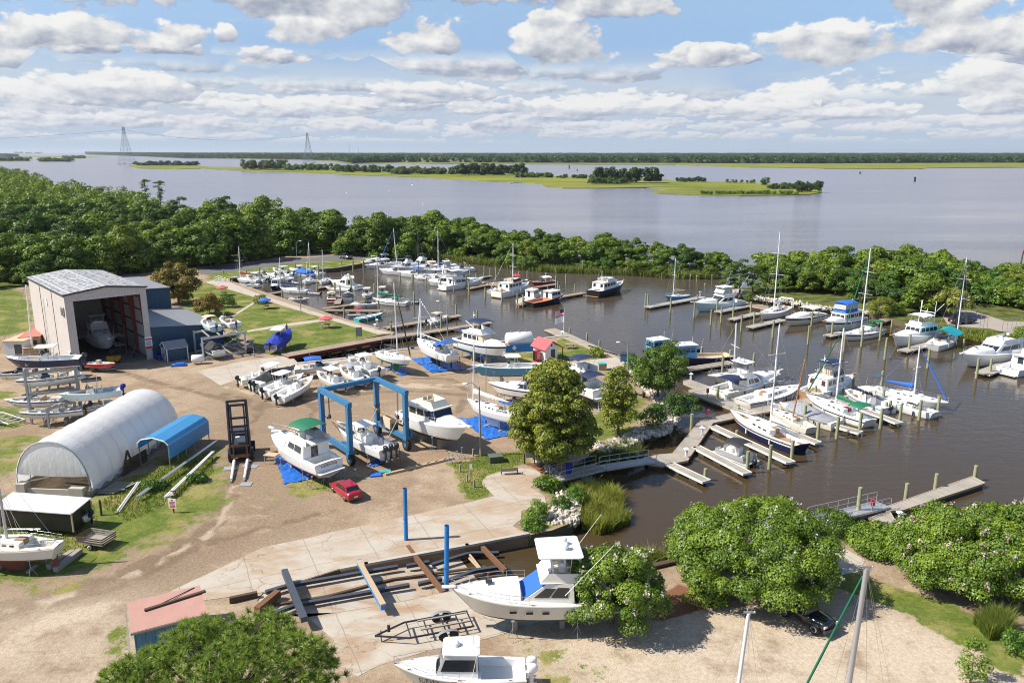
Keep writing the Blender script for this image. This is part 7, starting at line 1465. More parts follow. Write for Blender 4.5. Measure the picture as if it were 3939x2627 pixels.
poly_dock([zG(x,y,.1)for x,y in((1640,315),(1712,298),(2125,478),(2095,490))],'plank walkway with railing along the kiosk lawn seawall',z=.12,rz=hd(zG,(1640,315),(2110,480)))
# lower right dock
poly_dock([zL(x,y,-.6)for x,y in((1655,195),(2098,40),(2160,72),(1755,205),(1690,210),(1710,245),(1760,300),(1690,300),(1585,245),(1680,215))],'weathered L shaped dock at the lower right with four pilings',rz=hd(zL,(1680,205),(2140,60)))
def gangway(Z,a,b,za,zb,w,label,name='gangway',deckm=None,rails=True,mid=True):
 p,q=Z(*a,za),Z(*b,zb);d=Vector((q.x-p.x,q.y-p.y,0));L=d.length;t=thing(name,label,'gangway',(p.x,p.y,za),math.atan2(d.y,d.x));dz=zb-za;mb=MB();mb.bar((0,0,0),(L,0,dz),w,.12);mb.build('deck',deckm or ALU,t)
 for s in(-1,1):
  mb=MB();y=s*w/2;f=lambda x,h:(x,y,dz*x/L+h);mb.path([f(0,.1),f(0,1.0),f(.3,1.08),f(L-.3,1.08),f(L,1.0),f(L,.1)],.035,6);mb.path([f(0,.55),f(L,.55)],.025,5);mb.bar(f(0,.0),f(L,.0),.06,.22)
  for i in range(1,int(L/1.4)):x=L*i/int(L/1.4);mb.tube(f(x,0),f(x,1.08),.025,n=5)
  mb.build('handrail',ALU,t)
 return t
gangway(zS,(1020,330),(1440,225),.15,.05,1.9,'fixed wooden ramp from the yard to the aluminium gangway',deckm=PLK,name='access_ramp');gangway(zS,(1455,235),(1900,165),.05,-.5,1.4,'aluminium gangway down to the landing dock')
gangway(zL,(1315,262),(1660,180),.3,-.5,1.6,'aluminium gangway at the lower right dock behind the crape myrtles');gangway(zB,(190,545),(300,580),.4,-.3,1.2,'white railed ramp at the head of the lawn walkway')
# pilings
def pile(Z,x,yb,yt,label,group,z=ZW,r=.16,cap=False,lean=0.0):
 b=Z(x,yb,z);tz=top(b,Z,x,yt).z;mb=MB();mb.tube((0,0,-2 if z<-.5 else-.1),(lean,0,tz-z),r*1.08,r*.92,9);o=mb.build('mooring_piling',[PILE,WHITEP],None,(b.x,b.y,z))
 if cap:c=MB();c.tube((lean,0,tz-z),(lean,0,tz-z+.25),r*1.15,.03,9);c.build('cap',WHITEP,o)
 return tag(o,label,'piling',group)
PT=[(zE,'greenish mooring piling standing in the water around the main pier','pilings around the main pier',[(284,1065,893),(740,1125,1060),(545,790,608),(752,882,800),(1290,1380,1160),(1068,1447,1205),(843,1490,1268),(422,1566,1443),(1550,1180,975),(1420,985,805),(1745,1142,922),(1975,1078,880),(1525,770,610),(1905,680,535),(595,500,310),(672,370,250),(905,470,285),(1142,500,380),(388,310,220),(178,482,365)]),(zN,'greenish mooring piling standing in the water around the main pier','pilings around the main pier',[(845,690,600),(1295,1002,740),(1545,912,690),(1795,892,635),(2035,812,588),(1310,462,260),(1325,682,490),(1365,800,660),(1415,800,640)]),(zF,'tall mooring piling in front of the right bank boats','pilings of the right bank',[(155,905,750),(278,1052,880),(455,1000,795),(640,940,760),(690,1132,915),(930,1052,880),(1120,1218,1030),(1610,1318,1118),(1745,1282,1120),(1480,1012,925),(760,805,735),(535,700,650)]),(zD,'tall mooring piling in front of the right bank boats','pilings of the right bank',[(428,662,540),(450,667,545),(655,712,580),(870,752,615),(898,607,550),(1075,708,585),(1020,822,685),(1112,802,665),(1220,772,630),(1380,722,612),(1408,832,710),(1293,880,732),(1580,937,785),(1898,997,830),(1930,832,700),(38,402,335),(1648,590,555)]),(zC,'slim mooring piling among the boats of the far basin','pilings of the far basin',[(152,312,245),(255,337,240),(350,352,240),(458,372,292),(680,422,345),(790,442,360),(800,447,362),(735,332,305),(1047,502,405),(1165,517,415),(1225,342,265),(1280,497,365),(1305,552,440),(1310,362,280),(1442,372,290),(1495,382,310),(1368,412,355),(1435,402,350),(1448,577,485),(1478,477,440),(1548,392,300),(1590,302,230),(1600,607,490),(1635,472,430),(1565,522,465),(1775,562,485),(1740,642,535),(1790,662,550),(1910,552,490),(1792,327,205),(1830,412,335),(1755,372,345),(1698,372,325),(1998,377,350),(2088,482,380),(2106,522,430),(2122,562,470),(2180,447,363),(2258,527,455),(2328,352,240),(975,300,222),(918,468,395),(1123,290,250)]),(zC,'thick mooring piling beside the long piers by the boatyard','pilings of the long piers',[(1375,802,690),(1188,742,635),(1052,852,735),(598,882,775),(488,692,600),(445,532,450),(175,762,665),(92,542,440),(238,502,420),(808,642,535)]),(zB,'mooring piling in the slips along the lawn walkway','pilings along the lawn walkway',[(270,537,460),(480,522,455),(640,502,440),(605,572,430),(752,552,470),(830,592,480),(933,472,395),(985,622,490),(1150,557,395),(1135,652,555),(812,747,640),(1303,652,570),(1350,722,600),(1362,442,370),(1470,462,365),(1570,472,355),(1450,642,535),(1663,692,585),(1705,832,740),(2035,772,665),(348,612,545)]),(zL,'stout piling holding the lower right dock','pilings of the lower right dock',[(1530,252,95),(1768,155,75),(1912,115,28),(2106,62,-12),(2345,242,145)]),(zG,'short piling along the seawall of the kiosk lawn','pilings along the kiosk lawn',[(1690,322,240),(1832,382,280),(1935,412,340)])]
for Z,lb,gp,L_ in PT:
 for x,yb,yt in L_:pile(Z,x,yb,yt,lb,gp,r=.21 if Z in(zE,zN,zL,zF)else .19)
for x,yb,yt in((575,397,360),(833,432,378),(893,432,382),(1030,412,376),(967,477,455)):pile(zD,x,yb,yt,'small post with white bird cap near the spit','white capped posts near the spit',r=.11,cap=True)
# lamp posts, poles
def pole(Z,x,yb,yt,label,xt=None,z=0.0,r=.13,name='lamp_post',cat='lamp post',arm=True,m=None,side=1):
 b=Z(x,yb,z);t=top(b,Z,xt if xt is not None else x,yt);h=t.z-z;o=thing(name,label,cat,b);mb=MB();mb.tube((0,0,0),(t.x-b.x,0,h),r,r*.7,9);mb.build('pole',m or WOODG,o)
 if arm:mb=MB();mb.path([(t.x-b.x,0,h-.3),(t.x-b.x+side*.7,-.3,h+.5),(t.x-b.x+side*1.3,-.5,h+.55)],.035);mb.build('arm',GALV,o);mb=MB();mb.ball((t.x-b.x+side*1.5,-.55,h+.5),.26,9,sq=(1.4,.8,.5));mb.build('lamp_head',WHITEP,o)
 return o
pole(zG,960,1290,720,'tall wooden lamp post with two lamps between the trawler and the cypress',946,side=-1);pole(zG,2168,680,375,'wooden light pole by the kiosk slab riprap',side=-1);pole(zG,688,340,35,'tall pole with a lamp behind the big land sailboat',680,side=-1,r=.11);pole(zG,2315,490,360,'short light pole by the light blue work boats',z=ZW)
pole(zB,983,840,480,'tall thin pole at the quay edge beside the lawn',962,arm=False,r=.10,name='utility_pole',cat='pole');pole(zB,952,445,200,'silver street lamp on the far lawn by the road',938,m=GALV,r=.08);pole(zB,1512,770,640,'thin pole by the flag runabout',arm=False,z=ZW,r=.07,name='utility_pole',cat='pole');pole(zG,1002,800,322,'slim steel pole rising behind the white sailboat',1006,arm=False,r=.05,name='utility_pole',cat='pole',m=GALV)
# flagpole
b=zC(2160,905,-.1);t_=top(b,zC,2158,672);fp=thing('flagpole','white flagpole with two flags on the gas dock','flagpole',b);mb=MB();mb.tube((0,0,0),(0,0,t_.z-b.z),.06,.04);mb.build('pole',WHITEP,fp);h=t_.z-b.z
def flag(z0,cols,name):
 for i,(m_,a,b_)in enumerate(cols):
  mb=MB();mb.loft([[(-1.7*f,.15*math.sin(f*5),z0-1.15*q-.45*f)for q in(a,b_)]for f in[k/8 for k in range(9)]],0,closed=False);mb.loft([[(-1.7*f,.15*math.sin(f*5)+.01,z0-1.15*q-.45*f)for q in(b_,a)]for f in[k/8 for k in range(9)]],0,closed=False);yield mb.build(name,m_,fp)
list(flag(h-.1,[(REDP if k%2==0 else WHITEP,k/7,(k+1)/7)for k in range(7)],'flag_stripe'));mb=MB();mb.loft([[(-.75*f,.15*math.sin(f*2.2)-.012,h-.1-1.15*q-.2*f)for q in(0,.55)]for f in(0,.25,.5,.75,1)],0,closed=False);mb.build('flag_canton',NAVY,fp);list(flag(h-1.55,[(WHITEP,0,1)],'white_flag'))
# fuel tank
t0=zG(1150,440);t1=zG(1400,425);dv=t1-t0;ft_=thing('fuel_tank','white cylindrical fuel tank in a blue steel basin by the gas dock','tank',(t0+t1)/2+Vector((0,1.2,0)),math.atan2(dv.y,dv.x));LT=dv.length
mb=MB();k=LT/2-.3;rr=1.25
mb.loft([[(x,r_*math.cos(a),2.0+r_*math.sin(a))for a in[6.28319*i/20 for i in range(20)]]for x,r_ in((-k,.3),(-k+.05,.9),(-k+.3,rr),(k-.3,rr),(k-.05,.9),(k,.3))],0,True);mb.build('tank',WHITEP,ft_)
mb=MB();[mb.box((0,s*1.45,.65),(LT,.08,1.3))for s in(-1,1)];[mb.box((s*LT/2,0,.65),(.08,2.9,1.3))for s in(-1,1)];mb.box((0,0,.2),(LT-.1,2.8,.2));mb.build('basin',PIPEB,ft_);mb=MB();mb.box((-k*.5,-1.51,.8),(.62,.03,.62),rot=Euler((0,R(45),0)));mb.build('hazard_sign',WHITEP,ft_);mb=MB();[mb.tube((x,0,3.2),(x,0,3.6),.12)for x in(-k*.6,0,k*.5)];mb.build('vent',GALV,ft_)
# small tank beside the rack
b=zA(1595,1045);tk=thing('small_tank','small white horizontal tank by the two tier boat rack','tank',b,R(20));mb=MB();mb.loft([[(x,r_*math.cos(a),.95+r_*math.sin(a))for a in[6.28319*i/14 for i in range(14)]]for x,r_ in((-1.0,.4),(-.9,.62),(.9,.62),(1.0,.4))],0,True);mb.build('tank',WHITEP,tk);mb=MB();mb.box((-.5,0,.2),(.12,.7,.4));mb.box((.5,0,.2),(.12,.7,.4));mb.build('saddle',GALV,tk)
# travel lift
P1,P2,P3,P4=Vector((-18.1,82.2,0)),Vector((-12.1,86.6,0)),Vector((-22.4,87.6,0)),Vector((-16.7,91.7,0));lc=(P1+P2+P3+P4)/4;rz=math.atan2((P1-P3).y,(P1-P3).x);Rm=Matrix.Rotation(-rz,3,'Z')
tlf=thing('travel_lift','big blue mobile boat hoist straddling a white boat in the yard','boat lift',lc,rz);q=[Rm@(p-lc)for p in(P1,P2,P3,P4)];LX=(q[0].x-q[2].x+q[1].x-q[3].x)/4;LY=abs(q[0].y-q[1].y+q[2].y-q[3].y)/4;HT=7.0
for sx in(-1,1):
 for sy in(-1,1):mb=MB();mb.box((sx*LX,sy*LY,(HT+1.1)/2),(.55,.50,HT-1.1));mb.box((sx*LX,sy*LY,HT*.55),(.62,.57,.3));mb.box((sx*LX,sy*LY,1.5),(.75,.62,.5));mb.build('leg',LIFTB,tlf)
for sx in(-1,1):
 for sy in(-1,1):
  mb=MB();x=sx*(LX+.05);mb.loft([[(x+r_*math.cos(a),sy*LY+y,.72+r_*math.sin(a))for a in[6.28319*i/18 for i in range(18)]]for y,r_ in((-.28,.55),(-.22,.72),(.22,.72),(.28,.55))],0,True);wh=mb.build('wheel',TYRE,tlf);mb=MB();[mb.tube((x,sy*LY-.3,.72),(x,sy*LY+.3,.72),.3,n=12)];mb.build('rim',LIFTB,wh)
for sy in(-1,1):
 mb=MB();mb.box((0,sy*LY,HT+.1),(LX*2+.8,.5,.55));mb.build('top_beam',LIFTB,tlf);mb=MB();mb.box((0,sy*LY,1.55),(LX*2,.42,.6));mb.build('side_beam',LIFTB,tlf)
 mb=MB();mb.tube((-LX*.95,sy*(LY-.55),HT*.52),(LX*.95,sy*(LY-.55),HT*.52),.13,n=8);mb.build('sling_bar',mat('wrapped_bar',(.30,.20,.12),.8,var=.5,scale=5),tlf)
 mb=MB()
 for x in(-LX*.75,LX*.75):
  for e in(-.12,0,.12):mb.tube((x+e,sy*(LY-.5),HT),(x+e,sy*(LY-.55),HT*.52),.022,n=4)
  mb.box((x,sy*(LY-.55),HT*.56),(.35,.2,.5))
 mb.build('hoist_cable',BLKST,tlf)
mb=MB();mb.box((-LX,0,HT+.12),(.55,LY*2-.5,.5));mb.bar((-LX+.3,-LY+.5,HT+.1),(-LX+1.9,-LY+.1,HT+.1),.2,.2);mb.bar((-LX+.3,LY-.5,HT+.1),(-LX+1.9,LY-.1,HT+.1),.2,.2);mb.build('cross_beam',LIFTB,tlf)
mb=MB();mb.box((-.2,LY-.05,2.5),(1.7,1.0,1.25));mb.build('engine_box',TAN,tlf);mb=MB();mb.box((-1.6,LY,2.3),(.8,.8,.9));mb.box((.9,LY,2.2),(.4,.6,.7));mb.build('pump_unit',BLKST,tlf);mb=MB();mb.box((LX+.1,-LY-.3,1.2),(.5,.4,.5));mb.box((LX+.1,LY+.45,2.1),(.7,.3,.9));mb.build('control_box',LIFTB,tlf)
SLING=mat('lift_sling',(.50,.42,.28),.8,var=.2)
mb=MB()
for x in(-LX*.7,LX*.72):mb.path([(x,-LY+.55,HT*.52),(x,-1.2,.75),(x,0,.55),(x,1.2,.75),(x,LY-.55,HT*.52)],.05,6)
mb.build('sling',SLING,tlf)
# marine forklift
fk=thing('marine_forklift','tall black marine forklift with white sleeved forks lowered to the gravel','forklift',(-30.6,83.0,0),R(15));HM=7.2
mb=MB()
for s in(-1,1):mb.bar((s*1.05,0,.3),(s*.98,.1,HM),.20,.28);mb.bar((s*.72,-.05,.3),(s*.70,.05,HM-.4),.16,.22)
for z_ in(HM,HM-.5,5.2,4.2,3.6):mb.bar((-1.05,.05,z_),(1.05,.05,z_),.22,.22)
mb.build('mast',BLKST,fk);mb=MB();mb.bar((-1.0,-.15,2.0),(1.0,-.15,2.0),.2,.25);mb.bar((-1.0,-.15,.8),(1.0,-.15,.8),.25,.35);[mb.bar((s*.72,-.25,.3),(s*.72,-.25,2.1),.2,.15)for s in(-1,1)];mb.build('carriage',RUST,fk)
for s in(-1,1):mb=MB();mb.tube((s*.72,-.3,.35),(s*.66,-5.4,.22),.17,.13,8);f_=mb.build('fork',WHITEP,fk);mb=MB();mb.bar((s*.68,-4.4,.16),(s*.66,-5.9,.14),.2,.07);mb.build('fork_tip',GALV,f_)
mb=MB();mb.box((0,2.2,1.1),(1.7,3.2,1.3));mb.box((0,3.5,1.5),(1.8,.9,1.6));mb.build('body',YELLOW if False else BLKST,fk);mb=MB();[mb.tube((s*.75,y,1.7),(s*.7,y*.9+.2,3.3),.06)for s in(-1,1)for y in(.9,2.6)];mb.box((0,1.75,3.35),(1.6,2.0,.08));mb.build('cab',DARKT,fk);mb=MB();mb.box((0,1.3,2.3),(1.1,.5,.5));mb.build('dashboard',GREYW,fk)
for s in(-1,1):
 for y,r_ in((.5,.75),(3.3,.6)):mb=MB();mb.tube((s*.95,y,r_),(s*1.35,y,r_),r_,n=16);mb.build('wheel',TYRE,fk)
for i,(x,y,sx,sy,a)in enumerate(((530,1075,1.5,1.1,.2),(565,1112,1.2,1.0,.05),(575,1070,1.8,.9,-.25))):b=zM(x,y);mb=MB();mb.box((0,0,.03),(sx,sy,.05));tag(mb.build('rubber_mat',GREYC,loc=b,rz=a),('grey mat between the forks','grey mat under the right fork tip','grey mat right of the black forklift')[i]+' of the marine forklift','mat')
# cars -------------------------------------------------------------------------------------------
CARGL=mat('car_glass',(.012,.016,.018),.06,var=.1,coat=.5);RIMM=mat('alloy_rim',(.55,.55,.56),.3,.7);HLAMP=mat('lamp_glass',(.7,.7,.7),.1,coat=.5);TLAMP=mat('tail_lamp',(.35,.02,.02),.2,coat=.5)
def wheels(root,xs,hw,r,w=.22,rim=RIMM):
 for x in xs:
  for s in(-1,1):
   mb=MB();y=s*hw;mb.loft([[(x+q*math.cos(a),y+e,r+q*math.sin(a))for a in[6.28319*i/18 for i in range(18)]]for e,q in((-w/2,r*.85),(-w/2+.04,r),(w/2-.04,r),(w/2,r*.85))],0,True);wh=mb.build('wheel',TYRE,root)
   mb=MB();ys=y+s*(w/2+.008);mb.loft([[(x+q*math.cos(a),ys-s*e,r+q*math.sin(a))for a in[6.28319*i/16 for i in range(16)]]for e,q in((.04,r*.62),(0,r*.60),(.02,r*.15))],0,True);mb.build('rim',rim,wh)
def car(name,label,Z,front,rear,prof,roofp,hw,col,wx,r,gw,z=0.0,L=None):
 a,b=Z(*front,z),Z(*rear,z);d=a-b;LL=L or d.length;c=(a+b)/2;root=thing(name,label,name.split('_')[-1]if False else 'car',(c.x,c.y,z),math.atan2(d.y,d.x));k=LL
 mb=MB();rings=[]
 for(x,zl,zb,zt,w_)in prof:rings.append([(x*k,w_*hw*e,zz)for e,zz in((-.90,zl),(-1,zl+.15),(-1,zb),(-.93,zt),(-.5,zt+.035),(0,zt+.05),(.5,zt+.035),(.93,zt),(1,zb),(1,zl+.15),(.90,zl))])
 mb.loft(rings,0,True,closed=True);body=mb.build('body',col,root)
 gh=House(gw[0]*k,gw[1]*k,hw*.90,hw*.90,gw[2],gw[3],gw[4]*k,gw[5]*k,.80);mb=MB();gh.body(mb,crown=.04);mb.build('cabin',col,root)
 win(gh,root,CARGL,'side_window',[(s,*q)for s in 'sp' for q in((.08,.46,.12,.86),(.50,.92,.12,.86))],.012);mb=MB();gh.pane(mb,'f',.06,.94,.08,.92,off=.012);mb.build('windscreen',CARGL,root);mb=MB();gh.pane(mb,'a',.08,.92,.12,.90,off=.012);mb.build('rear_window',CARGL,root)
 wheels(root,[x*k for x in wx],hw-.10,r)
 for s in(-1,1):
  mb=MB();mb.box((prof[-1][0]*k-.03,s*hw*.72,(prof[-1][2]+prof[-1][3])/2),(.10,.30,.16));mb.build('headlight',HLAMP,root);mb=MB();mb.box((prof[0][0]*k+.02,s*hw*.78,(prof[0][2]+prof[0][3])/2),(.10,.26,.18));mb.build('tail_light',TLAMP,root)
 mb=MB();mb.box((prof[0][0]*k-.005,0,(prof[0][1]+prof[0][2])/2+.12),(.03,.42,.14));mb.build('number_plate',WHITEP,root);return root,k
CARRED=mat('car_red_paint',(.33,.008,.022),.22,var=.05,coat=.7);CARBLK=mat('car_black_paint',(.010,.011,.016),.2,var=.1,coat=.8);CARGRY=mat('car_grey_paint',(.08,.09,.10),.25,var=.1,coat=.6);CARNVY=mat('car_navy_paint',(.012,.02,.045),.22,var=.1,coat=.7)
sedan=[(-.5,.35,.62,.90,.86),(-.46,.25,.70,.98,.95),(-.32,.20,.74,1.0,1),(0,.18,.72,.94,1),(.25,.18,.70,.90,1),(.42,.22,.62,.80,.95),(.5,.32,.52,.66,.80)]
car('parked_car','red sedan parked on the gravel near the travel lift',zH,(1055,1385),(1205,1500),sedan,None,.88,CARRED,(-.29,.30),.32,(-.40,.24,.92,1.44,.16,.10),L=4.55)
jeep=[(-.5,.55,.95,1.12,.95),(-.47,.45,.95,1.14,1),(-.1,.42,.95,1.14,1),(.18,.42,.92,1.12,.98),(.42,.48,.88,1.08,.80),(.5,.55,.82,1.02,.74)]
jp,k=car('offroad_car','black off-road car parked in the shade of the large crape myrtle',zL,(1375,815),(1180,700),jeep,None,.84,CARBLK,(-.30,.31),.42,(-.46,.14,1.12,1.80,.05,.02),L=4.3)
mb=MB();mb.box((k*.5+.08,0,.62),(.18,1.7,.2));mb.build('bumper',DARKT,jp);mb=MB();[mb.box((k*.5+.02,-.36+.12*i,.88),(.03,.05,.26))for i in range(7)];mb.build('grille',DARKT,jp);mb=MB();[mb.box((x*k,s*.92,.92),(1.05,.2,.08))for x in(-.30,.31)for s in(-1,1)];mb.build('fender_flare',DARKT,jp)
pick=[(-.5,.55,.80,1.12,.95),(-.49,.45,.80,1.14,1),(0,.42,.80,1.12,1),(.2,.42,.80,1.12,1),(.44,.48,.85,1.08,.96),(.5,.55,.78,.98,.88)]
def pickup(label,Z,f,r,col,z=0.0):
 t,k=car('pickup_truck',label,Z,f,r,pick,None,.98,col,(-.29,.31),.40,(-.12,.22,1.1,1.84,.10,.03),z,L=5.7);mb=MB();mb.box((-.31*k,0,1.16),(.34*k,1.6,.05));mb.build('truck_bed',BLKP,t);t['category']='pickup'
pickup('dark grey pickup parked at the end of the far road',zB,(1345,345),(1445,360),CARGRY);pickup('dark blue pickup parked under the flowering tree on the right bank',zF,(1560,765),(1380,778),CARNVY)
# golf cart
b=zB(520,1215);gc=thing('golf_cart','black golf cart with canopy beside the blue wrapped boat','golf cart',b,R(100));mb=MB();mb.loft([[(x,y*w_,z_)for y,z_ in((-.6,.3),(-.6,h_),(.6,h_),(.6,.3))]for x,w_,h_ in((-1.2,.9,.7),(-.9,1,.9),(0,1,.5),(.6,1,.55),(1.15,.8,.85),(1.25,.75,.5))],0);mb.build('body',BLKP,gc);mb=MB();mb.box((-.45,0,.85),(.55,1.1,.2));mb.box((-.72,0,1.15),(.14,1.1,.5));mb.build('seat',GREYC,gc);rounded(-1.2,.8,.62,.6,1.9,.07).build('canopy',NAVYC,gc);mb=MB();[mb.tube((x,s*.55,.7),(x*.9,s*.55,1.9),.025)for x in(-1.1,.75)for s in(-1,1)];mb.build('canopy_post',ALU,gc);wheels(gc,(-.8,.8),.5,.23,.18)
# yellow forklift in the shed
b=zA(930,1035);yf=thing('small_forklift','small yellow forklift with black cage at the boat shed mouth','forklift',b,R(80));mb=MB();mb.box((-.3,0,.75),(1.9,1.15,.8));mb.box((-1.15,0,.85),(.45,1.15,1.0));mb.build('body',YELLOW,yf);mb=MB();[mb.tube((x,s*.5,1.1),(x,s*.48,2.2),.045)for x in(-.8,.5)for s in(-1,1)];mb.box((-.15,0,2.22),(1.5,1.1,.07));mb.build('cage',BLKST,yf);mb=MB();[mb.bar((.85,s*.35,.1),(.85,s*.35,2.6),.1,.1)for s in(-1,1)];mb.build('mast',BLKST,yf);wheels(yf,(-.9,.5),.5,.32,.25,YELLOW)
# rails of the marine railway and its cradle
sl=lambda x,y,z:zK(x,y,z)
def rail_piece(name,label,pts,w,h,m,cat='rail'):
 ps=[zK(x,y,z)for x,y,z in pts];c=ps[0];mb=MB()
 for a,b_ in zip(ps[:-1],ps[1:]):mb.bar(a-c,b_-c,w,h)
 return tag(mb.build(name,m,loc=c),label,cat)
zr=lambda x:.32-.00062*x
def runner(label,segs):
 t=thing('cradle_rail',label,'rail',zK(*segs[0][0],zr(segs[0][0][0])))
 for sg in segs:
  ps=[zK(x,y,zr(x))-Vector(t.location)for x,y in sg];mb=MB();[mb.bar(p,q_,.26,.26)for p,q_ in zip(ps[:-1],ps[1:])];mb.build('runner_beam',BLKST,t);mb=MB();[mb.bar(p+Vector((0,0,.15)),q_+Vector((0,0,.15)),.36,.035)for p,q_ in zip(ps[:-1],ps[1:])];mb.build('top_flange',mat('slate_steel',(.055,.065,.085),.5,var=.2,dirt=.15),t)
runner('black steel cradle runner, the upper of two, on the railway slip',[[(45,742),(215,692),(1040,548)],[(1105,545),(1275,515)],[(1300,535),(1580,448),(1800,448)]])
runner('black steel cradle runner, the lower of two, on the railway slip',[[(100,905),(270,838),(1125,688)],[(1195,680),(1370,640)],[(1390,665),(1620,580),(1850,545)]])
rail_piece('cradle_crossbeam','dark slate crossbeam at the head of the slipway cradle',[(185,580,.95),(335,945,.95)],.48,.42,mat('slate_steel',(.055,.065,.085),.5,var=.2,dirt=.15),'beam')
cb=rail_piece('cradle_crossbeam','blue sided crossbeam with timber top on the slipway cradle',[(745,510,.75),(930,850,.75)],.34,.5,PIPEB,'beam');ps=[zK(745,500,1.05),zK(930,832,1.05)];mb=MB();c=zK(745,510,.75);mb.bar(ps[0]-c,ps[1]-c,.4,.12);mb.build('timber_top',WOODT,cb)
rail_piece('cradle_crossbeam','rusty crossbeam between the two blue pipe guides',[(1112,398,-.1),(1385,745,-.1)],.34,.36,RUST,'beam');rail_piece('cradle_crossbeam','rusty crossbeam nearest the water',[(1560,285,-.4),(1850,580,-.4)],.36,.38,RUST,'beam')
for(x,y,xt,yt,zb_,lb)in((1102,385,1092,-45,-.5,'tall blue steel pipe guide at the upper side of the slipway'),(1405,775,1408,235,-.9,'blue steel pipe guide by the bow of the sport fishing boat')):
 b=zK(x,y,zb_);t_=top(b,zK,xt,yt);o=thing('pipe_guide',lb,'pipe',b);mb=MB();mb.tube((0,0,.1),(t_.x-b.x,0,t_.z-b.z),.19,n=14,cap=False);mb.tube((0,0,.1),(t_.x-b.x,0,t_.z-b.z),.165,n=14,cap=False);mb.tube((0,0,2.6),(0,0,2.72),.205,n=14);mb.build('pipe',PIPEB,o);mb=MB();mb.tube((0,0,.15),(.35,-.75,-.1),.17,n=12);mb.build('elbow',PIPEB,o)
rail_piece('timber_rail','wet brown timber rail sunk in the slipway floor',[(0,850,.02),(500,770,-.2),(1000,640,-.55),(1700,545,-1.0)],.25,.12,WOODD,'timber');rail_piece('timber_curb','long dark timber curb from the winch house to the slipway',[(-230,800,.25),(-20,755,.2)],.3,.5,WOODD,'timber')
mb=MB();mb.bar((0,0,.3),(0,2.6,.3),.5,.6);tag(mb.build('rusty_beam',RUST,loc=zK(-20,905),rz=R(-20)),'rusty upright beam at the lower head of the slipway','beam')
for i,(x0,y0,x1,y1)in enumerate(((1580,455,1660,555),(1575,480,1650,560))):rail_piece('loose_plank',('upper','lower')[i]+' of two loose tan planks on the slipway floor',[(x0,y0,-.6),(x1,y1,-.6)],.16,.1,WOODT,'plank')
# trailers
def trailer(label,Z,a,b,wd,m,name='boat_trailer',wheels_=2,z=0.0,high=.55,bed=None):
 p,q=Z(*a,z),Z(*b,z);d=q-p;L=d.length;t=thing(name,label,'trailer',(p.x,p.y,z),math.atan2(d.y,d.x));mb=MB()
 for s in(-1,1):mb.bar((L*.32,s*wd/2,high),(L,s*wd/2,high),.08,.12);mb.bar((0,0,high),(L*.32,s*wd/2,high),.08,.12)
 for f in(.34,.52,.70,.86,.99):mb.bar((L*f,-wd/2,high),(L*f,wd/2,high),.08,.1)
 mb.build('frame',m,t);mb=MB();[mb.bar((L*.45,s*wd*.28,high+.2),(L*.97,s*wd*.28,high+.2),.12,.08)for s in(-1,1)];mb.build('bunk',WOODG,t);mb=MB();mb.tube((L*.06,0,.05),(L*.06,0,high+.35),.04);mb.box((L*.14,0,high+.4),(.2,.15,.5));mb.build('jack',BLKST,t)
 for i in range(wheels_):
  x=L*.72-.4+.8*i if wheels_>1 else L*.7
  for s in(-1,1):mb=MB();mb.tube((x,s*(wd/2+.1),.33),(x,s*(wd/2+.32),.33),.33,n=14);mb.build('wheel',TYRE,t)
 for s in(-1,1):mb=MB();mb.loft([[(L*.72-.85+1.7*f,s*(wd/2+e),.40+.34*math.sin(math.pi*f)**.5)for e in(.07,.36)]for f in[k/8 for k in range(9)]],0,closed=False);mb.build('fender',GALV,t)
 return t
trailer('empty black boat trailer in front of the sport fishing boat',zK,(870,1118),(1590,985),2.0,BLKST);trailer('bare boat trailer frame at the left edge behind the weeds',zI,(-120,330),(150,420),2.0,WHITEP,wheels_=1);trailer('galvanised trailer under the small red skiff',zO,(1500,600),(1200,590),1.5,GALV,wheels_=1,high=.45)
b=zI(740,1460);ut=thing('utility_trailer','small brown slatted utility trailer on the grass','trailer',zI(840,1450),hd(zI,(700,1430),(930,1465)));mb=MB();mb.box((0,0,.55),(2.7,1.7,.08));mb.build('bed',WOODG,ut)
for(x,y,sx,sy)in((0,-.83,2.7,.05),(0,.83,2.7,.05),(-1.33,0,.05,1.7),(1.33,0,.05,1.7)):mb=MB();[mb.box((x,y,.68+.2*i),(sx,sy,.11))for i in range(3)];mb.build('slat_side',WOODD if y<=0 else WOODG,ut)
mb=MB();mb.bar((-1.3,0,.45),(-2.4,0,.45),.1,.1);mb.build('drawbar',RUST,ut);wheels(ut,(.1,),.92,.3,.2,WHITEP)
ct=thing('cargo_box','dark flat roofed box trailer behind the old sailboat','trailer',zI(640,1385),hd(zI,(-200,1330),(480,1385)));mb=MB();mb.add([(-8,0,.6),(0,0,.6),(0,2.6,.6),(-8,2.6,.6),(-8,0,2.3),(0,0,2.3),(0,2.6,2.6),(-8,2.6,2.6)],[(3,2,1,0),(0,1,5,4),(1,2,6,5),(2,3,7,6),(3,0,4,7)]);mb.build('body',BLKP,ct);mb=MB();mb.add([(-8.1,-.1,2.32),(.1,-.1,2.32),(.1,2.7,2.64),(-8.1,2.7,2.64),(-8.1,-.1,2.4),(.1,-.1,2.4),(.1,2.7,2.72),(-8.1,2.7,2.72)],[(3,2,1,0),(4,5,6,7),(0,1,5,4),(1,2,6,5),(2,3,7,6),(3,0,4,7)]);mb.build('roof',GREYW,ct);mb=MB();[mb.bar((.03,y,.6),(.03,y,2.45),.12,.12)for y in(0,2.6)];mb.build('corner_post',WOODT,ct);wheels(ct,(-3.5,),1.2,.4)
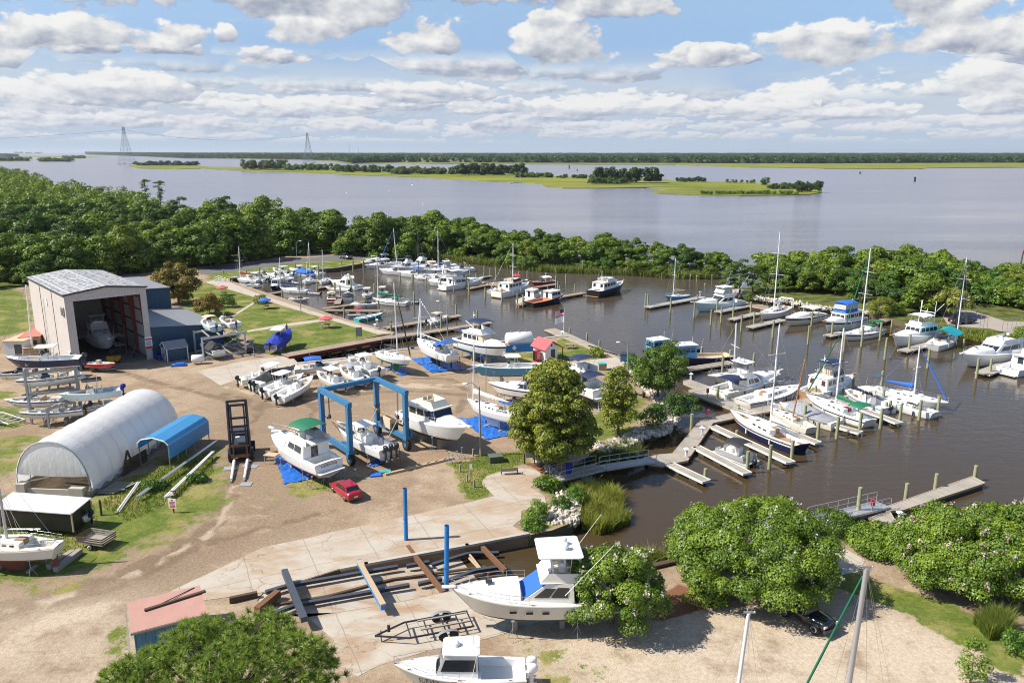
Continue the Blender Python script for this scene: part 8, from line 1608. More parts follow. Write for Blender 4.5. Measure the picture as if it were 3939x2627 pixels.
# boat racks
def rack(label,corners,hs,m=GALV,name='boat_rack',zs=()):
 c=sum(corners,Vector())/4;t=thing(name,label,'rack',(c.x,c.y,0));q=[p-c for p in corners]
 for p in q:mb=MB();mb.bar((p.x,p.y,0),(p.x,p.y,hs),.22,.26);mb.build('post',m,t)
 for z in zs:mb=MB();mb.bar(q[0]+Vector((0,0,z)),q[1]+Vector((0,0,z)),.2,.3);mb.bar(q[3]+Vector((0,0,z)),q[2]+Vector((0,0,z)),.2,.3);mb.build('beam',m,t);mb=MB();[mb.bar(q[0].lerp(q[1],f)+Vector((0,0,z+.2)),q[3].lerp(q[2],f)+Vector((0,0,z+.2)),.25,.12)for f in(.18,.42,.60,.84)];mb.build('bunk_board',WOODG,t)
 for a,b_ in((0,3),(1,2)):
  z0,z1=.4,zs[0]if zs else hs;mb=MB();mb.bar(q[a]+Vector((0,0,z0)),q[b_]+Vector((0,0,z1)),.06,.06);mb.bar(q[b_]+Vector((0,0,z0)),q[a]+Vector((0,0,z1)),.06,.06);mb.build('brace',m,t)
 for z0,z1 in zip((.4,)+tuple(zs),tuple(zs)+(hs,)):mb=MB();mb.bar(q[0]+Vector((0,0,z0)),q[1]+Vector((0,0,z1)),.05,.05);mb.bar(q[1]+Vector((0,0,z0)),q[0]+Vector((0,0,z1)),.05,.05);mb.build('diagonal_rod',m,t)
 return t
ra=zO(600,1310);ra2=top(ra,zO,600,1310);vx=(zO(935,1130)-zO(430,1140)).normalized()
b0=zO(600,1300);rack('three tier steel boat rack at the left edge of the yard',[b0+Vector((-2.2,.6,0)),b0+Vector((2.8,3.2,0)),b0+Vector((1.0,6.6,0)),b0+Vector((-4.0,4.0,0))],7.2,zs=(3.9,6.7))
c5=zO(640,1330);rack('low steel boat rack under the pale blue skiff',[zO(640,1335),zO(990,1230),zO(1180,1150),zO(880,1225)],2.7,zs=(2.5,))
q0,q1,q2,q3=zA(1640,1020),zA(1980,960),zA(1915,900),zA(1575,960);rack('two tier steel boat rack beside the low navy annex',[q0,q1,q2,q3],4.0,zs=(.35,3.7),m=mat('rack_grey_steel',(.45,.46,.50),.5,.3))
# tarps under land boats
def tarp(Z,pts,label):
 ps=[Z(x,y,.03)for x,y in pts];c=sum(ps,Vector())/len(ps);mb=MB();n=12;rr=[]
 for i in range(n+1):
  row=[]
  for j in range(n+1):u,v=i/n,j/n;p=(ps[0]*(1-u)+ps[1]*u)*(1-v)+(ps[3]*(1-u)+ps[2]*u)*v;row.append(p-c+Vector((random.uniform(-.18,.18),random.uniform(-.18,.18),random.uniform(0,.15))))
  rr.append(row)
 mb.loft(rr,0,False,closed=False)
 if sum((Vector(mb.v[f[1]])-Vector(mb.v[f[0]])).cross(Vector(mb.v[f[2]])-Vector(mb.v[f[0]])).z for f in mb.f)<0:mb.f=[f[::-1]for f in mb.f]
 return tag(mb.build('tarp',TARP,loc=c),label,'tarp')
tarp(zG,[(390,490),(560,610),(840,580),(640,470)],'bright blue tarp under the large white sailboat with solar panels');tarp(zG,[(165,560),(300,632),(390,615),(260,540)],'blue tarp under the green bottomed sailboat');tarp(zG,[(850,440),(960,500),(1110,490),(960,440)],'blue tarp under the teal bottomed trawler');tarp(zG,[(775,985),(1020,1160),(1330,1085),(1060,960)],'large blue tarp under the white sailboat by the lamp post')
tarp(zH,[(410,1070),(510,1340),(1090,1210),(640,1010)],'crumpled blue tarp under the green bimini cruiser');tarp(zH,[(1330,1140),(1400,1165),(1530,1120),(1450,1090)],'small crumpled blue tarp behind the triple outboards');tarp(zH,[(1050,920),(1170,1040),(1290,990),(1180,900)],'blue tarp under the bow of the boat in the travel lift');tarp(zG,[(1100,845),(1200,880),(1290,850),(1180,830)],'blue tarp glimpsed left of the cypress crown')
# jack stands for every boat on land
def stand(p,h,label):
 mb=MB();mb.tube((0,0,h*.55),(0,0,h),.035);mb.box((0,0,h),(.22,.22,.05));[mb.tube((.42*math.cos(a),.42*math.sin(a),.02),(0,0,h*.62),.022,n=5)for a in(.5,2.6,4.7)];return tag(mb.build('jack_stand',GALV,loc=p),label,'stand','jack stands under the boats on land')
for root,H_,z in STANDS:
 M4=Matrix.Translation(root.location)@Matrix.Rotation(root.rotation_euler.z,4,'Z')
 for t in(.22,.62):
  for s in(-1,1):p=M4@Vector((H_.x(t),s*H_.b(t)*.86,0));stand((p.x,p.y,0),z-.02,'steel tripod jack stand propping a hauled out boat in the yard')
 for t in(.3,.6):
  p=M4@Vector((H_.x(t),0,0));hb=max(.15,z-(1.7 if root.children and any(c.name.startswith('keel')for c in root.children)else .5));mb=MB();mb.box((0,0,hb/2),(.35,1.1,hb));tag(mb.build('keel_block',WOODG,loc=(p.x,p.y,0),rz=root.rotation_euler.z),'timber keel block under a hauled out boat','block','keel blocks under the boats on land')
for i,(x,y)in enumerate(((740,1390),(790,1380),(905,1345),(970,1340),(1075,1310),(1120,1300),(1220,1290),(1370,1230),(2240,1090),(2200,1120),(2290,1080),(2160,1130))):stand(zH(x,y),random.uniform(.9,1.5),'spare jack stand standing on the grass strip by the yard edge')
# picnic tables and parasols
def picnic(Z,x,y,label,rz=.3):
 t=thing('picnic_table',label,'picnic table',Z(x,y),rz);mb=MB();mb.box((0,0,.74),(1.8,.8,.06));mb.build('top',WOODG,t);mb=MB();[mb.box((0,s*.75,.44),(1.8,.28,.05))for s in(-1,1)];mb.build('bench',WOODG,t);mb=MB();[(mb.bar((x_,-.8,0),(x_,.3,.72),.07,.09),mb.bar((x_,.8,0),(x_,-.3,.72),.07,.09),mb.bar((x_,-.85,.4),(x_,.85,.4),.06,.08))for x_ in(-.6,.6)];mb.build('leg',WOODD,t);return t
def parasol(Z,x,y,m,label):
 t=thing('parasol',label,'parasol',Z(x,y));mb=MB();mb.tube((0,0,.0),(0,0,2.5),.03);mb.build('pole',ALU,t);mb=MB();n=8;ring=[(1.45*math.cos(6.28319*i/n),1.45*math.sin(6.28319*i/n),1.95)for i in range(n)];mb.add(ring+[(0,0,2.5)],[(i,(i+1)%n,n)for i in range(n)]);mb.add([(a,b_,c-.04)for a,b_,c in ring]+[(0,0,2.45)],[((i+1)%n,i,n)for i in range(n)]);mb.add([p for q in zip(ring,[(a,b_,c-.15)for a,b_,c in ring])for p in q],[(2*i,2*i+1,(2*i+3)%16,(2*i+2)%16)for i in range(n)]);mb.build('canopy',m,t)
PINKC=mat('faded_red_canvas',(.62,.09,.11),.75,var=.1)
for Z,x,y,m_,nm in((zB,258,690,PINKC,'the far lawn'),(zB,652,815,BLUEC,'the middle lawn'),(zB,1215,992,PINKC,'the near lawn')):picnic(Z,x,y,'grey picnic table on '+nm);parasol(Z,x,y+(0 if m_ is PINKC else-3),m_,('red' if m_ is PINKC else 'blue')+' parasol shading the picnic table on '+nm)
picnic(zG,1695,405,'brown picnic table on the kiosk lawn',0)
# small furniture
b=zS(610,290);bn=thing('park_bench','backless looking bench with blue ends on the concrete by the gangway','bench',b,R(8));mb=MB();mb.box((0,0,.45),(1.8,.45,.06));mb.build('seat',WOODG,bn);mb=MB();mb.box((0,-.25,.68),(1.8,.05,.38),rot=Euler((R(12),0,0)));mb.build('backrest',WOODG,bn);mb=MB();[(mb.bar((s*.88,-.2,0),(s*.88,-.25,.85),.06,.06),mb.bar((s*.88,.22,0),(s*.88,.22,.62),.06,.06),mb.bar((s*.88,-.25,.62),(s*.88,.25,.62),.06,.06))for s in(-1,1)];mb.build('end_frame',NAVY,bn)
b=zS(485,175);ub=thing('utility_box','squat green utility box on the grass','box',b,R(15));mb=MB();mb.box((0,0,.35),(1.5,1.1,.7));mb.build('body',mat('utility_green',(.06,.09,.06),.6,var=.1),ub);mb=MB();mb.box((0,0,.73),(1.6,1.2,.07));mb.build('lid',mat('utility_green_lid',(.10,.12,.08),.6,var=.1),ub)
b=zS(795,195);sb=thing('notice_board','tall grey steel board between two posts by the cypress','sign',b,R(8));mb=MB();mb.box((0,0,1.9),(.95,.08,2.4));mb.build('panel',GALV,sb);mb=MB();mb.box((-.6,0,1.7),(.15,.15,3.4));mb.box((.55,0,1.6),(.12,.12,3.2));mb.build('post',WOODD,sb)
b=zS(872,180);mb=MB();mb.tube((0,0,0),(0,0,.9),.35,.30,12);mb.ball((0,0,.9),.3,10,sq=(1,1,.5));tag(mb.build('white_drum',WHITEP,loc=b),'white plastic drum between the steel board and the cypress trunk','drum')
b=zS(1148,285,.15);bn=thing('waste_bin','royal blue wheeled bin on the access ramp','bin',b);mb=MB();mb.loft([[(x*s,y*s,z)for x,y in((-.34,-.38),(.34,-.38),(.34,.38),(-.34,.38))]for s,z in((.8,.08),(1,1.0))],0);mb.build('body',ROYAL,bn);mb=MB();mb.box((0,0,1.04),(.74,.82,.08));mb.build('lid',ROYAL,bn)
b=zQ(1035,120);dm=thing('dumpster','blue dumpster at the end of the kiosk slab','dumpster',b,R(-15));mb=MB();mb.loft([[(x,y*s,z)for x,y in((-1.1,-.8),(1.1,-.8),(1.1,.8),(-1.1,.8))]for s,z in((.8,.1),(1,1.35))],0);mb.build('body',mat('dumpster_blue',(.015,.09,.22),.5,var=.15,dirt=.3),dm);mb=MB();mb.box((0,0,1.4),(2.3,1.7,.1));mb.build('lid',BLKP,dm)
b=zQ(755,205);mb=MB();[mb.box((random.uniform(-.05,.05),0,.08+.16*i),(1.3,1.2,.12),rz=random.uniform(-.05,.05))for i in range(6)];ps_=tag(mb.build('pallet_stack',WOODT,loc=b,rz=.1),'stack of wooden pallets with a teal top on the kiosk slab edge','pallets');mb=MB();mb.box((0,0,1.05),(1.35,1.2,.16));mb.build('teal_crate',TEALH,ps_)
b=zG(1760,490);t=thing('upturned_dinghy','white dinghy lying upside down beside the kiosk lawn','dinghy',b,R(5));mb=MB();mb.loft([[(x,y*w_,z_*h_)for y,z_ in((-1,0),(-.85,.7),(0,1),(.85,.7),(1,0))]for x,w_,h_ in((-1.5,.6,.5),(-.6,.72,.6),(.5,.68,.58),(1.2,.4,.42),(1.5,.05,.15))],0,True,closed=False);mb.f=[f[::-1]for f in mb.f];mb.add([mb.v[i]for i in range(5)],[(0,1,2,3,4)]);mb.build('hull',WHITE,t)
b=zQ(1180,495);bs=thing('park_bench','grey wooden bench facing the water on the shore grass','bench',b,R(125));mb=MB();mb.box((0,0,.42),(1.7,.45,.06));mb.build('seat',WOODG,bs);mb=MB();mb.box((0,.25,.75),(1.7,.06,.45));mb.build('backrest',WOODG,bs);mb=MB();[mb.box((s*.75,.1,.35),(.1,.5,.7))for s in(-1,1)];mb.build('leg',WOODD,bs)
b=zI(1495,1170);sg=thing('warning_sign','white notice on a short post at the edge of the grass by the gravel road','sign',b,R(-12));mb=MB();mb.box((0,.05,1.0),(.12,.1,2.1));mb.build('post',WOODD,sg);mb=MB();mb.box((0,-.03,1.0),(.82,.04,1.0));mb.build('panel',WHITEP,sg);mb=MB();mb.box((-.05,-.03,2.0),(.42,.04,.28));mb.build('small_panel',WHITEP,sg)
for i,(s_,sz)in enumerate((('NO',.17),('DOGS',.12),('PERMITTED',.10),('ON',.10),('BOATYARD',.10),('YARD',.09))[:0]or(('NO',.17),('PARKING',.13),('PERMITTED',.12))):pass
mb=MB();mb.box((0,-.06,1.36),(.22,.01,.12));[mb.box((0,-.06,1.18-.135*i),(.62-.12*(i==2),.01,.07))for i in range(5)];mb.build('text_lines',INKR,sg)
b=zB(1525,1085);aw=thing('sandwich_board','dark framed board standing at the edge of the near lawn','sign',b,R(10));mb=MB();mb.box((0,0,1.2),(.9,.08,1.7));mb.build('panel',GREYC,aw);mb=MB();[mb.box((s*.5,0,1.05),(.08,.1,2.1))for s in(-1,1)];mb.build('frame',WOODD,aw)
for i,(Z,x,y)in enumerate(((zI,875,1190),(zS,290,410),(zS,228,360),(zS,165,270),(zS,282,130))):b=Z(x,y);mb=MB();mb.tube((0,0,0),(0,0,.9 if i else 1.6),.11,.1,8);tag(mb.build('wood_post',WOODD if i==0 else WOODG,loc=b),('dark leaning post on the grass behind the old sailboat','nearest short post at the grass corner by the concrete path','second short post on the grass by the concrete path','third short post at the grass edge with a rope','short post by the lamp post')[i],'post')
b=zS(262,340);st=thing('small_sign','small white sign on a thin black post in the grass by the concrete','sign',b);mb=MB();mb.tube((0,0,0),(0,0,1.7),.03);mb.build('post',BLKST,st);mb=MB();mb.box((0,-.04,1.5),(.25,.03,.55));mb.build('panel',WHITEP,st)
# stored masts, lumber
def spar(Z,a,b,za,zb,r,label,m=ALU):p,q=Z(*a,za),Z(*b,zb);c=p;mb=MB();mb.tube((0,0,0),q-p,r,r*.9,9);mb.tube((.25,.1,.05),q-p+Vector((.2,.1,.05)),r*.5,n=6);return tag(mb.build('stored_mast',m,loc=c),label,'mast')
spar(zI,(1175,1035),(1855,552),.5,.8,.14,'longest silver mast lying on trestles beside the carport');spar(zI,(1420,1035),(1830,645),.5,.6,.13,'shorter white mast lying on trestles nearest the gravel',WHITEP);spar(zI,(1000,1170),(1190,905),.1,.4,.10,'white spar end lying in the weeds near the broken pallet',WHITEP)
def saw(Z,x,y,label):b=Z(x,y);mb=MB();mb.bar((-.5,0,.62),(.5,0,.62),.1,.1);[mb.bar((s*.4,e*.3,0),(s*.4,0,.6),.07,.07)for s in(-1,1)for e in(-1,1)];return tag(mb.build('sawhorse',WOODD,loc=b),label,'sawhorse')
saw(zI,1380,950,'sawhorse under the middle of the longest silver mast');saw(zI,1800,740,'sawhorse at the far end of the shorter white mast');saw(zI,1480,1030,'sawhorse at the near end of the shorter white mast');b=zI(1702,880);mb=MB();mb.tube((0,0,0),(0,0,.8),.2,.05,10);mb.box((0,0,.03),(.5,.5,.05));tag(mb.build('traffic_cone',mat('cone_orange',(.6,.12,.04),.6),loc=b),'orange traffic cone in the weeds by the stored masts','cone')
for i,((x0,y0),(x1,y1))in enumerate((((565,640+930),(690,1510+0)),((640,1590),(760,1520)))):p,q=zJ(x0*.655,590-20*(1-i)),zJ(x1*.80,455-10*i);mb=MB();mb.bar((0,0,.25),q-p+Vector((0,0,.25)),.45,.45);tag(mb.build('timber_baulk',WOODG,loc=p),('left','right')[i]+' of two heavy grey timbers lying beside the old sailboat','timber')
mb=MB();p,q=zH(1520,1250),zH(2200,1085);mb.bar((0,0,.12),q-p+Vector((0,0,.12)),.3,.25);[mb.bar((q-p)*f+Vector((0,0,.3)),(q-p)*f+Vector((.3,.5,.3)),.12,.08)for f in(.3,.45,.6,.72,.85)];tag(mb.build('timber_baulk',WOODT,loc=p),'long timber edging with planks between the yard and the grass','timber')
b=zH(375,1100);wt=thing('work_table','wooden work table with thin legs left of the green bimini cruiser','table',zH(385,1130),R(-15));mb=MB();mb.box((0,0,1.1),(1.5,1.1,.06));mb.build('top',WOODT,wt);[(lambda mb:(mb.tube((x,y,0),(x,y,1.08),.03,n=5),mb.build('leg',TAN,wt)))(MB())for x in(-.65,.65)for y in(-.45,.45)]
def ladder(Z,a,zt,label,m,dx=.3):b=Z(*a);t=thing('step_ladder',label,'ladder',b,R(30));mb=MB();[(mb.bar((s*.25,0,0),(s*.2,dx,zt),.05,.07))for s in(-1,1)];mb.build('side_rail',m,t);mb=MB();[mb.bar((-.25,dx*f,zt*f),(.25,dx*f,zt*f),.1,.04)for f in[k/7 for k in range(1,7)]];mb.build('rungs',m,t)
ladder(zH,(1660,1200),2.6,'ladder standing behind the triple dark outboards',RUST);ladder(zQ,(735,665),2.6,'pale ladder under the motor yacht behind the cypress',WHITEP);ladder(zG,(785,600),2.4,'red ladder at the stern of the large land sailboat',BOTR)
for i,(x,y,sx,sy)in enumerate(((1425,1250,1.2,.9),(1515,1215,1.3,.7))):b=zH(x,y);mb=MB();mb.box((0,0,.08),(sx,sy,.14));tag(mb.build('storage_pad',(BLUEC,TEALH)[i],loc=b,rz=.2),('blue framed board with white centre lying in the grass','teal plastic pallet lying in the grass')[i]+' near the red car','board')
mb=MB();mb.box((0,0,.15),(2.2,1.3,.3));mb.box((.2,0,.38),(1.3,.9,.15));tag(mb.build('paddle_float',BLUEC,loc=zA(1440,1060),rz=.2),'blue float with tan boards on the gravel in front of the garden shed','float')
for i in range(3):b=zA(1250+18*i,1000+8*i);mb=MB();mb.tube((0,0,0),(0,0,.9),.3,n=12);tag(mb.build('oil_drum',(ROYAL,BLKP,ROYAL)[i],loc=b),('blue drum nearest the shed jamb','black drum between two blue drums','blue drum nearest the garden shed')[i],'drum')
mb=MB();[(mb.tube((x,y,0),(x,y,5.5),.03,n=5))for x in(0,1.6)for y in(0,3)];[mb.box((.8,1.5,z),(1.6,3.0,.06))for z in(1.8,3.4)];tag(mb.build('scaffold',WOODG,loc=Vector((-69.9,120.5,0))+Matrix.Rotation(srz,3,'Z')@Vector((8.0,5.5,.02)),rz=srz),'scaffold with plank decks inside the boat shed','scaffold')
# dock power pedestals
for i,(Z,x,y,lb)in enumerate(((zE,235,1325,'white dock pedestal at the landing dock corner'),(zE,393,1105,'white dock pedestal on the angled walkway'),(zE,628,760,'white dock pedestal behind the sport fishing boat stern'),(zE,1107,860,'white dock pedestal by the beige sloop bow'),(zE,280,550,'white dock pedestal at the end of the branch pier'),(zL,1738,265,'white dock pedestal on the lower right dock'),(zB,1672,1005,'white pedestal at the quay corner'),(zB,1690,960,'second white pedestal at the quay corner'),(zG,1632,312,'white pedestal by the flagpole'),(zD,925,560,'white dock box at the root of the lone finger pier'))):
 b=Z(x,y,-.6 if Z in(zE,zL,zD)else .1);t=thing('dock_pedestal',lb,'pedestal',b);mb=MB();mb.box((0,0,.45),(.26,.26,.9));mb.build('post',WHITEP,t);mb=MB();mb.loft([[(x_*s,y_*s,z_)for x_,y_ in((-.3,-.3),(.3,-.3),(.3,.3),(-.3,.3))]for s,z_ in((1,.9),(1,.98),(.3,1.15))],0);mb.build('cap',WHITEP,t)
for i,(Z,x,y,lb)in enumerate(((zE,450,945,'red fire extinguisher box on the main pier bend'),(zE,447,725,'red fire extinguisher box on the branch pier'),(zL,1603,215,'red fire extinguisher box on the lower right dock'))):b=Z(x,y,-.6);t=thing('extinguisher_box',lb,'safety box',b);mb=MB();mb.tube((0,0,0),(0,0,.7),.05);mb.build('post',WOODG,t);mb=MB();mb.box((0,0,1.0),(.34,.28,.65));mb.build('box',REDP,t)
# fences on the right lot
fx=[zF(x,y)for x,y in((1255,662),(1560,645),(1660,715),(1645,820))]
fn=thing('chain_fence','grey chain link fence around the right bank parking lot','fence',fx[0]);mb=MB()
for a,b_ in zip(fx[:-1],fx[1:]):n=max(2,int((b_-a).length/3));[mb.tube(a.lerp(b_,k/n)-fx[0],a.lerp(b_,k/n)-fx[0]+Vector((0,0,1.8)),.04)for k in range(n+1)]
mb.build('posts',GALV,fn);mb=MB();[mb.path([fx[k]-fx[0]+Vector((0,0,h_))for k in range(4)],.025)for h_ in(.9,1.8)];mb.build('rails',GALV,fn)
g0,g1=zF(1870,845),zF(2100,770);mb=MB();n=5;[mb.tube((g1-g0)*(k/n),(g1-g0)*(k/n)+Vector((0,0,1.8)),.04)for k in range(n+1)];mb.path([Vector((0,0,1.8)),(g1-g0)+Vector((0,0,1.8))],.025);tag(mb.build('chain_fence',GALV,loc=g0),'second stretch of chain link fence at the right frame edge','fence')
b=zF(1990,520);mb=MB();c_=[(-9,0),(-4,1.2),(3,.8),(9,-1.5),(9,-4),(2,-2.2),(-5,-1)];mb.prism(c_,1.6,2.6);tag(mb.build('green_cover',mat('sea_green_tarp',(.03,.30,.20),.7,var=.15),loc=(b.x,b.y,0),rz=R(-15)),'sea green covered object among the bushes at the right edge','cover')
# excavator boom behind the spit trees
b=zC(1150,150);eb=thing('excavator','orange excavator arm rising above the spit trees','excavator',(b.x,b.y+2,0));d_=lambda x,y:top(Vector((b.x,b.y+2,0)),zC,x,y)-Vector((b.x,b.y+2,0));mb=MB();mb.bar(d_(1150,115),d_(1172,35),.5,.5);mb.bar(d_(1172,30),d_(1240,62),.6,.6);mb.bar(d_(1240,62),d_(1308,96),.45,.45);mb.build('arm',mat('excavator_orange',(.62,.24,.06),.5,var=.1),eb);mb=MB();mb.box((0,0,1.2),(2.5,3,2.0));mb.build('body',YELLOW,eb)
# foreground masts
def big_mast(label,Z,bt,tp,ztop,stays,r,m=MASTW,furl=None):
 t=Z(*tp,ztop);d=Z(*bt,1.0)-Vector((0,0,CH));b=Vector((0,0,CH))+d*(t.y/d.y);root=thing('sailboat_mast',label,'mast',(b.x,b.y,0));o=Vector((b.x,b.y,0));u=t-b;b2=b-u*(b.z/u.z)
 mb=MB();mb.tube(b2-o,t-o,r,r*.82,14);mb.build('spar',m,root);mb=MB();mb.box(t-o+Vector((0,0,.05)),(.5,.12,.08));mb.tube(t-o,t-o+Vector((.3,-.1,.5)),.012,n=4);mb.tube(t-o,t-o+Vector((-.15,0,.4)),.01,n=4);mb.ball(t-o+Vector((.28,-.1,.12)),.07,6);mb.build('masthead',STEEL,root)
 mb=MB()
 for(x,y)in stays:e=Z(x,y,1.2);mb.tube(t-o,e-o,.010,n=4,cap=False)
 mb.build('rigging',STEEL,root)
 if furl:e=Z(*furl,1.2);mb=MB();mb.tube((t-o).lerp(e-o,.05),(t-o).lerp(e-o,.6),.05,.075,7);mb.tube((t-o).lerp(e-o,.6),e-o,.075,.06,7);mb.build('furled_sail',GREENC,root)
big_mast('tall grey foreground mast with a green furled sail at the bottom right',zL,(1490,1057),(1578,490),12.0,((1350,1300),(1420,1300),(1575,1300),(1680,1200),(1720,1200)),.17,ALU,(1200,1220));big_mast('shorter white foreground mast left of the grey one',zL,(948,1057),(997,712),10.5,((760,1200),(890,1200),(1000,1250),(1060,1200),(1100,1150)),.12)
b0=zA(265,975);big_t=top(b0,zA,208,410);rt=thing('sailboat_mast','pale mast standing against the left wall of the boat shed','mast',b0);mb=MB();mb.tube((0,0,0),big_t-b0,.14,.11,9);mb.build('spar',MASTW,rt);mb=MB();mb.tube(big_t-b0,zA(0,960)-b0+Vector((0,0,.5)),.05,n=6);mb.bar((big_t-b0)*.5-Vector((.9,0,0)),(big_t-b0)*.5+Vector((.9,0,0)),.06,.06);mb.build('rigging',WOODG,rt)
# pylons and lines
def pylon(Z,x,yb,yt,label):
 b=Z(x,yb,ZW);h=top(b,Z,x,yt).z-ZW;t=thing('pylon',label,'pylon',b);mb=MB();w0,w1=h*.15,h*.02
 lv=[0,.12,.26,.40,.54,.66,.77,.86,.93,1]
 def cw(f):return w0*(1-f)**1.35+w1
 for f0,f1 in zip(lv[:-1],lv[1:]):
  a,c=cw(f0),cw(f1);P0=[(-a,-a),(a,-a),(a,a),(-a,a)];P1_=[(-c,-c),(c,-c),(c,c),(-c,c)]
  for i in range(4):j=(i+1)%4;mb.tube((*P0[i],h*f0),(*P1_[i],h*f1),.40,n=4,cap=False);mb.tube((*P0[i],h*f0),(*P1_[j],h*f1),.2,n=4,cap=False);mb.tube((*P0[j],h*f0),(*P1_[i],h*f1),.2,n=4,cap=False);mb.tube((*P1_[i],h*f1),(*P1_[j],h*f1),.2,n=4,cap=False)
 mb.build('lattice',PYL,t);mb=MB();[mb.box((0,0,h*f),(h*.085,h*.03,h*.012))for f in(.86,.93,1)];mb.build('crossarm',PYL,t);mb=MB();[mb.box((sx*w0,sy*w0,.5),(w0*.5,w0*.5,3))for sx in(-1,1)for sy in(-1,1)];mb.build('footing',CONC,t);return b,h
PYL=mat('pylon_grey_steel',(.20,.23,.26),.6,.2)
p1,h1=pylon(zT,885,331,72,'taller lattice power pylon standing in the river at the left');p2,h2=pylon(zT,2148,324,114,'second lattice power pylon standing behind the marsh island')
def wires(a,b,sag,label):c=a;mb=MB();pts=[a.lerp(b,k/24)-c-Vector((0,0,sag*4*(k/24)*(1-k/24)))for k in range(25)];mb.path(pts,.22,4);return tag(mb.build('power_line',BLKST,loc=c),label,'cable')
wires(p1+Vector((0,0,h1*.93)),p2+Vector((0,0,h2*.93)),22,'power line sagging between the two pylons');wires(p1+Vector((0,0,h1*.93)),p1+Vector((-1150,-160,h1*.52)),16,'power line running from the taller pylon out of the left frame edge')
# channel markers
def marker(Z,x,yb,yt,label,m=WOODD,r=.35,head=True):b=Z(x,yb,ZW);h=top(b,Z,x,yt).z-ZW;t=thing('channel_marker',label,'marker',b);mb=MB();[mb.tube((a*.8,b_*.8,-1),(a*.3,b_*.3,h*.8),r)for a,b_ in((-1,-1),(1,-1),(0,1))];mb.build('post',m,t);mb=MB();mb.box((0,0,h*.85),(3.2*r,2.0*r,h*.28));mb.build('board',REDP if m is WOODD else m,t)
marker(zV,1612,347,318,'channel marker on three piles in the open river',BLKST,.7);marker(zV,1243,296,284,'tiny channel marker farther up the river',BLKST,.8);marker(zU,1608,270,245,'channel marker behind the marsh island',BLKST,.8);marker(zU,1664,286,272,'small red buoy marker behind the marsh island',WOODD,.6);marker(zF,2070,170,30,'red daymark on a dark pile at the right frame edge in the river',WOODD,.16)
for i,(x,y)in enumerate(((518,386),(63,440),(592,514),(358,424))):b=zU(x,y,ZW);mb=MB();mb.ball((0,0,.1),.9 if i==0 else .5,8,sq=(1.4,.7,.7));tag(mb.build('buoy',WHITEP,loc=b),'small white float drifting on the river','float','white floats on the river')
# far shore structures
for i,(x,w_,lb)in enumerate(((692,26,'yellow frame gantry in front of the far shore forest'),)):b=zU(x,224,0);mb=MB();[mb.box((s*20,0,14),(2.5,2.5,28))for s in(-1,1)];mb.box((0,0,27),(44,3,3));mb.box((0,0,20),(44,2,2));tag(mb.build('gantry',mat('pale_gantry',(.45,.38,.22),.7),loc=b-Vector((0,30,0))),lb,'gantry')
b=zU(584,222,0);mb=MB();mb.box((0,0,3),(9,8,6));mb.prism([(-5,-4.5),(5,-4.5),(5,4.5),(-5,4.5)],6,6.8);tag(mb.build('white_hut',WHITEP,loc=b),'tiny white building on the far shore','building')
for i,(x,yt)in enumerate(((80,60),(142,116))):b=zU(x,165,25);h=top(b,zU,x,yt).z-0;mb=MB();mb.tube((0,0,0),(0,0,h),1.1,.6,5);tag(mb.build('radio_mast',PYL,loc=(b.x,b.y*.4 if False else b.y,0)),('taller','shorter')[i]+' thin radio mast beyond the far forest','mast')
# bicycles, person
def bicycle(Z,x,y,label,rz):t=thing('bicycle',label,'bicycle',Z(x,y),rz);[(lambda mb:(mb.path([(s*.52+.33*math.cos(a),0,.33+.33*math.sin(a))for a in[6.28319*i/14 for i in range(15)]],.02,5),mb.build('wheel',TYRE,t)))(MB())for s in(-1,1)];mb=MB();mb.path([(-.52,0,.33),(-.1,0,.3),(.42,0,.85),(-.22,0,.85),(-.52,0,.33)],.02);mb.path([(-.1,0,.3),(-.25,0,.95)],.02);mb.path([(.52,0,.33),(.40,0,1.0),(.5,.0,1.02)],.02);mb.build('frame',REDP,t);mb=MB();mb.box((-.26,0,.97),(.24,.12,.05));mb.build('saddle',BLKP,t)
bicycle(zG,1110,830,'bicycle leaning near the blue tarp left of the cypress',.2);bicycle(zB,1290,905,'bicycle parked on the quay walkway by the near lawn',.5)
def person(label,joints,radii,edges,loc,rz,shirt,pants,hair,split):
 me=bpy.data.meshes.new('person');me.from_pydata(joints,edges,[]);o=bpy.data.objects.new('person',me);link(o);sk=o.modifiers.new('skin','SKIN');sk.use_smooth_shade=True
 for i,r_ in enumerate(radii):me.skin_vertices[0].data[i].radius=(r_,r_)
 me.skin_vertices[0].data[0].use_root=True;sb_=o.modifiers.new('sub','SUBSURF');sb_.levels=1;sb_.render_levels=1
 dg=bpy.context.evaluated_depsgraph_get();m2=bpy.data.meshes.new_from_object(o.evaluated_get(dg));bpy.data.objects.remove(o);o=bpy.data.objects.new('person',m2);link(o);o.location=loc;o.rotation_euler=(0,0,rz);m2.materials.clear()
 for m_ in(SKIN,shirt,pants):m2.materials.append(m_)
 for p in m2.polygons:p.material_index=split(p.center);p.use_smooth=True
 hd_=joints[split.head];mb=MB();mb.ball((hd_[0]-.01,hd_[1],hd_[2]+.05),.118,8);mb.build('hair',hair,o);return tag(o,label,'person')
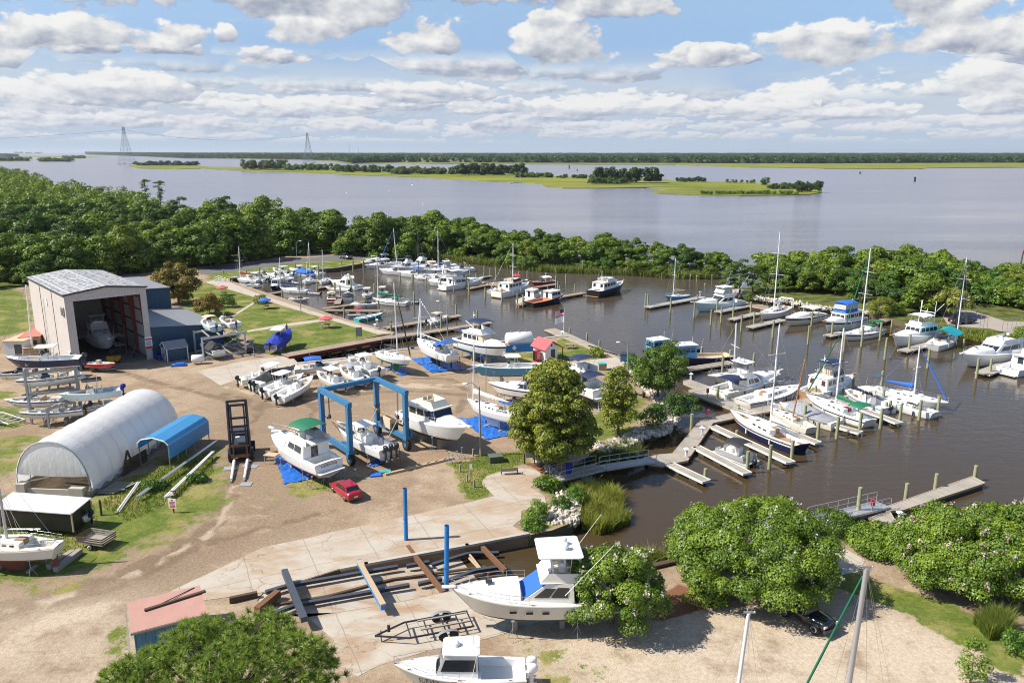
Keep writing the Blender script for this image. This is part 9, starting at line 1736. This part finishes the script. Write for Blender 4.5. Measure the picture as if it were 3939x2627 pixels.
def stand_person(label,loc,rz,shirt,pants):
 J=[(0,0,.92),(0,0,1.2),(0,0,1.42),(0,0,1.52),(.02,0,1.66),(0,.19,1.40),(.04,.26,1.12),(.14,.24,.90),(0,-.19,1.40),(.04,-.26,1.12),(.14,-.24,.90),(0,.10,.88),(.02,.11,.50),(0,.12,.08),(.14,.12,.04),(0,-.10,.88),(.02,-.11,.50),(-.02,-.12,.08),(.12,-.12,.04),(.17,.235,.82),(.17,-.235,.82)]
 Rr=[.13,.14,.13,.055,.10,.06,.045,.035,.06,.045,.035,.095,.065,.045,.04,.095,.065,.045,.04,.03,.03];Ed=[(0,1),(1,2),(2,3),(3,4),(2,5),(5,6),(6,7),(2,8),(8,9),(9,10),(0,11),(11,12),(12,13),(13,14),(0,15),(15,16),(16,17),(17,18),(7,19),(10,20)]
 def sp(c):return 1 if(c.z>.95 and c.z<1.5 and not(abs(c.y)>.2 and c.z<1.2))else(2 if c.z<=.95 and abs(c.y)<.21 else 0)
 sp.head=4;person(label,J,Rr,Ed,loc,rz,shirt,pants,BLKP,sp)
def bent_person(label,loc,rz,shirt,pants):
 J=[(0,0,.88),(.22,0,1.05),(.46,0,1.14),(.56,0,1.12),(.68,0,1.06),(.44,.19,1.08),(.52,.24,.84),(.62,.18,.66),(.44,-.19,1.08),(.52,-.24,.84),(.62,-.18,.66),(0,.10,.84),(.04,.11,.46),(-.02,.12,.07),(.12,.12,.04),(0,-.10,.84),(.04,-.11,.46),(-.02,-.12,.07),(.12,-.12,.04),(.66,.16,.58),(.66,-.16,.58)]
 Rr=[.14,.14,.13,.055,.10,.06,.045,.035,.06,.045,.035,.095,.065,.045,.04,.095,.065,.045,.04,.03,.03];Ed=[(0,1),(1,2),(2,3),(3,4),(2,5),(5,6),(6,7),(2,8),(8,9),(9,10),(0,11),(11,12),(12,13),(13,14),(0,15),(15,16),(16,17),(17,18),(7,19),(10,20)]
 def sp(c):return 1 if(c.z>.86 and c.x>.05 and c.x<.55)else(2 if c.x<.2 and c.z>.4 else 0)
 sp.head=4;person(label,J,Rr,Ed,loc,rz,shirt,pants,BLKP,sp)
bent_person('person in a blue shirt bending over in the boat under the travel lift',zH(1505,945,1.7),R(165),ROYAL,GREYC)
stand_person('person in dark clothes standing beside the golf cart',zB(552,1262),R(200),BLACKC,GREYC);stand_person('person standing on the lawn behind the white topped blue boat',zB(855,1035),R(90),NAVYC,BLACKC);stand_person('person in a blue shirt inside the boat shed',Vector((-69.9,120.5,0))+Matrix.Rotation(srz,3,'Z')@Vector((9.9,2.4,.02)),R(230),ROYAL,NAVYC)
# ================================================================== AIR
hm=bpy.data.materials.new('haze');hm.use_nodes=True;hn=hm.node_tree;hn.nodes.clear()
hv=hn.nodes.new('ShaderNodeVolumePrincipled');hv.inputs['Color'].default_value=(.80,.88,1,1);hv.inputs['Density'].default_value=3.2e-5;hv.inputs['Anisotropy'].default_value=.2
ho=hn.nodes.new('ShaderNodeOutputMaterial');hn.links.new(hv.outputs[0],ho.inputs['Volume'])
mb=MB();mb.box((0,19900,60),(47000,40050,128));tag(mb.build('haze',hm),kind='stuff')
